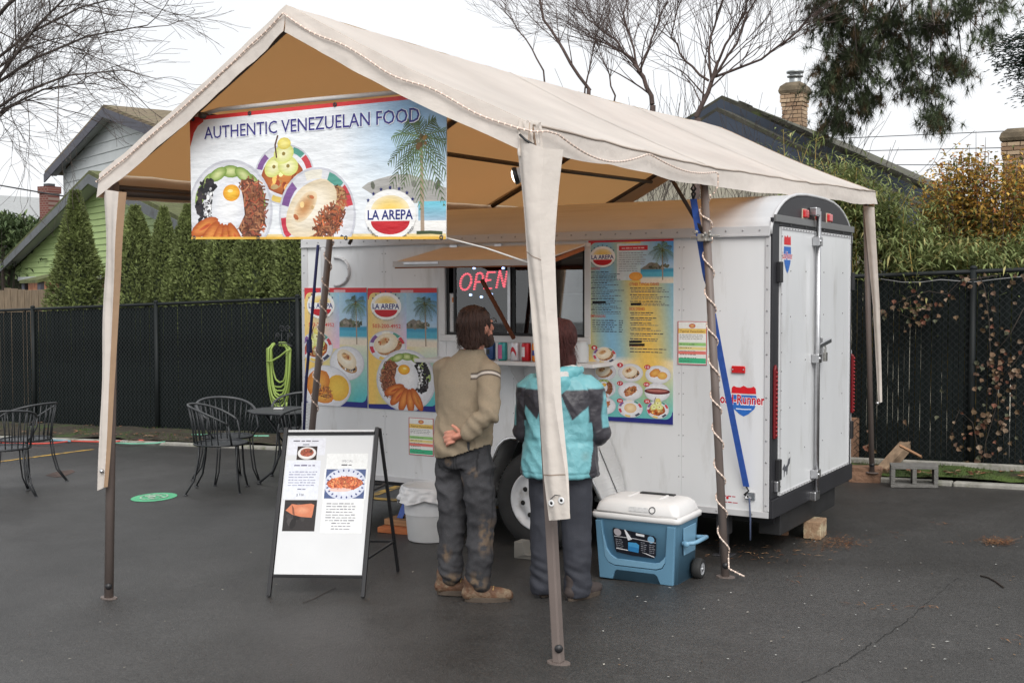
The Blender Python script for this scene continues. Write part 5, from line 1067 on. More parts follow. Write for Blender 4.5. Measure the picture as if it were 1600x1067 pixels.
for i in range(10): dashes(P, .275+(.04 if i > 6 else 0), .425-i*.0175, .19 if i < 7 else .12, .0095, (142, 142, 150), 20+i, .08)
P.build('pinned_sheets', [p+nf*.0045 for p in (fp(.045, .14), fp(.955, .14), fp(.955, .95), fp(.045, .95))], th)
# ================================================================ TRASH CAN
tc_ = V((-2.37, -.25, gz(-2.37, -.25))); th = thing('trash_can', 'white plastic trash can with a loose liner bag over its rim', 'trash can', tc_)
mb = MB(); mb.lathe([(0, .004), (.145, .004), (.152, .012), (.185, .36), (.19, .375), (.18, .375), (.145, .03), (0, .03)], tc_, 36); obj('bin', mb, pm('white_plastic', (.72, .72, .72), .4, var=.04), th)
mb = MB()
def liner(a, b):
    q = 2*pi*a; lobes = 1+.5*noise.noise(V((cos(q)*2, sin(q)*2, 0))); dp = .1+.055*noise.noise(V((cos(q)*1.3, sin(q)*1.3, 7)))+(.05 if cos(q-2.9) > .6 else 0)
    r = .188+.005+.03*b*lobes+.012*sin(q*17+b*5)*b+.01*noise.noise(V((cos(q)*6, sin(q)*6, b*5)))
    if b < .12: r = .186
    return V((tc_.x+r*cos(q), tc_.y+r*sin(q), tc_.z+.392-dp*max(0, b-.08)*1.1))
mb.grid(liner, 72, 14); mb.grid(lambda a, b: V((tc_.x+(.186-.012*b)*cos(2*pi*a), tc_.y+(.186-.012*b)*sin(2*pi*a), tc_.z+.392-.2*b)), 40, 3); obj('liner_bag', mb, pm('liner_white', (.7, .7, .71), .35, var=.05, vs=10), th)
# ================================================================ JACK STAND ON PLANKS
jx, jy = -2.72, .05; jg = gz(jx, jy)
def plank(name, label, c, size, yaw, m, cat='plank'):
    mb = MB(); mb.box(c, size, rot('Z', yaw)); return tag(obj(name, mb, m, bev=.004), label, cat)
plank('timber_offcut', 'reddish flat board lowest under the blue jack stand', (jx+.04, jy-.07, jg+.022), (.42, .3, .04), .12, WOODR)
plank('timber_offcut', 'grey-brown block between the red board and the blue jack stand', (jx-.01, jy-.05, jg+.066), (.3, .2, .044), .05, WOOD)
th = thing('jack_stand', 'blue steel jack stand carrying the trailer corner', 'jack stand', (jx, jy, jg+.088)); JB = pm('blue_enamel', srgb(44, 78, 160), .35, var=.12)
z0 = jg+.089; t4 = [V((sx*.03, sy*.03, .2)) for sx, sy in ((-1, -1), (1, -1), (1, 1), (-1, 1))]; b4 = [V((sx*.085, sy*.085, 0)) for sx, sy in ((-1, -1), (1, -1), (1, 1), (-1, 1))]
for i in range(4):
    j = (i+1) % 4; a, b, c_, d = b4[i], b4[j], t4[j], t4[i]; o3 = V((jx, jy, z0)); mb = MB(); n_ = (b-a).cross(d-a).normalized()
    P4 = [a, a.lerp(b, .28), a.lerp(b, .38).lerp(d.lerp(c_, .38), .32), a.lerp(b, .62).lerp(d.lerp(c_, .62), .32), a.lerp(b, .72), b, c_, d]; mb.prism([o3+p for p in P4], n_*.005); obj('leg_plate', mb, JB, th)
mb = MB(); mb.tube([V((jx, jy, z0+.15)), V((jx, jy, z0+.235))], .034, 12); obj('collar', mb, JB, th)
mb = MB(); mb.tube([V((jx+.03, jy-.03, z0+.2)), V((jx+.08, jy-.05, z0+.18)), V((jx+.1, jy-.055, z0+.14))], .009, 8); obj('ratchet_lever', mb, JB, th)
mb = MB(); mb.tube([V((jx, jy, z0+.2)), V((jx, jy, ZB-.002))], .02, 10); obj('post', mb, BLACK, th)
# ================================================================ COOLER
CB = pm('cooler_blue', srgb(96, 138, 164), .42, var=.04, vs=5, bump=.04, bs=250); CB2 = pm('cooler_blue_smooth', srgb(116, 158, 184), .38); CW = pm('cooler_white', (.74, .73, .72), .38, var=.03, bump=.03, bs=200)
co = V((-.515, -.665, gz(-.515, -.665))); cr_ = rot('Z', .03); th = thing('wheeled_cooler', 'blue wheeled cooler with domed white lid beside the trailer', 'cooler', co)
def W3(x, y, z): return co+cr_@V((x, y, z))
def rrect(hx, hy, r, z, n=5):
    P = []
    for cx, cy, a0 in ((hx-r, hy-r, 0), (-hx+r, hy-r, pi/2), (-hx+r, -hy+r, pi), (hx-r, -hy+r, 1.5*pi)):
        for i in range(n+1): a = a0+pi/2*i/n; P.append(W3(cx+r*cos(a), cy+r*sin(a), z))
    return P
mb = MB(); mb.loft([rrect(.225, .145, .03, .012), rrect(.245, .16, .04, .004), rrect(.262, .178, .045, .35), rrect(.268, .184, .045, .362)]); body = obj('tub', mb, CB, th)
def fy_(z): return -(.162+.02*(z/.36))
def fx(x, z): return x*(.245+.018*z/.36)/.25
def fpan(pts, t, m, nm):
    mb = MB(); n_ = len(pts); fr2 = [W3(fx(x, z), fy_(z)-t, z) for x, z in pts]; bk = [W3(fx(x, z), fy_(z)+.012, z) for x, z in pts]
    mb.add(fr2+bk, [list(range(n_)), list(range(2*n_-1, n_-1, -1))]+[(i, i+n_, (i+1) % n_+n_, (i+1) % n_) for i in range(n_)]); return obj(nm, mb, m, body, bev=.005, seg=3)
fpan([(-.235, .006), (-.15, .006), (-.135, .05), (-.12, .062), (.12, .062), (.135, .05), (.155, .006), (.235, .006), (.238, .35), (.19, .35), (.182, .13), (.165, .1), (.13, .088), (-.13, .088), (-.165, .1), (-.185, .13), (-.2, .35), (-.238, .35)][::1], .012, CB, 'front_shell')
fpan([(-.196, .27), (-.2, .3), (-.188, .14), (-.168, .108), (-.13, .094), (.13, .094), (.165, .106), (.183, .135), (.186, .175), (.176, .16), (.15, .135), (.12, .127), (-.12, .13), (-.155, .15), (-.178, .185)], .016, CB2, 'front_swoosh')
# end grip and handle
mb = MB(); mb.prism([W3(.262, y, z) for y, z in ((-.1, .33), (.1, .33), (.09, .17), (-.09, .17))], cr_@V((.006, 0, 0))); obj('grip_recess', mb, CB2, body, bev=.004)
mb = MB(); hp = [(.262, -.11, .245), (.285, -.11, .245), (.325, -.1, .25), (.34, -.08, .255), (.34, .08, .255), (.325, .1, .25), (.285, .11, .245), (.262, .11, .245)]; mb.tube([W3(*p) for p in hp], .0125, 10); obj('side_handle', mb, CB2, th)
mb = MB(); mb.ball(W3(.29, -.118, .243), (.02, .012, .018), 10, 6); obj('handle_pivot', mb, CB2, th)
# lid
mb = MB(); mb.loft([rrect(.27, .188, .04, .362), rrect(.278, .196, .042, .366), rrect(.28, .198, .042, .392), rrect(.272, .19, .042, .398)]); lid = obj('lid', mb, CW, th)
mb = MB(); mb.loft([rrect(.262, .182, .04, .396), rrect(.262, .184, .045, .41), rrect(.25, .172, .05, .45), rrect(.225, .15, .055, .472), rrect(.19, .12, .06, .479)]); obj('lid_dome', mb, CW, lid)
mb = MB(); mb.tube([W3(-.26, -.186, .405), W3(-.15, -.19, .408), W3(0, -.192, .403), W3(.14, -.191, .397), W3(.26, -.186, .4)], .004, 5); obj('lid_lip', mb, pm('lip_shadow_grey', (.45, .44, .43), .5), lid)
for sx in (-1, 1): mb = MB(); mb.box(W3(sx*.1, .03, .478), (.02, .16, .012), cr_); obj('lid_rib', mb, CW, lid, bev=.005)
mb = MB(); mb.box(W3(.03, .09, .482), (.22, .04, .012), cr_); obj('tow_handle', mb, BLACK, th, bev=.005)
mb = MB(); mb.lathe([(.016, .001), (.017, .003), (.02, .003), (.021, .001)], W3(.105, -.181, .433), 24, cr_@rot('X', pi/2-.33)); obj('lid_badge_ring', mb, DKGREY, lid)
mb = MB(); mb.box(W3(.02, -.181, .431), (.12, .003, .026), cr_@rot('X', -.3)); obj('lid_badge', mb, pm('badge_grey', (.6, .6, .6), .4, var=.15, vs=60), lid)
for sw in (1, -1):
    mb = MB(); RYw = cr_@rot('Y', sw*pi/2); c_ = W3(.288*sw, .09, .062); mb.lathe([(.036, -.026), (.05, -.028), (.058, -.022), (.061, -.01), (.061, .01), (.058, .022), (.05, .028), (.036, .026)], c_, 28, RYw); wl = obj('wheel', mb, RUBBER, th)
    mb = MB(); mb.lathe([(.04, .02), (.036, .026), (.032, .02)], c_, 24, RYw); mb.lathe([(.009, .0), (.009, .03), (0, .031)], c_, 12, RYw)
    for i in range(5): q = 2*pi*i/5; R_ = RYw@rot('Z', q); mb.box(c_+R_@V((.02, 0, .02)), (.03, .008, .008), R_)
    mb.lathe([(0, .012), (.034, .012)], c_, 20, RYw); obj('hub', mb, pm('hub_grey', (.42, .43, .45), .35, .3), wl)
mb = MB(); mb.box(W3(0, .1, .05), (.54, .05, .04), cr_); obj('axle_housing', mb, DKGREY, th)
P = Paint(.24, .13); random.seed(6); P.poly([(.008, .02), (.014, .006), (.1, 0), (.225, .004), (.238, .02), (.238, .112), (.225, .122), (.1, .126), (.012, .128), (.004, .118)], (26, 28, 36)); P.up()
P.ell(.03, .108, .02, .018, (170, 165, 170)); P.ell(.21, .1, .018, .018, (120, 165, 195)); P.rect(.13, .108, .175, .12, (220, 222, 226)); P.stroke([(.01, .085), (.12, .09), (.236, .088)], .003, (200, 200, 205)); P.stroke([(.015, .025), (.08, .024), (.15, .03), (.23, .012)], .004, (225, 225, 228)); P.up()
for i in range(5):
    dashes(P, .015, .07-i*.01, .045, .005, (140, 142, 150), 60+i, .2); dashes(P, .155, .075-i*.01, .035, .005, (140, 142, 150), 70+i, .2); dashes(P, .2, .07-i*.01, .033, .005, (140, 142, 150), 80+i, .2)
P.poly([(.082, .022), (.14, .02), (.145, .06), (.13, .07), (.085, .066)], (70, 150, 200)); P.poly([(.082, .022), (.14, .02), (.143, .045), (.084, .047)], (50, 125, 180)); P.up(); P.poly([(.075, .128), (.068, .127), (.085, .075), (.108, .084)], (225, 226, 230))
P.build('printed_label', [W3(fx(-.13, .16), fy_(.16)-.005, .165), W3(fx(.13, .16), fy_(.16)-.005, .15), W3(fx(.132, .3), fy_(.3)-.005, .295), W3(fx(-.14, .31), fy_(.31)-.005, .318)], body, .006)
# ================================================================ METAL PATIO CHAIRS AND TABLE
CH = pm('black_iron', (.022, .024, .027), .42, var=.2, vs=8); CHR = pm('worn_iron', (.05, .052, .055), .4, var=.2, vs=12)
def make_chair():
    root = thing('patio_chair', 'x', 'chair', (0, 0, 0))
    R0, zs_ = .235, .43                    # local: faces +Y, back at -Y
    mb = MB()
    def seat(a, b): q = 2*pi*a; r = R0*b; return V((r*cos(q), r*sin(q)*1.02, zs_+.012*(b**2)))
    mb.grid(seat, 28, 5); obj('seat', mb, CH, root); mb = MB(); mb.tube([V((R0*cos(q), R0*1.02*sin(q), zs_+.012)) for q in [2*pi*i/28 for i in range(28)]], .011, 6, closed=True); obj('seat_ring', mb, CH, root)
    rail = []
    for i in range(25):
        a = radians(200+140*0+ (i/24)*(-0)) ; t = i/24; q = radians(-90-118+236*t); s = abs(2*t-1); rail.append(V((.285*cos(q), .27*sin(q)-.02, .80-.17*s**2.2)))
    rail = [V((.27, .17, .44))]+[V((.285, .15, .56))]+rail[::-1]+[V((-.285, .15, .56)), V((-.27, .17, .44))]
    mb = MB(); mb.tube(rail[2:-2], .013, 7, sq=.7); obj('back_rail', mb, CHR, root)
    for sgx in (1, -1): mb = MB(); e_ = rail[2] if rail[2].x*sgx > 0 else rail[-3]; mb.tube([e_, e_+V((.012*sgx, .02, -.1)), V((.2*sgx, .13, zs_+.01))], .009, 6); obj('arm_post', mb, CH, root)
    for i in range(15):
        t = .1+.8*i/14; q = radians(-90-118+236*t); s = abs(2*t-1); top_ = V((.285*cos(q), .27*sin(q)-.02, .80-.17*s**2.2)); bot = V((R0*cos(q), R0*1.02*sin(q), zs_)); mb = MB(); mb.tube([bot, bot.lerp(top_, .5)+V((cos(q), sin(q), 0))*-.008, top_], .0055, 5); obj('back_spindle', mb, CH, root)
    for sx, sy in ((1, 1), (-1, 1), (1, -1), (-1, -1)):
        mb = MB(); out_ = .07 if sy > 0 else .14
        for d in (-.014, .014):
            p0 = V((sx*.165+d, sy*.165, zs_)); dr = V((sx*.6, sy*.8 if sy < 0 else sy*.35, 0)).normalized(); P_ = [p0, p0+dr*out_*.12+V((0, 0, -.15)), p0+dr*out_*.4+V((0, 0, -.3)), V((sx*.165, sy*.165, .012))+dr*out_+V((d*.4, 0, 0))]; mb.tube(P_, .0075, 5)
        f = V((sx*.165, sy*.165, 0))+dr*out_; mb.lathe([(0, .001), (.02, .001), (.02, .008), (.008, .016)], f, 10); obj('leg', mb, CH, root)
    return root
proto = make_chair()
def kids(o): return [c for c in bpy.data.objects if c.parent == o]
PK = kids(proto)
def put_chair(first, x, y, yaw, label, sc=1.0):
    if first: o = proto
    else:
        o = proto.copy(); COL.objects.link(o)
        for c in PK: k = c.copy(); COL.objects.link(k); k.parent = o
    o.location = (x, y, gz(x, y)); o.rotation_euler = (0, 0, yaw); o.scale = (sc,)*3; o['label'] = label; o['group'] = 'black iron patio chairs'
import mathutils
fc = lambda dx, dy: atan2(-dx, dy)
put_chair(True, -5.5, .92, fc(.8, .55), 'black iron patio chair with its curved back turned away from the small table')
put_chair(False, -5.9, 1.42, fc(.75, -.3), 'black iron patio chair close behind another chair, seat overlapping it')
put_chair(False, -5.62, 2.15, fc(.35, -.9), 'black iron patio chair behind the small table, in front of the green hose')
put_chair(False, -4.72, 1.25, fc(-.75, .35), 'black iron patio chair mostly hidden by the sandwich board')
put_chair(False, -7.7, .5, fc(-.95, -.1), 'black iron patio chair with pale worn rail beside the yellow parking line')
put_chair(False, -7.2, -.12, fc(-.8, .5), 'black iron patio chair standing alongside the one by the yellow parking line')
tx, ty = -5.22, 1.5; tz = gz(tx, ty); th = thing('patio_table', 'small black iron patio table with clipped corners among the chairs', 'table', (tx, ty, tz)); zt_ = .69
mb = MB(); oc = []
for i in range(8): q = pi/8+pi/4*i+.2; oc.append(V((tx+.36*cos(q), ty+.36*sin(q), tz+zt_)))
mb.prism(oc, (0, 0, .016)); obj('table_top', mb, pm('table_iron', (.028, .03, .033), .4, var=.15), th, bev=.004); mb = MB(); mb.tube([p+V((0, 0, .008)) for p in oc], .012, 6, closed=True); obj('edge_ring', mb, CH, th)
for i in range(4):
    q = pi/2*i+.5; d = V((cos(q), sin(q), 0)); mb = MB(); b0 = V((tx, ty, tz)); mb.tube([b0+d*.22+V((0, 0, zt_-.002)), b0+d*.09+V((0, 0, .5)), b0+d*.06+V((0, 0, .3)), b0+d*.14+V((0, 0, .12)), b0+d*.27+V((0, 0, .012))], .012, 6); mb.lathe([(0, .001), (.022, .001), (.022, .01), (.008, .018)], b0+d*.27, 10); obj('leg', mb, CH, th)
mb = MB(); mb.box((tx-.08, ty-.02, tz+zt_+.026), (.09, .05, .018), rot('Z', .4)); tag(obj('ashtray', mb, pm('pale_dish', (.55, .55, .53), .4), bev=.006), 'small pale dish lying on the patio table', 'dish')
# ================================================================ GARDEN HOSE ON ITS HANGER
hy = 4.33; th = thing('hose_hanger', 'black wrought iron scroll hose hanger on the fence', 'hose hanger', onY(436, 560, hy)); hc = onY(436, 545, hy); mb = MB()
def scroll(c, r, a0, turns, sg=1): return [V((c.x+r*(1-.75*i/24)*cos(a0+sg*2*pi*turns*i/24), hy, c.z+r*(1-.75*i/24)*sin(a0+sg*2*pi*turns*i/24))) for i in range(25)]
for u, v, r, a0, sg in ((441, 514, .045, pi, -1), (449, 514, .045, 0, 1), (434, 524, .035, pi*1.2, -1), (454, 524, .035, -.4, 1)): mb.tube(scroll(onY(u, v, hy), r, a0, 1.3, sg), .006, 5)
mb.tube([onY(u, v, hy) for u, v in ((430, 541), (430, 528), (432, 522))], .006, 5); mb.tube([onY(u, v, hy) for u, v in ((440, 545), (440, 520))], .006, 5); mb.tube([onY(u, v, hy) for u, v in ((450, 545), (450, 520))], .006, 5); obj('scrollwork', mb, CH, th)
mb = MB(); mb.tube([onY(u, v, hy-.14) for u, v in ((430, 540), (438, 536), (446, 536), (456, 541))], .008, 6); mb.tube([onY(440, 541, hy), onY(440, 538, hy-.14)], .008, 6); mb.tube([onY(450, 541, hy), onY(450, 538, hy-.14)], .008, 6); obj('cradle', mb, CH, th)
HG = pm('lime_hose', srgb(142, 164, 82), .5, var=.18, vs=40, stretch=(1, 1, 6)); th = thing('garden_hose', 'lime green garden hose looped on the scroll hanger', 'hose', onY(436, 600, hy)); random.seed(9)
loops = [(-19, 19, 96), (-17, 16, 60), (-15, 15, 66), (-13, 14, 72), (-18, 17, 80), (-14, 12, 86), (-11, 13, 52), (-16, 18, 90), (-12, 15, 76)]
for k, (l, r, d) in enumerate(loops):
    P_ = []
    for i in range(21):
        t = i/20; a = pi*t; yy = hy-.05-.11*((k % 5)/5); u = 436+l+(r-l)*(.5-.5*cos(pi*t))+1.2*sin(k*2+t*5); P_.append(onY(u, 545+d*(1-abs(2*t-1)**2.6)+random.uniform(-.8, .8), yy))
    P_ = [onY(436+l*.6, 541-k*.7, hy-.08)]+P_+[onY(436+r*.6, 541-k*.7, hy-.08), onY(436, 539.5-k*.5, hy-.1)]; mb = MB(); mb.tube(P_, .0115, 7); obj('coil', mb, HG, th)
mb = MB(); mb.tube([onY(u, v, hy-.17) for u, v in ((417, 565), (425, 564), (437, 557), (447, 549), (453, 546))], .012, 7); obj('coil', mb, HG, th)
for pth in (((431, 632), (432, 640)), ((441, 632), (440, 642)), ((448, 628), (447, 640))): mb = MB(); mb.tube([onY(u, v, hy-.1) for u, v in pth], .012, 7); obj('hose_end', mb, HG, th)
# hoses along the kerb
def lay(name, label, uv, r, m, cat='hose', h=.03): mb = MB(); mb.tube([onG(u, v, h+.012*sin(i*2.1)) for i, (u, v) in enumerate(uv)], r, 6); tag(obj(name, mb, m), label, cat)
lay('ground_hose', 'red hose trailing along the kerb by the fence', ((-40, 688), (0, 691), (30, 693), (60, 693), (85, 692), (110, 689), (150, 690), (180, 690), (195, 688), (205, 687), (222, 688), (240, 689), (258, 689)), .012, pm('red_hose', srgb(185, 70, 58), .5))
lay('ground_hose', 'teal hose lying on the leaves along the kerb', ((-20, 686), (30, 688), (80, 687), (110, 689)), .012, pm('teal_hose', srgb(110, 150, 165), .5)); lay('ground_hose', 'mint green hose end beside the red hose', ((180, 692), (205, 693), (225, 693), (245, 692), (258, 690)), .012, pm('mint_hose', srgb(110, 170, 145), .5))
lay('ground_hose', 'mint green hose under the patio chairs', ((300, 679), (330, 679), (360, 680), (395, 681), (420, 681)), .012, MT['mint_hose'], h=.1); lay('ground_hose', 'red hose under the patio chairs', ((330, 683), (380, 678), (400, 679), (415, 682)), .011, MT['red_hose'], h=.1)
# ================================================================ BLOCKS AND TIMBER BY THE FENCE
CON = pm('concrete_block', (.16, .155, .145), .9, var=.2, vs=20, bump=.6, bs=90); a, b = onG(1392, 762), onG(1466, 763); dX = (b-a).normalized(); L_ = (b-a).length; dN = V((-dX.y, dX.x, 0)).normalized(); hB = .195
th = thing('cinder_block', 'grey two-hole concrete block lying on its side near the fence', 'block', (a+b)/2); mb = MB(); w1 = .032; Z = V((0, 0, 1))
def blk(x0, x1, z0, z1, d0=0, d1=.19): q = a+dX*(x0*L_); mb.prism([q+Z*z0, q+dX*((x1-x0)*L_)+Z*z0, q+dX*((x1-x0)*L_)+Z*z1, q+Z*z1], dN*.19)
blk(0, 1, .003, w1); blk(0, 1, hB-w1, hB); blk(0, .09, w1+.0005, hB-w1-.0005); blk(.455, .545, w1+.0005, hB-w1-.0005); blk(.91, 1, w1+.0005, hB-w1-.0005); obj('block', mb, CON, th, bev=.004)
OW = pm('old_timber', srgb(140, 118, 96), .85, var=.3, vs=4, stretch=(8, 1, 8), bump=.4); p0 = onG(1378, 748); mb = MB(); mb.beam(p0+V((.0, .0, .06)), p0+V((.12, .62, .3)), .1, .09); tag(obj('leaning_timber', mb, OW, bev=.004), 'thick weathered beam leaning up behind the concrete block', 'timber')
mb = MB(); q0, q1 = onY(1406, 696, 4.0), onY(1440, 714, 4.0); mb.beam(q0, q1, .1, .018, (0, .3, 1)); tag(obj('thin_board', mb, pm('fresh_board', srgb(160, 122, 92), .8, var=.2, vs=6), bev=.002), 'thin board balanced across the leaning weathered beam', 'board')
BRK = pm('rough_brown_stone', srgb(128, 98, 78), .9, var=.25, vs=9, bump=.7, bs=30)
def stone(name, label, c, size, yaw, sd):
    mb = MB(); bm_ = bmesh.new(); bmesh.ops.create_cube(bm_, size=1); bmesh.ops.subdivide_edges(bm_, edges=bm_.edges[:], cuts=3, use_grid_fill=True)
    R_ = rot('Z', yaw); vs = []
    for v in bm_.verts: k = noise.noise(v.co*2.3+V((sd, 0, 0)))*.1; vs.append(V(c)+R_@V((v.co.x*size[0]*(1+k), v.co.y*size[1]*(1+k), v.co.z*size[2]*(1+k*.7))))
    mb.add(vs, [[v.index for v in f.verts] for f in bm_.faces]); bm_.free(); tag(obj(name, mb, BRK), label, 'stone')
q = onG(1343, 754); stone('rough_stone', 'broken brown stone lying between the trailer and the tent leg', (q.x+.02, q.y+.12, gz(q.x, q.y)+.065), (.27, .2, .13), .15, 1); q = onG(1332, 735); mb = MB(); mb.box((q.x, q.y+.05, gz(q.x, q.y)+.26), (.09, .07, .5), rot('Z', .3)); tag(obj('upright_post', mb, BRK, bev=.006), 'short upright brown timber stub beside the trailer corner', 'timber')
q = onG(1268, 842); mb = MB(); mb.box((q.x+.0, q.y+.08, (gz(q.x, q.y)+ZB-.172)/2+.001), (.12, .19, ZB-.172-gz(q.x, q.y)-.002), rot('Z', .08)); tag(obj('support_block', mb, pm('pale_split_wood', srgb(150, 122, 96), .85, dirt=srgb(185, 170, 140), ds=7, dth=(.45, .55), bump=.4), bev=.006), 'pale split wooden block propping the trailer rear', 'block')
q = onG(1238, 838); stone('rough_stone', 'small dark mossy stone beside the pale support block', (q.x-.1, q.y+.05, gz(q.x, q.y)+.03), (.11, .1, .06), .3, 5)
mb = MB(); q = onG(803, 872); mb.prism([V((q.x, q.y, q.z+.002)), V((q.x+.22, q.y+.02, q.z+.002)), V((q.x+.2, q.y+.02, q.z+.03)), V((q.x+.08, q.y, q.z+.035)), V((q.x+.06, q.y, q.z+.11)), V((q.x, q.y, q.z+.11))], (0, .1, 0)); tag(obj('wheel_chock', mb, pm('chock_grey', (.2, .19, .17), .8, var=.2), bev=.004), 'grey angled wheel chock wedged against the trailer tyre', 'wheel chock')
# ================================================================ PEOPLE
def remesh(mb, vox, it=4, fac=.5):
    me = mesh('tmp', mb, []); o = bpy.data.objects.new('tmp', me); COL.objects.link(o)
    r = o.modifiers.new('r', 'REMESH'); r.mode = 'VOXEL'; r.voxel_size = vox; r.adaptivity = 0
    if it: s = o.modifiers.new('s', 'SMOOTH'); s.iterations = it; s.factor = fac
    dg = bpy.context.evaluated_depsgraph_get(); em = bpy.data.meshes.new_from_object(o.evaluated_get(dg))
    vs = [v.co.copy() for v in em.vertices]; ns = [v.normal.copy() for v in em.vertices]; fs = [list(p.vertices) for p in em.polygons]
    bpy.data.objects.remove(o); bpy.data.meshes.remove(me); bpy.data.meshes.remove(em); return vs, ns, fs
def caps(mb, pts, rs, sq=None, n=14, up=None):
    """closed tapered limb with rounded ends"""
    pts = [V(p) for p in pts]; d0 = (pts[0]-pts[1]).normalized(); d1 = (pts[-1]-pts[-2]).normalized()
    P = []; Rr = []
    for k in (.98, .8, .5): P.append(pts[0]+d0*rs[0]*k*.9); Rr.append(rs[0]*sqrt(max(.02, 1-k*k)))
    for i in range(len(pts)):
        P.append(pts[i]); Rr.append(rs[i])
        if i < len(pts)-1: P.append(pts[i].lerp(pts[i+1], .5)); Rr.append((rs[i]+rs[i+1])/2)
    for k in (.5, .8, .98): P.append(pts[-1]+d1*rs[-1]*k*.9); Rr.append(rs[-1]*sqrt(max(.02, 1-k*k)))
    mb.tube(P, Rr, n, sq=sq or 1)
def body_secs(mb, secs, n=24):
    """secs: (cx, cy, z, rx, ry, yaw)"""
    S_ = []
    for cx, cy, z, rx, ry, yw in secs:
        c, s = cos(yw), sin(yw); P = []
        for j in range(n):
            a = 2*pi*j/n; x = rx*(abs(cos(a))**.85)*(1 if cos(a) >= 0 else -1); y = ry*(abs(sin(a))**.85)*(1 if sin(a) >= 0 else -1); P.append(V((cx+x*c-y*s, cy+x*s+y*c, z)))
        S_.append(P)
    mb.loft(S_)
def finish(name, vs, ns, fs, fold, org, yaw, mats, parent, pick=None, sm=True, cols=None):
    R_ = rot('Z', yaw); mb = MB(); vv = []
    for p, n in zip(vs, ns): vv.append(org+R_@(p+n*fold(p, n)) if fold else org+R_@p)
    mb.add(vv, fs, 0, sm)
    if cols: mb.c = [cols(p, n) for p, n in zip(vs, ns)]
    if pick: mb.m = [pick(sum((vs[i] for i in f), V((0, 0, 0)))/len(f), ns[f[0]]) for f in fs]
    return obj(name, mb, mats, parent)
def foldfn(a1, s1, a2, s2, sd, zs=.6):
    return lambda p, n: a1*(1-abs(noise.noise(V((p.x*s1+sd, p.y*s1, p.z*s1*zs+p.x*2)))*2.2))*.5+a2*noise.noise(V((p.x*s2, p.y*s2+sd, p.z*s2*1.4)))
SKN = pm('skin', srgb(205, 140, 118), .55, var=.08, vs=20); HAIR = pm('brown_hair', srgb(64, 42, 34), .6, var=.35, vs=30, stretch=(3, 3, .5), bump=.6, bs=60)
SWT = pm('olive_beige_knit', srgb(150, 136, 116), .9, var=.06, vs=8, bump=.25, bs=260); JEAN = pm('grey_denim', srgb(70, 70, 72), .85, var=.18, vs=7, bump=.2, bs=220, dirt=srgb(128, 104, 80), ds=3.2, dth=(.6, .74)); BOOT = pm('brown_boot', srgb(92, 64, 46), .75, var=.35, vs=16, dirt=srgb(122, 104, 84), ds=14, dth=(.5, .64), bump=.4, bs=60); SOLE = pm('muddy_sole', srgb(74, 64, 55), .9, var=.25, vs=18)
# ---- man
mo = V((-1.19, -1.6, gz(-1.19, -1.6))); man = thing('person', 'person in olive sweatshirt and muddy grey jeans, hand behind back, looking up at the menu', 'person', mo); my = 0.0
hd = V((.06, .03, 1.5)); hy_ = -radians(13); hp_ = radians(8)      # head centre, turned right, tilted up
HR = rot('Z', hy_)@rot('X', hp_)
def H3(x, y, z): return hd+HR@V((x, y, z))
mb = MB()
# body under the clothes, neck, head, arms, hands: one surface
body_secs(mb, [(0, 0, .84, .145, .1, 0), (0, 0, .95, .14, .095, 0), (0, .0, 1.1, .15, .1, 0), (.01, .005, 1.24, .165, .1, 0), (.015, .01, 1.32, .13, .08, 0), (.03, .015, 1.37, .06, .06, 0)])
caps(mb, [(.03, .01, 1.32), (.045, .018, 1.39), (.055, .03, 1.44)], [.06, .055, .055])
mb.ball(H3(0, -.01, .025), (.074, .094, .093), 20, 14, HR); mb.ball(H3(0, .03, -.04), (.056, .066, .07), 16, 10, HR); mb.ball(H3(0, .062, -.075), (.034, .034, .026), 12, 8, HR)
caps(mb, [H3(0, .085, .03), H3(0, .104, .0), H3(0, .112, -.018)], [.012, .013, .015], n=10); mb.ball(H3(0, .09, -.052), (.024, .014, .012), 10, 6, HR)
for sx in (-1, 1): mb.ball(H3(sx*.076, -.005, -.005), (.01, .02, .032), 10, 8, HR@rot('X', -.15)); mb.ball(H3(sx*.03, .082, .026), (.017, .012, .01), 8, 6, HR)
sh = V((.15, -.005, 1.285)); el = V((.222, -.125, 1.055)); wr = V((.115, -.16, .945))
caps(mb, [sh, el], [.045, .038]); caps(mb, [el, wr], [.036, .026]); sl_ = V((-.15, .01, 1.285)); ell_ = V((-.19, .09, 1.05)); wl_ = V((-.1, .2, .98)); caps(mb, [sl_, ell_], [.045, .038]); caps(mb, [ell_, wl_], [.036, .026])
pc = V((.055, -.165, .925)); caps(mb, [wr, wr.lerp(pc, .6), pc], [.026, .033, .036], sq=.55)
for i in range(4):
    b_ = pc+V((-.018, -.008, .026-.019*i)); l = (.068, .076, .072, .058)[i]; d = V((-1, .05, -.12-.07*i)).normalized(); caps(mb, [b_, b_+d*l*.45+V((0, -.012, 0)), b_+d*l*.8+V((0, -.002, -.004)), b_+d*l+V((0, .012, -.008))], [.0095, .009, .0085, .0075], n=8)
tb = pc+V((.03, -.012, .02)); caps(mb, [tb, tb+V((-.02, -.016, .028)), tb+V((-.045, -.014, .04))], [.0115, .0105, .009], n=8)
pl = V((-.06, .25, .96)); caps(mb, [wl_, pl], [.026, .034], sq=.6)
for i in range(4): b_ = pl+V((.0, .01, .025-.017*i)); caps(mb, [b_, b_+V((.03, .025, -.005)), b_+V((.05, .015, -.01))], [.0095, .009, .0075], n=8)
caps(mb, [pl+V((0, 0, .03)), pl+V((.02, .01, .05)), pl+V((.035, .02, .06))], [.011, .01, .009], n=8)
vs, ns, fs = remesh(mb, .0055, 3); finish('body', vs, ns, fs, None, mo, my, SKN, man)
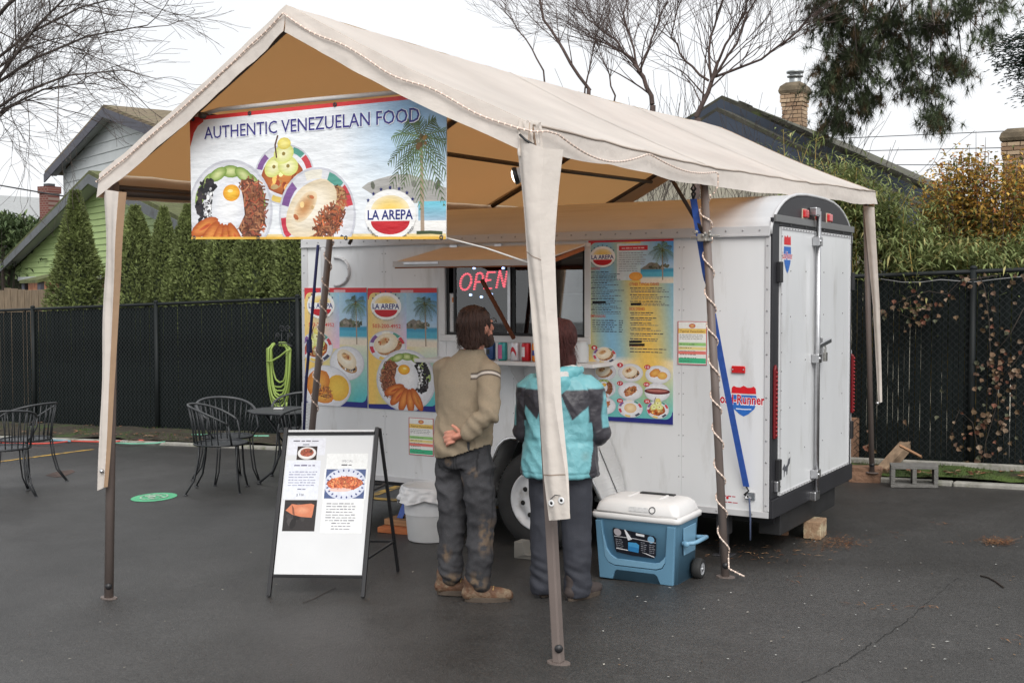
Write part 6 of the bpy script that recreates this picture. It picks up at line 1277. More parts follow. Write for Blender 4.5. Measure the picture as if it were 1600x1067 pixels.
# sweatshirt
mb = MB(); body_secs(mb, [(-.014, -.01, .775, .148, .122, 0), (-.012, -.012, .83, .158, .138, 0), (-.006, -.012, .92, .156, .136, 0), (0, -.008, 1.02, .15, .126, 0), (.004, -.004, 1.12, .152, .122, 0), (.008, -.004, 1.2, .158, .118, 0), (.012, 0, 1.27, .156, .104, 0), (.018, .004, 1.325, .125, .086, 0), (.028, .01, 1.36, .08, .072, 0), (.036, .012, 1.385, .066, .064, 0)])
caps(mb, [V((.11, -.002, 1.28)), sh+V((.012, -.01, -.02)), el.lerp(sh, .5)+V((.012, -.01, 0)), el+V((.014, -.01, -.01))], [.062, .064, .06, .055]); caps(mb, [el+V((.012, -.01, -.005)), el.lerp(wr, .5)+V((0, -.012, 0)), wr+V((.012, .004, .004))], [.055, .05, .044])
caps(mb, [V((-.11, 0, 1.28)), sl_, ell_], [.06, .06, .054]); caps(mb, [ell_, wl_], [.058, .045])
vs, ns, fs = remesh(mb, .0065, 6)
def sfold(p, n):
    f = .011*(1-abs(noise.noise(V((p.x*6+3+p.z*2.5, p.y*6, p.z*2.4)))*2.6))*(.5+.5*(1.3-p.z)*1.6); dr = V((p.x-el.x, p.y-el.y, p.z-el.z)).length
    f += .007*exp(-(dr/.12)**2)*sin(p.z*70+p.x*60+p.y*45+3*noise.noise(p*9))+.0015*noise.noise(p*28)+.006*(1-abs(noise.noise(V((p.x*11+p.z*9, p.y*11, p.z*8-p.x*9)))*2.5))*max(0, min(1, (1.22-p.z)*3.5))
    if p.z < .98 and p.x < .12: f += .008*sin(p.x*40+p.z*50)*exp(-((p.z-.9)/.07)**2)
    return f
STR = pm('pale_stripe', srgb(200, 192, 182), .8); STD = pm('dark_stripe', srgb(82, 70, 66), .8)
def spick(p, n):
    t = (p-sh).dot((el-sh).normalized()); d = ((p-sh)-(el-sh).normalized()*t).length
    if p.x > .1 and d < .1 and p.z > 1.0:
        if .055 < t < .068: return 1
        if .045 < t <= .055 or .068 <= t < .078: return 2
    return 0
fs = [f for f in fs if sum(vs[i].z for i in f)/len(f) > .792+.3*max(0, sum(vs[i].x for i in f)/len(f)+.08)+.012*noise.noise(V((vs[f[0]].x*9, vs[f[0]].y*9, 4))) or sum(vs[i].x for i in f)/len(f) > .2]
mix3 = lambda a, b, t: tuple(a[i]+(b[i]-a[i])*t for i in range(3))
sst = lambda d, w_: max(0, min(1, .5+d/w_))
def scol(p, n):
    t = (p-sh).dot((el-sh).normalized()); d = ((p-sh)-(el-sh).normalized()*t).length; c = srgb(150, 136, 116)
    if p.x > .1 and d < .1 and p.z > 1.0: c = mix3(c, srgb(78, 68, 64), sst(.017-abs(t-.062), .006)); c = mix3(c, srgb(205, 196, 186), sst(.007-abs(t-.062), .006))
    return c
KNIT = colmat('knit_cloth', .9, spec=.15, grain=120, gv=.12)
so_ = finish('sweatshirt', vs, ns, fs, sfold, mo, my, KNIT, man, cols=scol)
so_.modifiers.new('thick', 'SOLIDIFY').thickness = .004
# jeans
fl0, fr0 = V((-.115, .02, .07)), V((.1, -.03, .07)); mb = MB(); body_secs(mb, [(0, 0, .74, .152, .114, 0), (0, -.006, .8, .15, .116, 0), (0, -.004, .88, .138, .106, 0), (0, 0, .915, .134, .102, 0)])
caps(mb, [V((-.085, 0, .78)), V((-.098, .005, .62)), V((-.1, .02, .46)), V((-.112, .012, .28)), fl0+V((0, 0, .045))], [.09, .084, .07, .066, .062]); caps(mb, [V((.08, -.01, .78)), V((.092, -.005, .62)), V((.1, .0, .46)), V((.1, -.016, .28)), fr0+V((0, 0, .04))], [.09, .085, .071, .067, .064])
vs, ns, fs = remesh(mb, .008, 5)
def jfold(p, n):
    f = .013*(1-abs(noise.noise(V((p.x*7+p.z*5, p.y*7+7, p.z*7-p.x*6)))*2.6))*.8+.004*(1-abs(noise.noise(p*19))*2.4)+.002*noise.noise(p*34)
    f += .014*exp(-((p.z-.14)/.08)**2)*noise.noise(V((p.x*9, p.y*9, p.z*30+p.x*12)))+.011*exp(-((p.z-.44)/.1)**2)*noise.noise(V((p.x*10+4, p.y*10, p.z*18+p.y*14)))
    return f+.009*exp(-((p.z-.7)/.07)**2)*noise.noise(V((p.x*14, p.y*8, p.z*22-abs(p.x)*30)))
MUD = pm('mud_crust', srgb(140, 112, 84), .95, var=.3, vs=25)
def jcol(p, n):
    k = .82+.34*noise.noise(V((p.x*7, p.y*7, p.z*4)))+.14*noise.noise(p*40); k *= 1+.28*exp(-((p.z-.62)/.14)**2)*max(0, -n.y)
    c = tuple(q*k for q in srgb(72, 72, 75))
    if p.y < -.02:
        for cx in (-.065, .075):
            dx_, dz_ = abs(p.x-cx), abs(p.z-.775)
            if abs(max(dx_-.052, dz_-.062+(.02*dx_/.05 if p.z < .775 else 0))) < .004: c = tuple(q*.55 for q in c)
        if abs(p.x-.005) < .004 and p.z > .7: c = tuple(q*.5 for q in c)
    if abs(p.z-.865) < .003: c = tuple(q*.6 for q in c)
    if abs(p.y+.01) < .005 and abs(p.x) > .09: c = tuple(q*.65 for q in c)
    md = 0
    for mx_, mz_, rx_, rz_ in ((-.1, .25, .035, .06), (.15, .38, .03, .13), (.12, .12, .05, .07), (-.08, .1, .05, .05), (.02, .66, .03, .04), (-.03, .78, .03, .03), (.11, .72, .03, .04)):
        md = max(md, (1-((p.x-mx_)/rx_)**2-((p.z-mz_)/rz_)**2)*(1 if p.y < .03 else 0))
    md = max(0, min(1, md))*max(0, min(1, .5+2.2*noise.noise(p*34)+.8*noise.noise(p*90))); return mix3(c, srgb(132, 110, 86), md*.6)
jm = finish('jeans', vs, ns, fs, jfold, mo, my, colmat('denim_cloth', .88, spec=.15, grain=160, gv=.25), man, cols=jcol)
mb = MB()
def onback(x, z, off=.0): return mo+V((x, -.128-off, z))
mb.box(onback(.1, .87, -.002), (.012, .006, .045)); mb.box(onback(-.04, .885, -.006), (.012, .006, .045)); obj('belt_loop', mb, JEAN, man)
mb = MB(); mb.box(onback(.02, .845, -.006), (.035, .004, .012)); obj('label_patch', mb, pm('rust_patch', srgb(120, 66, 50), .8), man)
def boot(name, f, yaw, par, org, m1, m2, L=.29):
    R_ = rot('Z', yaw); B = lambda x, y, z: f+R_@V((x, y, z)); mb = MB(); b0 = V((f.x, f.y, 0)); T = lambda x, y, z: b0+R_@V((x, y, z))
    caps(mb, [T(0, -.06, .05), T(0, .02, .05), T(0, .11, .042), T(0, .165, .038)], [.038, .04, .041, .031]); caps(mb, [T(0, .04, .066), T(0, .12, .046)], [.03, .03]); caps(mb, [T(0, -.045, .05), T(0, -.035, .13)], [.04, .045])
    vs, ns, fs = remesh(mb, .0075, 3); vs = [V((p.x, p.y, max(p.z, .014))) for p in vs]
    bt = finish(name, vs, ns, fs, lambda p, n: .003*noise.noise(p*40), org, 0, m1, par)
    mb = MB(); ol = []
    for i in range(24): a = 2*pi*i/24; ol.append((.043*cos(a)*(1+.12*sin(a)), .05+.128*sin(a)))
    R2 = R_; mb.prism([org+b0+R2@V((x, y, .001)) for x, y in ol], (0, 0, .03)); obj('sole', mb, m2, bt, bev=.005); return bt
by = -radians(58); b1 = boot('boot', fl0, by-.05, man, mo, BOOT, SOLE); b2 = boot('boot', fr0, by, man, mo, BOOT, SOLE)
for bt, f in ((b1, fl0), (b2, fr0)):
    R_ = rot('Z', by); mb = MB()
    for k in range(4): c_ = V((f.x, f.y, 0))+R_@V((0, .03+.025*k, .1-.008*k)); mb.tube([mo+c_+R_@V((-.03, 0, -.012)), mo+c_+R_@V((0, .004, .002)), mo+c_+R_@V((.03, 0, -.012))], .0035, 5)
    obj('lace', mb, pm('lace_tan', srgb(170, 140, 90), .8), bt)
# hair and beard
mb = MB(); mb.ball(H3(0, -.02, .032), (.088, .102, .1), 22, 14, HR); mb.ball(H3(0, -.055, -.03), (.078, .062, .09), 18, 12, HR); mb.ball(H3(0, -.06, -.07), (.06, .042, .045), 14, 10, HR)
for sx in (-1, 1): mb.ball(H3(sx*.066, -.03, -.03), (.02, .04, .06), 10, 8, HR)
vs, ns, fs = remesh(mb, .006, 2); HI = HR.inverted()
keep = []
for f in fs:
    c_ = HI@(sum((vs[i] for i in f), V((0, 0, 0)))/len(f)-hd)
    if not (c_.y > .045 and c_.z < .062) and not (c_.y > .012 and c_.z < .0): keep.append(f)
finish('hair', vs, ns, keep, lambda p, n: .006*noise.noise(V((p.x*38, p.y*38, p.z*9)))+.005*noise.noise(V((p.x*14, p.y*14, p.z*5)))+.004*sin(90*atan2((HI@(p-hd)).x, (HI@(p-hd)).y)*.35+p.z*20), mo, my, HAIR, man)
mb = MB(); random.seed(12)
for i in range(1700):
    a = random.uniform(0, 2*pi); zz = random.uniform(-.08, .1); q = V((.084*cos(a), -.025+.098*sin(a), zz));
    if q.y > .03 and zz < .06: continue
    if zz > .06: q = V((q.x*.7, q.y*.75, .11))
    p = mo+H3(q.x, q.y, q.z); d = HR@V((q.x*.5+random.uniform(-.035, .035), (q.y+.02)*.5+random.uniform(-.035, .035), -.1)); mb.tri(p, d, random.uniform(.025, .05), .0026)
obj('hair_strands', mb, HAIR, man)
mb = MB(); mb.ball(H3(0, .06, -.085), (.045, .045, .035), 14, 10, HR); mb.ball(H3(.035, .035, -.065), (.026, .045, .04), 12, 8, HR); mb.ball(H3(-.035, .035, -.065), (.026, .045, .04), 12, 8, HR); mb.ball(H3(0, .098, -.038), (.026, .012, .008), 10, 6, HR)
vs, ns, fs = remesh(mb, .005, 2); finish('beard', vs, ns, fs, lambda p, n: .004*noise.noise(p*70), mo, my, HAIR, man)
mb = MB()
for sx in (-1, 1): mb.tube([mo+H3(sx*.033+.024*cos(a), .1, .024+.017*sin(a)) for a in [2*pi*i/16 for i in range(16)]], .002, 5, closed=True); mb.tube([mo+H3(sx*.056, .098, .03), mo+H3(sx*.076, .07, .03), mo+H3(sx*.082, .0, .022)], .0022, 5)
mb.tube([mo+H3(-.01, .101, .028), mo+H3(.01, .101, .028)], .002, 5); obj('glasses', mb, BLACK, man)
# ---- woman
wo = V((-.725, -1.36, gz(-.725, -1.36))); wom = thing('person', 'person in teal and charcoal rain jacket and dark trousers behind the hanging leg cloth', 'person', wo); wy = radians(14)
hd = V((0, .035, 1.41)); hy_ = -.12; HR = rot('Z', hy_)@rot('X', -.06); HI = HR.inverted()
mb = MB(); body_secs(mb, [(0, 0, .8, .15, .11, 0), (0, 0, .95, .13, .1, 0), (0, 0, 1.1, .14, .1, 0), (0, .0, 1.2, .13, .085, 0), (0, .01, 1.25, .06, .06, 0)]); caps(mb, [(0, .0, 1.2), (0, .02, 1.32)], [.055, .05])
mb.ball(H3(0, -.01, .02), (.07, .09, .09), 20, 12, HR); mb.ball(H3(0, .03, -.04), (.052, .06, .062), 14, 10, HR); caps(mb, [H3(0, .08, .02), H3(0, .1, -.018)], [.011, .013], n=8); mb.ball(H3(0, .085, -.05), (.022, .012, .01), 8, 6, HR)
for sx in (-1, 1):
    mb.ball(H3(sx*.07, 0, -.005), (.01, .018, .028), 8, 6, HR)
    s_ = V((sx*.16, 0, 1.18)); e_ = V((sx*.225, .03, .93)); w_ = V((sx*.1, .2, .93)); caps(mb, [s_, e_], [.045, .038]); caps(mb, [e_, w_], [.036, .026]); pl = V((sx*.05, .24, .94)); caps(mb, [w_, pl], [.026, .032], sq=.6)
    for i in range(4): b_ = pl+V((-sx*.01, .01, .024-.016*i)); caps(mb, [b_, b_+V((-sx*.025, .022, 0)), b_+V((-sx*.045, .012, -.005))], [.0085, .008, .007], n=8)
    caps(mb, [pl+V((0, 0, .028)), pl+V((-sx*.015, .01, .05))], [.0095, .008], n=8)
vs, ns, fs = remesh(mb, .006, 3); finish('body', vs, ns, fs, None, wo, wy, SKN, wom)
TEAL = pm('teal_nylon', srgb(112, 182, 190), .42, var=.06, vs=9, bump=.35, bs=22, dirt=srgb(98, 150, 150), ds=5, dth=(.6, .8)); CHAR = pm('charcoal_nylon', srgb(66, 64, 70), .5, var=.1, vs=9, bump=.3, bs=22)
mb = MB(); body_secs(mb, [(0, -.004, .685, .21, .165, 0), (0, -.006, .715, .214, .167, 0), (0, -.004, .78, .208, .16, 0), (0, 0, .88, .192, .148, 0), (0, 0, .98, .19, .142, 0), (0, 0, 1.08, .196, .138, 0), (0, 0, 1.15, .195, .128, 0), (0, .0, 1.21, .165, .11, 0), (0, .008, 1.25, .1, .088, 0), (0, .012, 1.285, .082, .08, 0)])
for sx in (-1, 1): caps(mb, [V((sx*.13, 0, 1.17)), V((sx*.168, 0, 1.15)), V((sx*.195, .01, 1.03)), V((sx*.208, .025, .92))], [.07, .074, .068, .06]); caps(mb, [V((sx*.208, .025, .92)), V((sx*.18, .12, .92)), V((sx*.11, .19, .93))], [.066, .056, .046])
vs, ns, fs = remesh(mb, .006, 6)
def wfold(p, n):
    f = .009*(1-abs(noise.noise(V((p.x*7+p.z*3, p.y*7+3, p.z*6+p.x*5)))*2.4))+.003*(1-abs(noise.noise(p*18))*2.5)
    return f-.012*exp(-((p.z-.88)/.018)**2)*(.5+.5*noise.noise(p*10))-.004*exp(-((p.z-.71)/.006)**2)
def wpick(p, n):
    ax_ = abs(p.x)
    if ax_ > .155 and p.z < 1.165 and (p.y < .02 or p.z < 1.05) and not (ax_ > .238 and p.z > .96): 
        return 1 if (ax_ > .185 or p.z > 1.0) else 0
    if p.y < 0 and .035 < ax_ <= .2:
        lo = 1.0+max(0, (ax_-.1))*1.0 if ax_ > .1 else 1.0+(.1-ax_)*2.2
        if lo < p.z < 1.16-.1*max(0, ax_-.15): return 1
    return 0
def wsd(p):
    ax_ = abs(p.x); arm = min(ax_-.172, 1.165-p.z, (.03-p.y) if p.z > 1.05 else 1, max(.242-ax_, .955-p.z))
    if ax_ <= .19: arm = min(arm, p.z-.985)
    lo = 1.0+max(0, ax_-.1)*1.0 if ax_ > .1 else 1.0+(.1-ax_)*2.2
    yoke = min(p.z-lo, 1.16-.1*max(0, ax_-.15)-p.z, ax_-.03, .2-ax_, .02-p.y); return max(arm, yoke)
def wcol(p, n):
    k = .92+.1*noise.noise(p*7); c = mix3(srgb(118, 180, 188), srgb(64, 62, 68), sst(wsd(p), .007)); dt = max(0, noise.noise(p*9)-.28)*max(0, min(1, (p.x-.05)*8))*max(0, min(1, (1.0-p.z)*5)); return mix3(tuple(q*k for q in c), srgb(120, 118, 100), min(.6, dt*1.6))
NYL = colmat('nylon_shell', .42, spec=.45); n_ = NYL.node_tree; t_n = n_.nodes.new('ShaderNodeTexNoise'); t_n.inputs['Scale'].default_value = 26; t_n.inputs['Detail'].default_value = 4; t_n.inputs['Distortion'].default_value = 1.2; tcn = n_.nodes.new('ShaderNodeTexCoord'); n_.links.new(tcn.outputs['Object'], t_n.inputs['Vector']); bpn = n_.nodes.new('ShaderNodeBump'); bpn.inputs['Strength'].default_value = .28; bpn.inputs['Distance'].default_value = .02; n_.links.new(t_n.outputs['Fac'], bpn.inputs['Height']); n_.links.new(bpn.outputs[0], n_.nodes['Principled BSDF'].inputs['Normal'])
jk = finish('rain_jacket', vs, ns, fs, wfold, wo, wy, NYL, wom, cols=wcol)
# hood lying on the shoulders
mb = MB(); caps(mb, [V((-.1, .03, 1.265)), V((-.085, -.06, 1.255)), V((0, -.105, 1.235)), V((.085, -.06, 1.255)), V((.1, .03, 1.265))], [.03, .038, .045, .038, .03]); mb.ball((0, -.105, 1.19), (.085, .045, .075), 16, 10)
vs, ns, fs = remesh(mb, .007, 3); finish('hood', vs, ns, fs, lambda p, n: .009*noise.noise(p*16)+.005*noise.noise(p*34), wo, wy, [TEAL, pm('hood_lining', (.62, .6, .58), .7)], wom, lambda p, n: 1 if (p.z > 1.285 and n.z > .5) or (.02 < p.x < .08 and 1.235 < p.z < 1.262 and p.y < -.11) else 0)
TRS = pm('dark_trousers', srgb(50, 52, 60), .8, var=.15, vs=8, bump=.15, bs=200, dirt=srgb(95, 82, 70), ds=4, dth=(.66, .8)); mb = MB(); body_secs(mb, [(0, 0, .66, .165, .125, 0), (0, 0, .76, .165, .125, 0), (0, 0, .86, .15, .115, 0)])
caps(mb, [V((-.085, 0, .7)), V((-.09, .0, .42)), V((-.095, -.005, .2)), V((-.098, -.005, .06))], [.093, .078, .07, .072]); caps(mb, [V((.085, 0, .7)), V((.092, .0, .42)), V((.1, -.01, .2)), V((.104, -.01, .06))], [.095, .08, .073, .076])
vs, ns, fs = remesh(mb, .008, 5); vs = [V((p.x, p.y, max(p.z, .022))) for p in vs]; finish('trousers', vs, ns, fs, lambda p, n: .006*(1-abs(noise.noise(V((p.x*8, p.y*8, p.z*5)))*2.2))+.003*noise.noise(p*25)+.014*exp(-((p.z-.14)/.1)**2)*noise.noise(V((p.x*9, p.y*9, p.z*26+p.x*10))), wo, wy, TRS, wom)
for sx in (-1, 1): boot('shoe', V((sx*.1, .02, .05)), wy*0-.25*sx, wom, wo, pm('dark_shoe', srgb(60, 52, 50), .8, var=.2), SOLE)
BEAN = pm('maroon_hair', srgb(74, 34, 30), .7, var=.3, vs=25, stretch=(3, 3, .6), bump=.7, bs=60); mb = MB(); mb.ball(H3(0, -.015, .035), (.088, .104, .1), 22, 14, HR); mb.ball(H3(0, -.05, -.05), (.08, .06, .09), 16, 12, HR); mb.ball(H3(.02, -.045, -.1), (.085, .055, .06), 16, 10, HR)
vs, ns, fs = remesh(mb, .006, 2); keep = []
for f in fs:
    c_ = HI@(sum((vs[i] for i in f), V((0, 0, 0)))/len(f)-hd)
    if not (c_.y > .05 and c_.z < .06): keep.append(f)
finish('hair', vs, ns, keep, lambda p, n: .006*noise.noise(V((p.x*30, p.y*30, p.z*6)))+.004*sin(atan2(p.x, p.y-.03)*40+p.z*15), wo, wy, BEAN, wom)
mb = MB(); random.seed(14); R_ = rot('Z', wy)
for i in range(700):
    a = random.uniform(pi*.95, 2*pi*1.02); p = wo+R_@H3(.082*cos(a), -.03+.084*sin(a), random.uniform(-.13, .06)); mb.tri(p, V((cos(a)*.35+.12+random.gauss(0, .15), sin(a)*.3+random.gauss(0, .15), -1)), random.uniform(.05, .1), .0032)
obj('hair_strands', mb, BEAN, wom)
# ================================================================ BACKDROP: HOUSES
SHG = pm('mossy_shingle', srgb(126, 112, 90), .9, var=.22, vs=14, stretch=(1, 1, 4), dirt=srgb(105, 108, 70), ds=2, dth=(.55, .7), bump=.4); _n = SHG.node_tree; _b = _n.nodes['Principled BSDF']; _w = _n.nodes.new('ShaderNodeTexWave'); _w.bands_direction = 'Z'; _w.inputs['Scale'].default_value = 3.2; _w.inputs['Distortion'].default_value = .6; _w.inputs['Detail'].default_value = 3; _t = _n.nodes.new('ShaderNodeTexCoord'); _n.links.new(_t.outputs['Object'], _w.inputs['Vector']); _r = _n.nodes.new('ShaderNodeValToRGB'); _r.color_ramp.elements[0].color = (.45, .45, .45, 1); _r.color_ramp.elements[1].position = .35; _n.links.new(_w.outputs['Fac'], _r.inputs[0]); _k = _n.nodes.new('ShaderNodeMix'); _k.data_type = 'RGBA'; _k.blend_type = 'MULTIPLY'; _k.inputs[0].default_value = 1; _n.links.new(_b.inputs['Base Color'].links[0].from_socket, _k.inputs[6]); _n.links.new(_r.outputs[0], _k.inputs[7]); _n.links.new(_k.outputs[2], _b.inputs['Base Color'])
GTR = pm('grey_trim', srgb(98, 102, 104), .6, var=.12, vs=5, dirt=srgb(70, 70, 68), ds=4); GTD = pm('dark_trim', srgb(74, 74, 84), .6, var=.15, vs=4)
GSD = pm('lime_siding', srgb(166, 188, 122), .6, var=.05, vs=3); WSD = pm('white_siding', srgb(196, 200, 200), .6, var=.05, vs=3); RBR = None
def brickmat(name, c1, c2, mc, sc, bw=.5, rh=.25):
    m = bpy.data.materials.new(name); m.use_nodes = True; n = m.node_tree; b = n.nodes['Principled BSDF']; b.inputs['Roughness'].default_value = .9; t = n.nodes.new('ShaderNodeTexBrick'); t.inputs['Scale'].default_value = sc; t.inputs['Color1'].default_value = (*c1, 1); t.inputs['Color2'].default_value = (*c2, 1); t.inputs['Mortar'].default_value = (*mc, 1); t.inputs['Mortar Size'].default_value = .03; tc = n.nodes.new('ShaderNodeTexCoord'); mp = n.nodes.new('ShaderNodeMapping'); mp.inputs['Rotation'].default_value = (pi/2, 0, 0); n.links.new(tc.outputs['Object'], mp.inputs[0]); n.links.new(mp.outputs[0], t.inputs['Vector']); n.links.new(t.outputs[0], b.inputs['Base Color']); return m
RBR = brickmat('far_red_brick', srgb(120, 66, 58), srgb(100, 56, 50), srgb(135, 115, 105), 3.2)
PH = radians(-22); ex = V((cos(PH), sin(PH), 0)); eb = V((-sin(PH), cos(PH), 0))     # gable direction and depth of the left houses
def planeAt(u, v, p0, nrm): d = ray(u, v); return C+d*((p0-C).dot(nrm)/d.dot(nrm))
def gablehouse(name, label, apex, lo_l, lo_r, zbot, board_h, sid, trim, roofm, depth, over, trimw=.17):
    apex = apex+eb*.45
    """gable wall through apex spanned by ex; lo_l/lo_r: (t, z) of roof feet along ex"""
    th = thing(name, label, 'house', V((apex.x, apex.y, gz(apex.x, apex.y)))); za = apex.z
    def xl(z): return lo_l[0]*(za-z)/(za-lo_l[1])
    def xr(z): return lo_r[0]*(za-z)/(za-lo_r[1])
    A = V((apex.x, apex.y, 0)); P = lambda t, z, d=0: A+ex*t+eb*d+V((0, 0, z))
    mb = MB(); zb_ = zbot; tl, tr_ = lo_l[0]+over, lo_r[0]-over
    mb.prism([P(tl, zb_), P(tr_, zb_), P(tr_, za+(lo_r[1]-za)*(tr_/lo_r[0])-.1), P(0, za-.1), P(tl, za+(lo_l[1]-za)*(tl/lo_l[0])-.1)], eb*depth); wall_ = obj('wall', mb, sid, th)
    z = zb_; 
    while z < za-.15:
        z1 = min(z+board_h, za-.12); a0, a1 = max(tl, xl(z+.1)), min(tr_, xr(z+.1)); b0, b1 = max(tl, xl(z1+.1)), min(tr_, xr(z1+.1))
        if a1-a0 > .1:
            mb = MB(); f = [P(a0, z, -.045), P(a1, z, -.045), P(b1, z1-.004, -.02), P(b0, z1-.004, -.02)]; bk = [P(a0, z, -.002), P(a1, z, -.002), P(b1, z1-.004, -.002), P(b0, z1-.004, -.002)]
            mb.add(f+bk, [(0, 1, 2, 3), (0, 4, 5, 1), (3, 2, 6, 7), (0, 3, 7, 4), (1, 5, 6, 2)]); obj('siding_board', mb, sid, wall_)
        z = z1
    d0 = -.42
    for (t, zz) in (lo_l, lo_r):
        mb = MB(); q = [P(0, za, d0), P(t, zz, d0), P(t, zz, depth+.3), P(0, za, depth+.3)]; up_ = V((0, 0, .1)); mb.prism([p+V((0, 0, -.02)) for p in q], up_); rf = obj('roof_slope', mb, roofm, th)
        mb = MB(); mb.prism([P(0, za-.01, d0-.03), P(t, zz-.01, d0-.03), P(t, zz-.01-trimw, d0-.03), P(0, za-.01-trimw, d0-.03)], eb*.04); obj('bargeboard', mb, trim, rf)
        mb = MB(); mb.prism([P(t*.02, za-.05-.02*abs(t), d0+.02), P(t, zz-.05, d0+.02), P(t, zz-.05, -.05), P(t*.02, za-.05-.02*abs(t), -.05)], V((0, 0, .025))); obj('soffit', mb, pm('soffit_grey', srgb(170, 172, 172), .7), rf)
    return th, P
nrm = eb
# green gable
ap = onY(137, 272, 11.0); a_ = planeAt(0, 412, ap, nrm); tL = (a_-ap).dot(ex); sl = (ap.z-a_.z)/(-tL)
ghouse, GP = gablehouse('gable_house', 'lime green gabled house with lap siding behind the hedge trees', ap, (tL*1.05, ap.z+sl*tL*1.05), (-tL*1.0, ap.z+sl*tL), 2.15, .145, GSD, GTR, pm('moss_roof', srgb(88, 92, 56), .95, var=.3, vs=8, bump=.5), 7, .25, .2)
mb = MB(); mb.prism([GP(tL+.3, .2, .02), GP(1.5, .2, .02), GP(1.5, 2.15, .02), GP(tL+.3, 2.15, .02)], eb*.1); obj('plywood_wall', mb, pm('plywood', srgb(166, 112, 80), .8, col2=srgb(120, 78, 58), vs=5), ghouse)
mb = MB(); mb.prism([GP(tL+.3, 2.1, -.08), GP(1.5, 2.1, -.08), GP(1.5, 2.2, -.08), GP(tL+.3, 2.2, -.08)], eb*.1); obj('white_band', mb, WSD, ghouse)
q0, q1 = GP(-2.05, 2.0, -1.4), GP(-.6, 2.0, -1.4); mb = MB(); mb.prism([q0, q1, GP(-.6, 2.35, -.1), GP(-2.05, 2.3, -.1)], V((0, 0, .07))); obj('porch_roof', mb, MT['moss_roof'], ghouse)
for t_ in (-1.95, -.7): mb = MB(); p = GP(t_, 0, -1.3); mb.bb((p.x-.05, p.y-.05, gz(p.x, p.y)), (p.x+.05, p.y+.05, 2.03)); obj('porch_post', mb, GTD, ghouse)
# white gable behind
ap = onY(160, 168, 16.0); a_ = planeAt(68, 272, ap, nrm); b_ = planeAt(232, 252, ap, nrm); tl_, tr_ = (a_-ap).dot(ex), (b_-ap).dot(ex)
whouse, WP = gablehouse('gable_house', 'white gabled house with brown shingle roof behind the green one', ap, (tl_, a_.z), (-tl_, a_.z), 1.0, .3, WSD, GTD, SHG, 9, .75, .26)
mb = MB(); p0_, p1_ = WP(tl_+.72, 4.9, -.06), WP(tl_+.84, 4.9, -.06); mb.prism([WP(tl_+.72, 1, -.06), WP(tl_+.84, 1, -.06), WP(tl_+.84, a_.z+.5, -.06), WP(tl_+.72, a_.z+.5, -.06)], eb*.05); obj('corner_board', mb, WSD, whouse)
mb = MB(); mb.prism([WP(tl_+.9, ap.z-2.55, -.1), WP(1.6, ap.z-2.55, -.1), WP(1.6, ap.z-2.4, -.1), WP(tl_+.9, ap.z-2.4, -.1)], eb*.1); obj('trim_band', mb, GTD, whouse)
# grey far roof with red brick chimney
fr = thing('far_house', 'distant house with pale grey shingle roof at the picture edge', 'house', onY(20, 330, 24)); mb = MB(); p = [onY(-120, 298, 24), onY(110, 312, 24), onY(110, 352, 21), onY(-120, 352, 21)]; mb.prism(p, V((0, .1, -.2))); obj('roof', mb, pm('grey_shingle', srgb(158, 160, 160), .9, var=.12, vs=9, stretch=(1, 1, 5), bump=.3), fr)
mb = MB(); mb.prism([onY(-120, 348, 21.3), onY(110, 348, 21.3), onY(110, 460, 21.3), onY(-120, 460, 21.3)], V((0, 3, 0))); obj('wall', mb, pm('far_wall', srgb(120, 116, 116), .8, var=.1), fr)
mb = MB(); mb.prism([onY(-60, 336, 20.6), onY(38, 348, 20.6), onY(38, 353, 20.6), onY(-60, 362, 20.6), onY(-60, 342, 20.6)], V((0, .3, 0))); obj('porch_gable', mb, GTR, fr)
mb = MB(); ch = onY(78, 340, 20); s_ = .23; zt0 = onY(78, 303, 20).z; zt1 = onY(78, 292, 20).z; mb.bb((ch.x-s_, ch.y-s_, 2.0), (ch.x+s_, ch.y+s_, zt0)); th = thing('brick_chimney', 'red brick chimney standing beyond the green gable', 'chimney', (ch.x, ch.y, 2.0)); obj('stack', mb, RBR, th); mb = MB(); mb.bb((ch.x-s_-.04, ch.y-s_-.04, zt0+.001), (ch.x+s_+.04, ch.y+s_+.04, zt1)); obj('cap', mb, RBR, th); mb = MB(); mb.bb((ch.x-s_+.1, ch.y-s_+.1, zt1+.001), (ch.x+s_-.1, ch.y+s_-.1, zt1+.1)); obj('flue', mb, DKGREY, th)
# right house: blue bargeboards
BB = pm('slate_blue_board', srgb(70, 79, 94), .6, var=.08, vs=3, dirt=srgb(170, 172, 175), ds=3.5, dth=(.7, .74)); CRM = pm('cream_stucco', srgb(196, 190, 172), .85, var=.06, vs=6); MSH = pm('dark_mossy_shingle', srgb(84, 82, 72), .95, var=.3, vs=7, dirt=srgb(95, 104, 60), ds=3, dth=(.55, .7), bump=.6)
YH = 9.0; ap = onY(1128, 156, YH); e_ = onY(1462, 306, YH); m_ = (ap.z-e_.z)/(e_.x-ap.x); rh = thing('blue_trim_house', 'cream house with slate blue bargeboards behind the bamboo', 'house', V((ap.x, YH, gz(ap.x, YH))))
mb = MB(); xw = 3.7; mb.prism([V((ap.x-xw, YH+.6, gz(0, 9)-.3)), V((ap.x+xw, YH+.6, gz(0, 9)-.3)), V((ap.x+xw, YH+.6, ap.z-m_*xw-.15)), V((ap.x, YH+.6, ap.z-.15)), V((ap.x-xw, YH+.6, ap.z-m_*xw-.15))], V((0, 6, 0))); obj('wall', mb, CRM, rh)
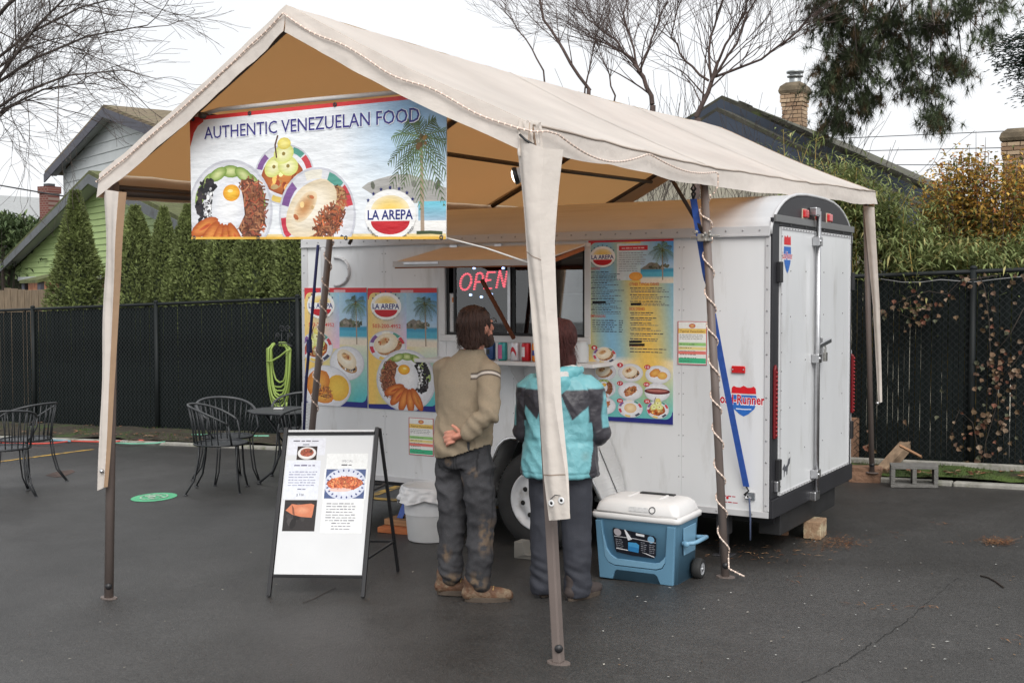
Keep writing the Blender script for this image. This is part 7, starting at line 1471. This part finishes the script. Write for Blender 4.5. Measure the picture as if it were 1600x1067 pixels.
for sg in (1, -1):
    xe = ap.x+sg*(xw+.5); ze = ap.z-m_*(xw+.5); mb = MB(); mb.prism([V((ap.x, YH, ap.z-.01)), V((xe, YH, ze-.01)), V((xe, YH+7, ze-.01)), V((ap.x, YH+7, ap.z-.01))], V((0, 0, .07))); rf = obj('roof_slope', mb, MSH, rh)
    mb = MB(); mb.prism([V((ap.x, YH-.05, ap.z)), V((xe, YH-.05, ze)), V((xe, YH-.05, ze-.3)), V((ap.x, YH-.05, ap.z-.3))], V((0, .05, 0))); obj('bargeboard', mb, BB, rf)
    mb = MB(); mb.prism([V((ap.x, YH+.01, ap.z-.2)), V((xe, YH+.01, ze-.2)), V((xe, YH+.58, ze-.2)), V((ap.x, YH+.58, ap.z-.2))], V((0, 0, .03))); obj('soffit', mb, pm('dark_soffit', srgb(74, 72, 74), .8), rf)
mb = MB()
for k in range(24): x = ap.x+.3+k*.16; z = ap.z-m_*(x-ap.x)+.065; mb.box((x, YH+.12, z), (.14, random.uniform(.2, .34), .03+random.random()*.03), rot('Y', atan2(m_, 1)))
o = obj('moss_clumps', mb, MSH, rh); o['kind'] = 'stuff'
# lower porch gable in front
a2 = onY(1165, 196, YH-.7); e2 = onY(1470, 342, YH-.7); m2 = (a2.z-e2.z)/(e2.x-a2.x); ax2, az2 = a2.x-.4, a2.z+m2*.4
for sg in (1, -1):
    xe = ax2+sg*4.0; ze = az2-m2*4.0; mb = MB(); mb.prism([V((ax2, YH-.7, az2)), V((xe, YH-.7, ze)), V((xe, YH+.55, ze)), V((ax2, YH+.55, az2))], V((0, 0, .06))); pr_ = obj('porch_slope', mb, MSH, rh)
    mb = MB(); mb.prism([V((ax2, YH-.74, az2-.002)), V((xe, YH-.74, ze-.002)), V((xe, YH-.74, ze-.27)), V((ax2, YH-.74, az2-.27))], V((0, .04, 0))); obj('bargeboard', mb, BB, pr_)
mb = MB(); mb.prism([V((ax2-3.6, YH-.55, .0)), V((ax2+3.5, YH-.55, .0)), V((ax2+3.5, YH-.55, az2-m2*3.5-.05)), V((ax2, YH-.55, az2-.1)), V((ax2-3.6, YH-.55, az2-m2*3.6-.05))], V((0, 1.1, 0))); pw = obj('porch_wall', mb, CRM, rh)
mb = MB(); wc = onY(1445, 385, YH-.56); mb.bb((wc.x-.5, YH-.6, wc.z-.7), (wc.x+.4, YH-.551, wc.z+.5)); wn = obj('window', mb, BB, rh); mb = MB(); mb.bb((wc.x-.42, YH-.61, wc.z-.62), (wc.x-.06, YH-.601, wc.z+.42)); obj('pane', mb, pm('dark_glass', (.03, .035, .04), .1), wn); mb = MB(); mb.bb((wc.x-.02, YH-.61, wc.z-.62), (wc.x+.32, YH-.601, wc.z+.42)); obj('pane', mb, MT['dark_glass'], wn)
# brick chimneys, brick by brick
BRM = [pm('tan_brick_%d' % i, srgb(*c), .9, var=.12, vs=12) for i, c in enumerate(((178, 152, 126), (164, 138, 112), (190, 166, 138), (150, 122, 98)))]; CAPM = pm('weathered_cap', srgb(112, 100, 82), .95, var=.3, vs=6, bump=.6); MORT = pm('mortar', srgb(120, 106, 92), .95)
def chimney(name, label, cx, cy, hw, z0, z1, flue, rowh=.085, bl=.24):
    th = thing(name, label, 'chimney', (cx, cy, z0)); mb = MB(); mb.bb((cx-hw+.012, cy-hw+.012, z0), (cx+hw-.012, cy+hw-.012, z1)); st = obj('stack', mb, MORT, th)
    ms = []
    for m in BRM: mb = MB(); mb.box((0, 0, 0), (1, 1, 1)); ms.append(mesh('brick', mb, m))
    k = 0; z = z0
    while z < z1-.02:
        grow = .03 if z > z1-.22 else (.015 if z > z1-.29 else 0); H = hw+grow
        for face in (0, 1, 2):
            x = -H+(-bl/2 if k % 2 else 0)
            while x < H-.01:
                a, b = max(-H, x), min(H, x+bl-.012); 
                if b-a > .03:
                    if face == 0: inst('brick', random.choice(ms), st, (cx+(a+b)/2, cy-H+.03+random.uniform(-.004, .004), z+rowh/2), None, (b-a, .06, rowh-.012))
                    else: inst('brick', random.choice(ms), st, (cx+(H-.03)*(1 if face == 1 else -1), cy+max(-H+.06, min(H, (a+b)/2)), z+rowh/2), None, (.06, b-a, rowh-.012))
                x += bl
        z += rowh; k += 1
    mb = MB(); mb.loft([[V((cx+sx*(hw+w_), cy+sy*(hw+w_), zz)) for sx, sy in ((-1, -1), (1, -1), (1, 1), (-1, 1))] for w_, zz in ((.04, z1+.002), (.055, z1+.05), (.03, z1+.13), (-.05, z1+.2))], sm=False); obj('cap', mb, CAPM, th)
    if flue:
        mb = MB(); mb.lathe([(.1, 0), (.1, .14), (.0, .14)], (cx, cy, z1+.2), 14); mb.lathe([(0, .17), (.15, .17), (.15, .2), (0, .21)], (cx, cy, z1+.2), 14); mb.lathe([(0, .1), (.14, .1), (.14, .12), (0, .12)], (cx, cy, z1+.2), 14); obj('flue_cap', mb, pm('flue_steel', (.4, .42, .42), .4, .7), th)
random.seed(17); c_ = onY(1242, 160, 13.6); zt_ = onY(1242, 148, 13.6).z; chimney('brick_chimney', 'tan brick chimney with metal flue cap on the blue trimmed roof', c_.x, 13.6, .175, 3.3, zt_, True, .068, .19)
c_ = onY(1592, 230, 13.2); zt_ = onY(1592, 222, 13.2).z; chimney('brick_chimney', 'tan brick chimney rising behind the yellow autumn shrub', c_.x, 13.2, .2, 2.2, zt_, False, .068, .19)
# wooden fence far left
th = thing('board_fence', 'weathered wooden board fence below the green house', 'fence', onY(30, 480, 8.2)); BF = pm('weathered_board', srgb(128, 112, 92), .9, var=.25, vs=4, stretch=(6, 6, 1), bump=.3)
for i in range(24):
    a, b = onY(-90+i*10.7, 452+random.uniform(-2, 2), 8.2), onY(-90+i*10.7+9.9, 452, 8.2); mb = MB(); mb.bb((a.x, 8.2, -.6), (b.x, 8.225, a.z)); obj('plank', mb, BF, th, bev=.004)
# overhead cables
def cable(label, a, b, r, sagm):
    mb = MB(); mb.tube([a.lerp(b, i/16)-V((0, 0, 4*sagm*(i/16)*(1-i/16))) for i in range(17)], r, 5); tag(obj('overhead_cable', mb, BLACK), label, 'cable')
cable('thick black service cable sloping toward the red brick chimney', onY(-260, 236, 16), onY(180, 319, 16.0), .022, .1)
for k, (v0, v1) in enumerate(((214, 199), (234, 229), (254, 262))): cable(('upper', 'middle', 'lower')[k]+' of the thin grey cables crossing the sky beyond the roof', onY(1300, v0+3, 30), onY(1760, v1-2, 26), .012, .0)
# ================================================================ VEGETATION
LEAF = colmat('leaf_hues', .65, .25)
BARK = pm('grey_bark', (.085, .067, .058), .9, var=.3, vs=12, bump=.4); BARK2 = pm('reddish_bark', (.095, .066, .058), .9, var=.25, vs=12)
# columnar evergreens
def arbor(seed, h, r, dens=1.0, cone=0):
    random.seed(seed); mb = MB(); core = MB()
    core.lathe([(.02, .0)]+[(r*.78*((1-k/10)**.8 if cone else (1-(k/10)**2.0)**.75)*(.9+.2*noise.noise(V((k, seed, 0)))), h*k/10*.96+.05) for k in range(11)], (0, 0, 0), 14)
    n = int(11500*dens)
    for i in range(n):
        t = random.random()**.8; z = h*t; a = random.uniform(0, 2*pi); rad = r*(max(.02, 1-t)**.8 if cone else max(.03, (1-t**2.0))**.75)*(1+.26*noise.noise(V((cos(a)*2.2, sin(a)*2.2, z*2.4+seed)))+.1*noise.noise(V((cos(a)*6, sin(a)*6, z*7))))
        rr0 = rad*random.uniform(.72, 1.04); p = V((rr0*cos(a), rr0*sin(a), z)); d = V((cos(a)*.9+random.uniform(-.8, .8), sin(a)*.9+random.uniform(-.8, .8), random.uniform(-.1, 1.2))); g = random.uniform(.55, 1.3)*(.95+.6*max(-.6, noise.noise(V((cos(a)*3.5, sin(a)*3.5, z*4.5+seed)))))
        for s_ in (0, .8): dd = rot('Z', random.uniform(-.6, .6))@d; mb.leaf(p, dd, random.uniform(.035, .07), random.uniform(.016, .028), (.22*g, .265*g, .095*g), V((cos(a), sin(a), .2)), .1)
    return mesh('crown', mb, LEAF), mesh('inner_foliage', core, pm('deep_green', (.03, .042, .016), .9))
V_ = [arbor(3, 1, 1), ]  # unit placeholder replaced below
VAR = [arbor(5, 3.1, .62, 1.1, 1), arbor(8, 2.75, .52), arbor(12, 2.9, .46)]
bpy.data.meshes.remove(V_[0][0]); bpy.data.meshes.remove(V_[0][1])
def put_arbor(k, x, y, hs, ws, label, lean=0):
    th = thing('evergreen_tree', label, 'tree', (x, y, gz(x, y)-.05), 'columnar evergreens behind the fence')
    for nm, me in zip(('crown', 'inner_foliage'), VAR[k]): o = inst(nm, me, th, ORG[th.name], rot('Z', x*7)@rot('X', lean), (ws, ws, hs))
    mb = MB(); mb.tube([(x, y, gz(x, y)-.1), (x, y, gz(x, y)+1.4)], [.06, .04], 8); obj('trunk', mb, BARK, th)
lab = ['cone-shaped evergreen standing alone before the green gable', 'columnar evergreen left of the tent leg, partly hidden by it', 'columnar evergreen in the hedge row just right of the front tent leg', 'columnar evergreen in the clipped row under the canopy edge']
zt1 = onY(122, 305, 5.7).z
put_arbor(0, -13.25, 5.7, (zt1-gz(-13.3, 5.7)+.1)/3.1, 1.3, lab[0])
put_arbor(1, -13.62, 5.95, (onY(97, 350, 5.9).z-gz(-13.6, 5.9)+.15)/2.75*.93, .62, 'slim evergreen merged against the cone-shaped one')
put_arbor(2, -12.38, 5.75, .86, .92, lab[1]); 
for i, (x, hh) in enumerate(((-11.85, 1.22), (-11.35, 1.14), (-10.72, 1.2), (-10.08, 1.2), (-9.45, 1.18), (-8.8, 1.2), (-8.15, 1.22), (-7.5, 1.2))): put_arbor(1+i % 2, x, 5.65+.1*(i % 2), hh, 1.0 if i != 1 else .86, lab[2] if i == 0 else '%s columnar evergreen of the clipped row, counting from the front tent leg' % ('', 'second', 'third', 'fourth', 'fifth', 'sixth', 'seventh', 'eighth')[i])
# generic branching
def branch(mb, p, d, L, r, depth, rng, tw, up=.15, kids=(2, 4), minr=.0022, spread=.55, droop=0):
    n = 4; pts = [p]; rs = [r]; q = p; dd = d.normalized()
    for i in range(n):
        dd = (dd+V((rng.gauss(0, .1), rng.gauss(0, .1), rng.gauss(0, .1)+up*.25-droop*.12))).normalized(); q = q+dd*(L/n); pts.append(q); rs.append(max(minr, r*(1-.5*(i+1)/n)))
    mb.tube(pts, rs, 6 if r > .03 else (4 if r > .007 else 3), cap=False)
    if depth == 0: return
    k = rng.randint(*kids)
    for i in range(k):
        t = rng.uniform(.3, 1) if i else 1; j = min(n-1, int(t*n)); s = pts[j].lerp(pts[j+1], t*n-j) if t < 1 else pts[-1]; rr0 = max(minr, rs[min(j+1, n)]*(.75 if i else .9))
        ax_ = V((rng.gauss(0, 1), rng.gauss(0, 1), rng.gauss(0, .6))).normalized(); nd = (dd+ax_*spread*rng.uniform(.6, 1.4)+V((0, 0, up-droop*.3))).normalized(); branch(mb, s, nd, L*rng.uniform(.55, .85), rr0, depth-1, rng, tw, up, kids, minr, spread, droop)
# left overhanging bare tree (trunk outside the frame)
rng = random.Random(42); tb = V((-16.4, 5.3, gz(-16.4, 5.3))); th = thing('bare_tree', 'leafless tree whose long twiggy boughs reach in from beyond the fence corner', 'tree', tb); mb = MB(); mb.tube([tb-V((0, 0, .2)), tb+V((.1, 0, 1.5)), tb+V((.3, -.1, 3.2)), tb+V((.4, -.2, 5)), tb+V((.2, 0, 7))], [.22, .18, .15, .12, .06], 10); obj('trunk', mb, BARK, th); mb = MB()
for k, (z0, tu, tv, ty, r) in enumerate(((3.6, 120, -20, 4.6, .05), (4.2, 190, 110, 4.2, .035), (3.9, 130, 130, 5.2, .035), (4.6, 230, 40, 4.9, .035), (5.2, 150, -80, 4.4, .05), (3.4, 60, 150, 4.8, .03), (4.9, 210, -10, 5.4, .035), (5.6, 60, -120, 5, .05), (4.4, 90, 60, 5.5, .03), (3.7, 20, 90, 4.5, .03))):
    s = tb+V((.35, -.1, z0)); e_ = onY(tu, tv, ty); m = s.lerp(e_, .5)+V((0, 0, .45)); pts = [s, s.lerp(m, .5)+V((0, 0, .15)), m, m.lerp(e_, .5)+V((0, 0, .1)), e_]; rs = [r, r*.8, r*.6, r*.4, r*.22]; mb.tube(pts, rs, 6, cap=False)
    for t in range(17):
        q = 1.3+2.7*t/16; j = min(3, int(q)); sp_ = pts[j].lerp(pts[j+1], q-j); d = (pts[j+1]-pts[j]).normalized(); nd = (d+V((rng.gauss(0, .45), rng.gauss(0, .35), rng.gauss(-.05, .5)))).normalized(); branch(mb, sp_, nd, rng.uniform(.55, 1.05), max(.006, r*.24), 2, rng, 0, .06, (3, 4), .0026, .5, .1)
obj('branches', mb, BARK, th)
# bare trees behind the tent
for k, (label, bu, bv, Y, limbs, sd, sc) in enumerate((('leafless fruit tree with forked reddish trunk beside the blue gable', 1085, 200, 7.4, [((1090, 185), (1112, 128), (1122, 95)), ((1112, 128), (1150, 70), (1180, 0), (1190, -40)), ((1112, 128), (1108, 60), (1130, 0), (1135, -40)), ((1108, 125), (1070, 95), (1050, 60), (1060, -10)), ((1115, 120), (1190, 90), (1245, 50), (1270, 20)), ((1122, 95), (1165, 20), (1175, -50))], 5, 1), ('leafless tree with steep reddish limbs rising behind the tent ridge', 1015, 165, 8.6, [((1020, 165), (1005, 120), (990, 95)), ((1000, 112), (985, 60), (975, 20), (980, -40)), ((1000, 112), (965, 65), (930, 40), (895, 5)), ((1000, 110), (1020, 60), (1035, 20), (1050, -30)), ((990, 95), (950, 70), (915, 55))], 9, 1), ('thin leafless sapling far left behind the tent roof ridge', 905, 140, 10.5, [((920, 140), (880, 80), (850, 30), (835, -30)), ((915, 140), (925, 90), (935, 40)), ((850, 110), (820, 60), (790, 20), (780, -10)), ((960, 150), (945, 100), (930, 60))], 14, .8))):
    rng = random.Random(sd); base = onY(bu, bv, Y); g0 = V((base.x-.2, Y, gz(base.x, Y))); th = thing('bare_tree', label, 'tree', g0); mb = MB(); f0 = onY(*limbs[0][0], Y); mb.tube([g0-V((0, 0, .1)), g0.lerp(f0, .5)+V((.08, 0, 0)), f0], [.1*sc, .07*sc, .043*sc], 8); obj('trunk', mb, BARK2, th); mb = MB()
    for li, lm_ in enumerate(limbs):
        off = rng.uniform(-.5, .5) if li else 0; pts = []
        for i, (u, v) in enumerate(lm_): pts.append(onY(u, v, Y+off*i/3))
        dn = []
        for a, b in zip(pts, pts[1:]):
            for i in range(3): dn.append(a.lerp(b, i/3)+V((rng.gauss(0, .012), rng.gauss(0, .02), rng.gauss(0, .012))))
        dn.append(pts[-1]); r0 = (.036 if li == 0 else .018)*sc; r1 = (.022 if li == 0 else .006)*sc; rs = [r0+(r1-r0)*i/(len(dn)-1) for i in range(len(dn))]; mb.tube(dn, rs, 6, cap=False)
        if k == 2 and li > 0: mb.tube([g0+V((0, 0, 1)), dn[0]], [.04, r0], 5, cap=False)
        for t in range(26 if li else 8):
            q = rng.uniform(.15, .98)*(len(dn)-1); j = min(int(q), len(dn)-2); s = dn[j].lerp(dn[j+1], q-j); d = (dn[j+1]-dn[j]).normalized(); nd = (d*.8+V((rng.gauss(0, .55), rng.gauss(0, .4), rng.uniform(.0, .6)))).normalized(); branch(mb, s, nd, rng.uniform(.5, .95), max(.0046, rs[j]*.38), 2, rng, 0, .1, (2, 4), .0019, .6)
    obj('branches', mb, BARK2, th)
# low brushy twigs behind the ridge
rng = random.Random(77)
for bi in range(5):
    p = onY((880, 965, 1050, 1140, 1200)[bi], 330, 8.0+.4*(bi % 3)); p.z = gz(p.x, p.y); mb = MB(); th = thing('twiggy_shrub', ('thin grey leafless shrub behind the highest stretch of tent roof', 'grey leafless shrub between the sapling and the steep-limbed tree', 'grey leafless shrub at the foot of the forked fruit tree', 'grey leafless shrub growing up before the blue gable peak', 'grey leafless shrub just left of the flue-capped chimney')[bi], 'shrub', p, 'leafless shrubs behind the tent')
    for i in range(9): branch(mb, p+V((rng.gauss(0, .12), rng.gauss(0, .1), 0)), V((rng.gauss(0, .25), rng.gauss(0, .2), 1)), rng.uniform(1.5, 2.1), .018, 3, rng, 0, .16, (2, 3), .0028, .42)
    obj('stems', mb, BARK, th)
# long-needled pine bough
rng = random.Random(8); tb = V((3.6, 8.6, gz(3.6, 8.6))); th = thing('pine_tree', 'long-needled pine with heavy drooping boughs hanging before the sky', 'tree', tb); mb = MB(); mb.tube([tb-V((0, 0, .2)), tb+V((-.05, 0, 3)), tb+V((.05, 0, 7)), tb+V((0, 0, 12))], [.3, .26, .2, .1], 12); obj('trunk', mb, BARK, th); bm = MB(); nd_ = MB()
def tuft(p, d, n, L):
    n = int(n*1.35)
    g = rng.uniform(.45, 1.15); br_ = rng.random() < .13
    for i in range(n):
        dv = (d*rng.uniform(.2, 1.1)+V((rng.gauss(0, .55), rng.gauss(0, .55), rng.gauss(0, .5)))).normalized(); k = g*rng.uniform(.75, 1.25); nd_.tri(p+d*rng.uniform(-.06, .03), dv, L*rng.uniform(.7, 1.15), .0075, (.19*k, .13*k, .075*k) if br_ else (.13*k, .165*k, .09*k))
PY = 7.8
clusters = [(1300, 30, 45, 45, 95), (1340, 90, 42, 45, 110), (1300, 130, 28, 40, 80), (1390, 40, 45, 42, 90), (1420, 100, 35, 34, 60), (1460, 40, 42, 40, 70), (1480, 100, 30, 18, 34), (1440, 140, 34, 18, 34), (1312, 190, 24, 22, 44), (1355, 160, 28, 22, 44), (1465, 190, 22, 14, 40), (1510, 20, 34, 26, 34), (1540, 60, 22, 20, 16), (1560, 10, 25, 20, 16), (1505, 112, 22, 10, 14), (1290, 205, 16, 8, 10), (1275, 15, 14, 18, 12), (1300, -50, 80, 40, 60), (1430, -50, 80, 40, 80)]
hub = onY(1420, -190, PY); bm.tube([tb+V((0, 0, 6.2)), (tb+V((0, 0, 6.2))).lerp(hub, .5)+V((0, 0, .3)), hub], [.09, .07, .045], 8)
for (cu, cv, su, sv, n) in clusters:
    c0 = onY(cu, cv, PY+rng.gauss(0, .3)); h2 = hub+V((rng.uniform(-1.0, 1.0), rng.gauss(0, .2), rng.uniform(.2, .6))); m1 = h2.lerp(c0, .45)+V((rng.gauss(0, .12), rng.gauss(0, .1), .12)); bm.tube([hub.lerp(h2, .3)+V((0, 0, .4)), h2, m1, m1.lerp(c0, .6)+V((rng.gauss(0, .05), 0, -.03)), c0], [.018, .015, .012, .009, .005], 5, cap=False)
    for i in range(int(n*1.25)):
        u, v = rng.gauss(cu, su*.5), rng.gauss(cv, sv*.5); p = onY(u, v, PY+rng.gauss(0, .35)); d = ((p-c0).normalized()+V((0, 0, -.15))).normalized()
        if rng.random() < .45: bm.tube([c0.lerp(p, .25)+V((rng.gauss(0, .03), 0, 0)), c0.lerp(p, .65)+V((0, 0, -.02)), p], [.007, .005, .003], 3, cap=False)
        tuft(p, d, 34, .14); tuft(p+V((rng.gauss(0, .1), rng.gauss(0, .1), rng.gauss(0, .1))), d, 26, .13)
obj('boughs', bm, BARK, th); obj('crown', nd_, LEAF, th)
# fir at the edge
rng = random.Random(18); tb = V((3.0, 10.6, gz(3.0, 10.6))); th = thing('fir_tree', 'dark dense fir tree whose bough tips show at the picture edge', 'tree', tb); mb = MB(); mb.tube([tb, tb+V((0, 0, 5)), tb+V((0, 0, 10))], [.2, .15, .04], 10); obj('trunk', mb, BARK, th); mb = MB(); nd_ = MB()
for (u, v) in ((1545, 85), (1552, 70), (1580, 65), (1560, 105), (1575, 120), (1590, 140), (1598, 155), (1570, 90), (1595, 95), (1600, 75), (1620, 120), (1625, 60), (1640, 150), (1610, 30), (1650, 90), (1590, 110), (1585, 100), (1605, 120)):
    e_ = onY(u, v, 9.9+rng.gauss(0, .3)); s = V((tb.x, tb.y, e_.z+.7)); m = s.lerp(e_, .6)+V((0, 0, -.02)); mb.tube([s, m, e_], [.03, .016, .005], 5, cap=False)
    for i in range(420):
        t = rng.random()**.6; p = (s.lerp(m, t*2) if t < .35 else m.lerp(e_, (t-.35)/.65))+V((rng.gauss(0, .1), rng.gauss(0, .1), rng.gauss(0, .05))); d = (e_-s).normalized()+V((rng.gauss(0, .5), rng.gauss(0, .5), rng.gauss(0, .35))); k = rng.uniform(.5, 1.2); nd_.leaf(p, d, .07, .022, (.03*k, .055*k, .038*k))
obj('boughs', mb, BARK, th); obj('crown', nd_, LEAF, th)
# bamboo thickets
rng = random.Random(23); CANE = pm('yellow_cane', srgb(165, 140, 70), .6, var=.2)
def bamboo(label, u0, u1, Yb, tops, ncane, nleaf, grp):
    a, b = onY(u0, 420, Yb), onY(u1, 420, Yb); c_ = (a+b)/2; th = thing('bamboo_clump', label, 'bamboo', (c_.x, Yb, gz(c_.x, Yb)), grp); cm_ = MB(); lv = MB(); cn = []
    for i in range(ncane):
        t = rng.random(); x = a.x+(b.x-a.x)*t; y = Yb+rng.gauss(0, .22); u = u0+(u1-u0)*t; zt = onY(u, ip(u, *tops)+rng.uniform(0, 70), Yb).z; p0 = V((x, y, gz(x, y))); tip = V((x+rng.gauss(0, .15), y+rng.gauss(0, .12), zt)); pts = [p0, p0.lerp(tip, .5)+V((rng.gauss(0, .04), 0, 0)), p0.lerp(tip, .85), tip+V((rng.gauss(0, .12), rng.gauss(0, .1), -.03))]; cm_.tube(pts, [.009, .007, .005, .002], 4); cn.append(pts)
    for i in range(nleaf):
        pts = rng.choice(cn); t = rng.uniform(.42, 1); q = t*3; j = min(2, int(q)); p = pts[j].lerp(pts[j+1], q-j)+V((rng.gauss(0, .12), rng.gauss(0, .12), rng.gauss(0, .05)))
        for s in range(5): k = rng.uniform(.5, 1.25); yl = rng.random() < .15; lv.leaf(p+V((rng.gauss(0, .05), rng.gauss(0, .05), rng.gauss(0, .04))), V((rng.gauss(0, .8), rng.gauss(0, .8), rng.uniform(-.7, .45))), rng.uniform(.09, .18), rng.uniform(.014, .024), (.42*k, .38*k, .16*k) if yl else (.25*k, .3*k, .115*k), None, .12)
    obj('canes', cm_, CANE, th); obj('leaves', lv, LEAF, th)
bamboo('feathery green bamboo between the trailer and the rear tent leg', 1290, 1400, 5.3, ((1250, 1330, 1400), (210, 240, 300)), 34, 2300, None)
bamboo('feathery green bamboo above the slatted fence, beneath the orange shrub', 1395, 1520, 5.25, ((1395, 1450, 1520), (318, 345, 380)), 36, 2300, None); bamboo('yellow-caned bamboo above the vine covered fence panel', 1510, 1680, 5.2, ((1510, 1600, 1680), (375, 365, 340)), 34, 2300, None)
bamboo('tall airy bamboo sprays crossing the blue bargeboards', 1225, 1330, 6.4, ((1225, 1270, 1330), (200, 210, 270)), 14, 330, None)
# autumn shrub
rng = random.Random(31); c_ = onY(1530, 330, 6.0); gb = V((c_.x, 6.0, gz(c_.x, 6.0))); th = thing('autumn_shrub', 'orange and yellow autumn shrub rising above the fence', 'shrub', gb); sm_ = MB(); lv = MB(); cn = []
for i in range(95):
    u = rng.uniform(1428, 1650); top_v = ip(u, (1425, 1455, 1490, 1530, 1560, 1600, 1650), (340, 275, 240, 226, 235, 245, 240))+abs(rng.gauss(0, 45)); tip = onY(u, top_v, 6.0+rng.gauss(0, .25)); pts = [gb+V((rng.gauss(0, .1), rng.gauss(0, .1), 0)), gb.lerp(tip, .5)+V(((tip.x-gb.x)*.2, rng.gauss(0, .1), 0)), tip]; sm_.tube(pts, [.014, .008, .0025], 4, cap=False); cn.append(pts)
for i in range(27000):
    pts = rng.choice(cn); t = rng.uniform(.35, 1); p = (pts[0].lerp(pts[1], t*2) if t < .5 else pts[1].lerp(pts[2], (t-.5)*2))+V((rng.gauss(0, .075), rng.gauss(0, .12), rng.gauss(0, .06))); h = (p.z-1.8)/1.5; k = rng.uniform(.5, 1.25); w_ = rng.random()
    col = (.24, .15, .035) if w_ < .42 else ((.2, .085, .03) if w_ < .58 else ((.16, .12, .035) if w_ < .8 else (.06, .075, .022)))
    if h < .5 and rng.random() < .4: col = (.055, .07, .022) if rng.random() < .6 else (.13, .085, .03)
    lv.leaf(p, V((rng.gauss(0, 1), rng.gauss(0, 1), rng.gauss(-.2, .7))), rng.uniform(.035, .075), rng.uniform(.022, .042), tuple(min(.8, q*k*2.6) for q in col))
for u, v in ((1540, 215), (1515, 228), (1525, 205), (1505, 240)): sm_.tube([gb.lerp(onY(u, v+60, 6), .9), onY(u, v, 6)], [.006, .002], 3, cap=False)
obj('stems', sm_, BARK2, th); obj('leaves', lv, LEAF, th)
# broadleaf shrub far left, and foliage behind the fence in the middle
def bush(label, u0, u1, vt, Y, n, cols, ls, sd):
    rng = random.Random(sd); a, b = onY(u0, 400, Y), onY(u1, 400, Y); g0 = V(((a.x+b.x)/2, Y, gz((a.x+b.x)/2, Y))); th = thing('broadleaf_shrub', label, 'shrub', g0); lv = MB(); st = MB()
    for i in range(n):
        u = rng.uniform(u0, u1); vv = ip(u, *vt)+abs(rng.gauss(0, 38)); p = onY(u, vv, Y+rng.gauss(0, .5)); k = rng.uniform(.45, 1.3); c_ = rng.choice(cols)
        for s in range(3): lv.leaf(p+V((rng.gauss(0, .05),)*3), V((rng.gauss(0, .7), rng.gauss(0, .7), rng.uniform(-.2, 1))), ls*rng.uniform(.7, 1.3), ls*.3, tuple(q*k for q in c_))
        if i % 30 == 0: st.tube([g0, g0.lerp(p, .6)+V((0, 0, .1)), p], [.03, .015, .004], 4, cap=False)
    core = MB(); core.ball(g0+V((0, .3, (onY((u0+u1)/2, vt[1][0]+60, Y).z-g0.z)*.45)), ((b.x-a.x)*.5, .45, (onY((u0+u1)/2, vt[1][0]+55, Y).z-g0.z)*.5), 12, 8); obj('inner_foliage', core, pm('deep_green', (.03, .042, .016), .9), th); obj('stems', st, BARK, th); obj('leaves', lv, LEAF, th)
bush('glossy broadleaf shrub below the grey far roof', -60, 66, ((-60, 0, 30, 55, 66), (335, 340, 345, 350, 375)), 14.5, 1700, [(.1, .15, .06), (.14, .19, .08), (.06, .09, .035)], .24, 3)
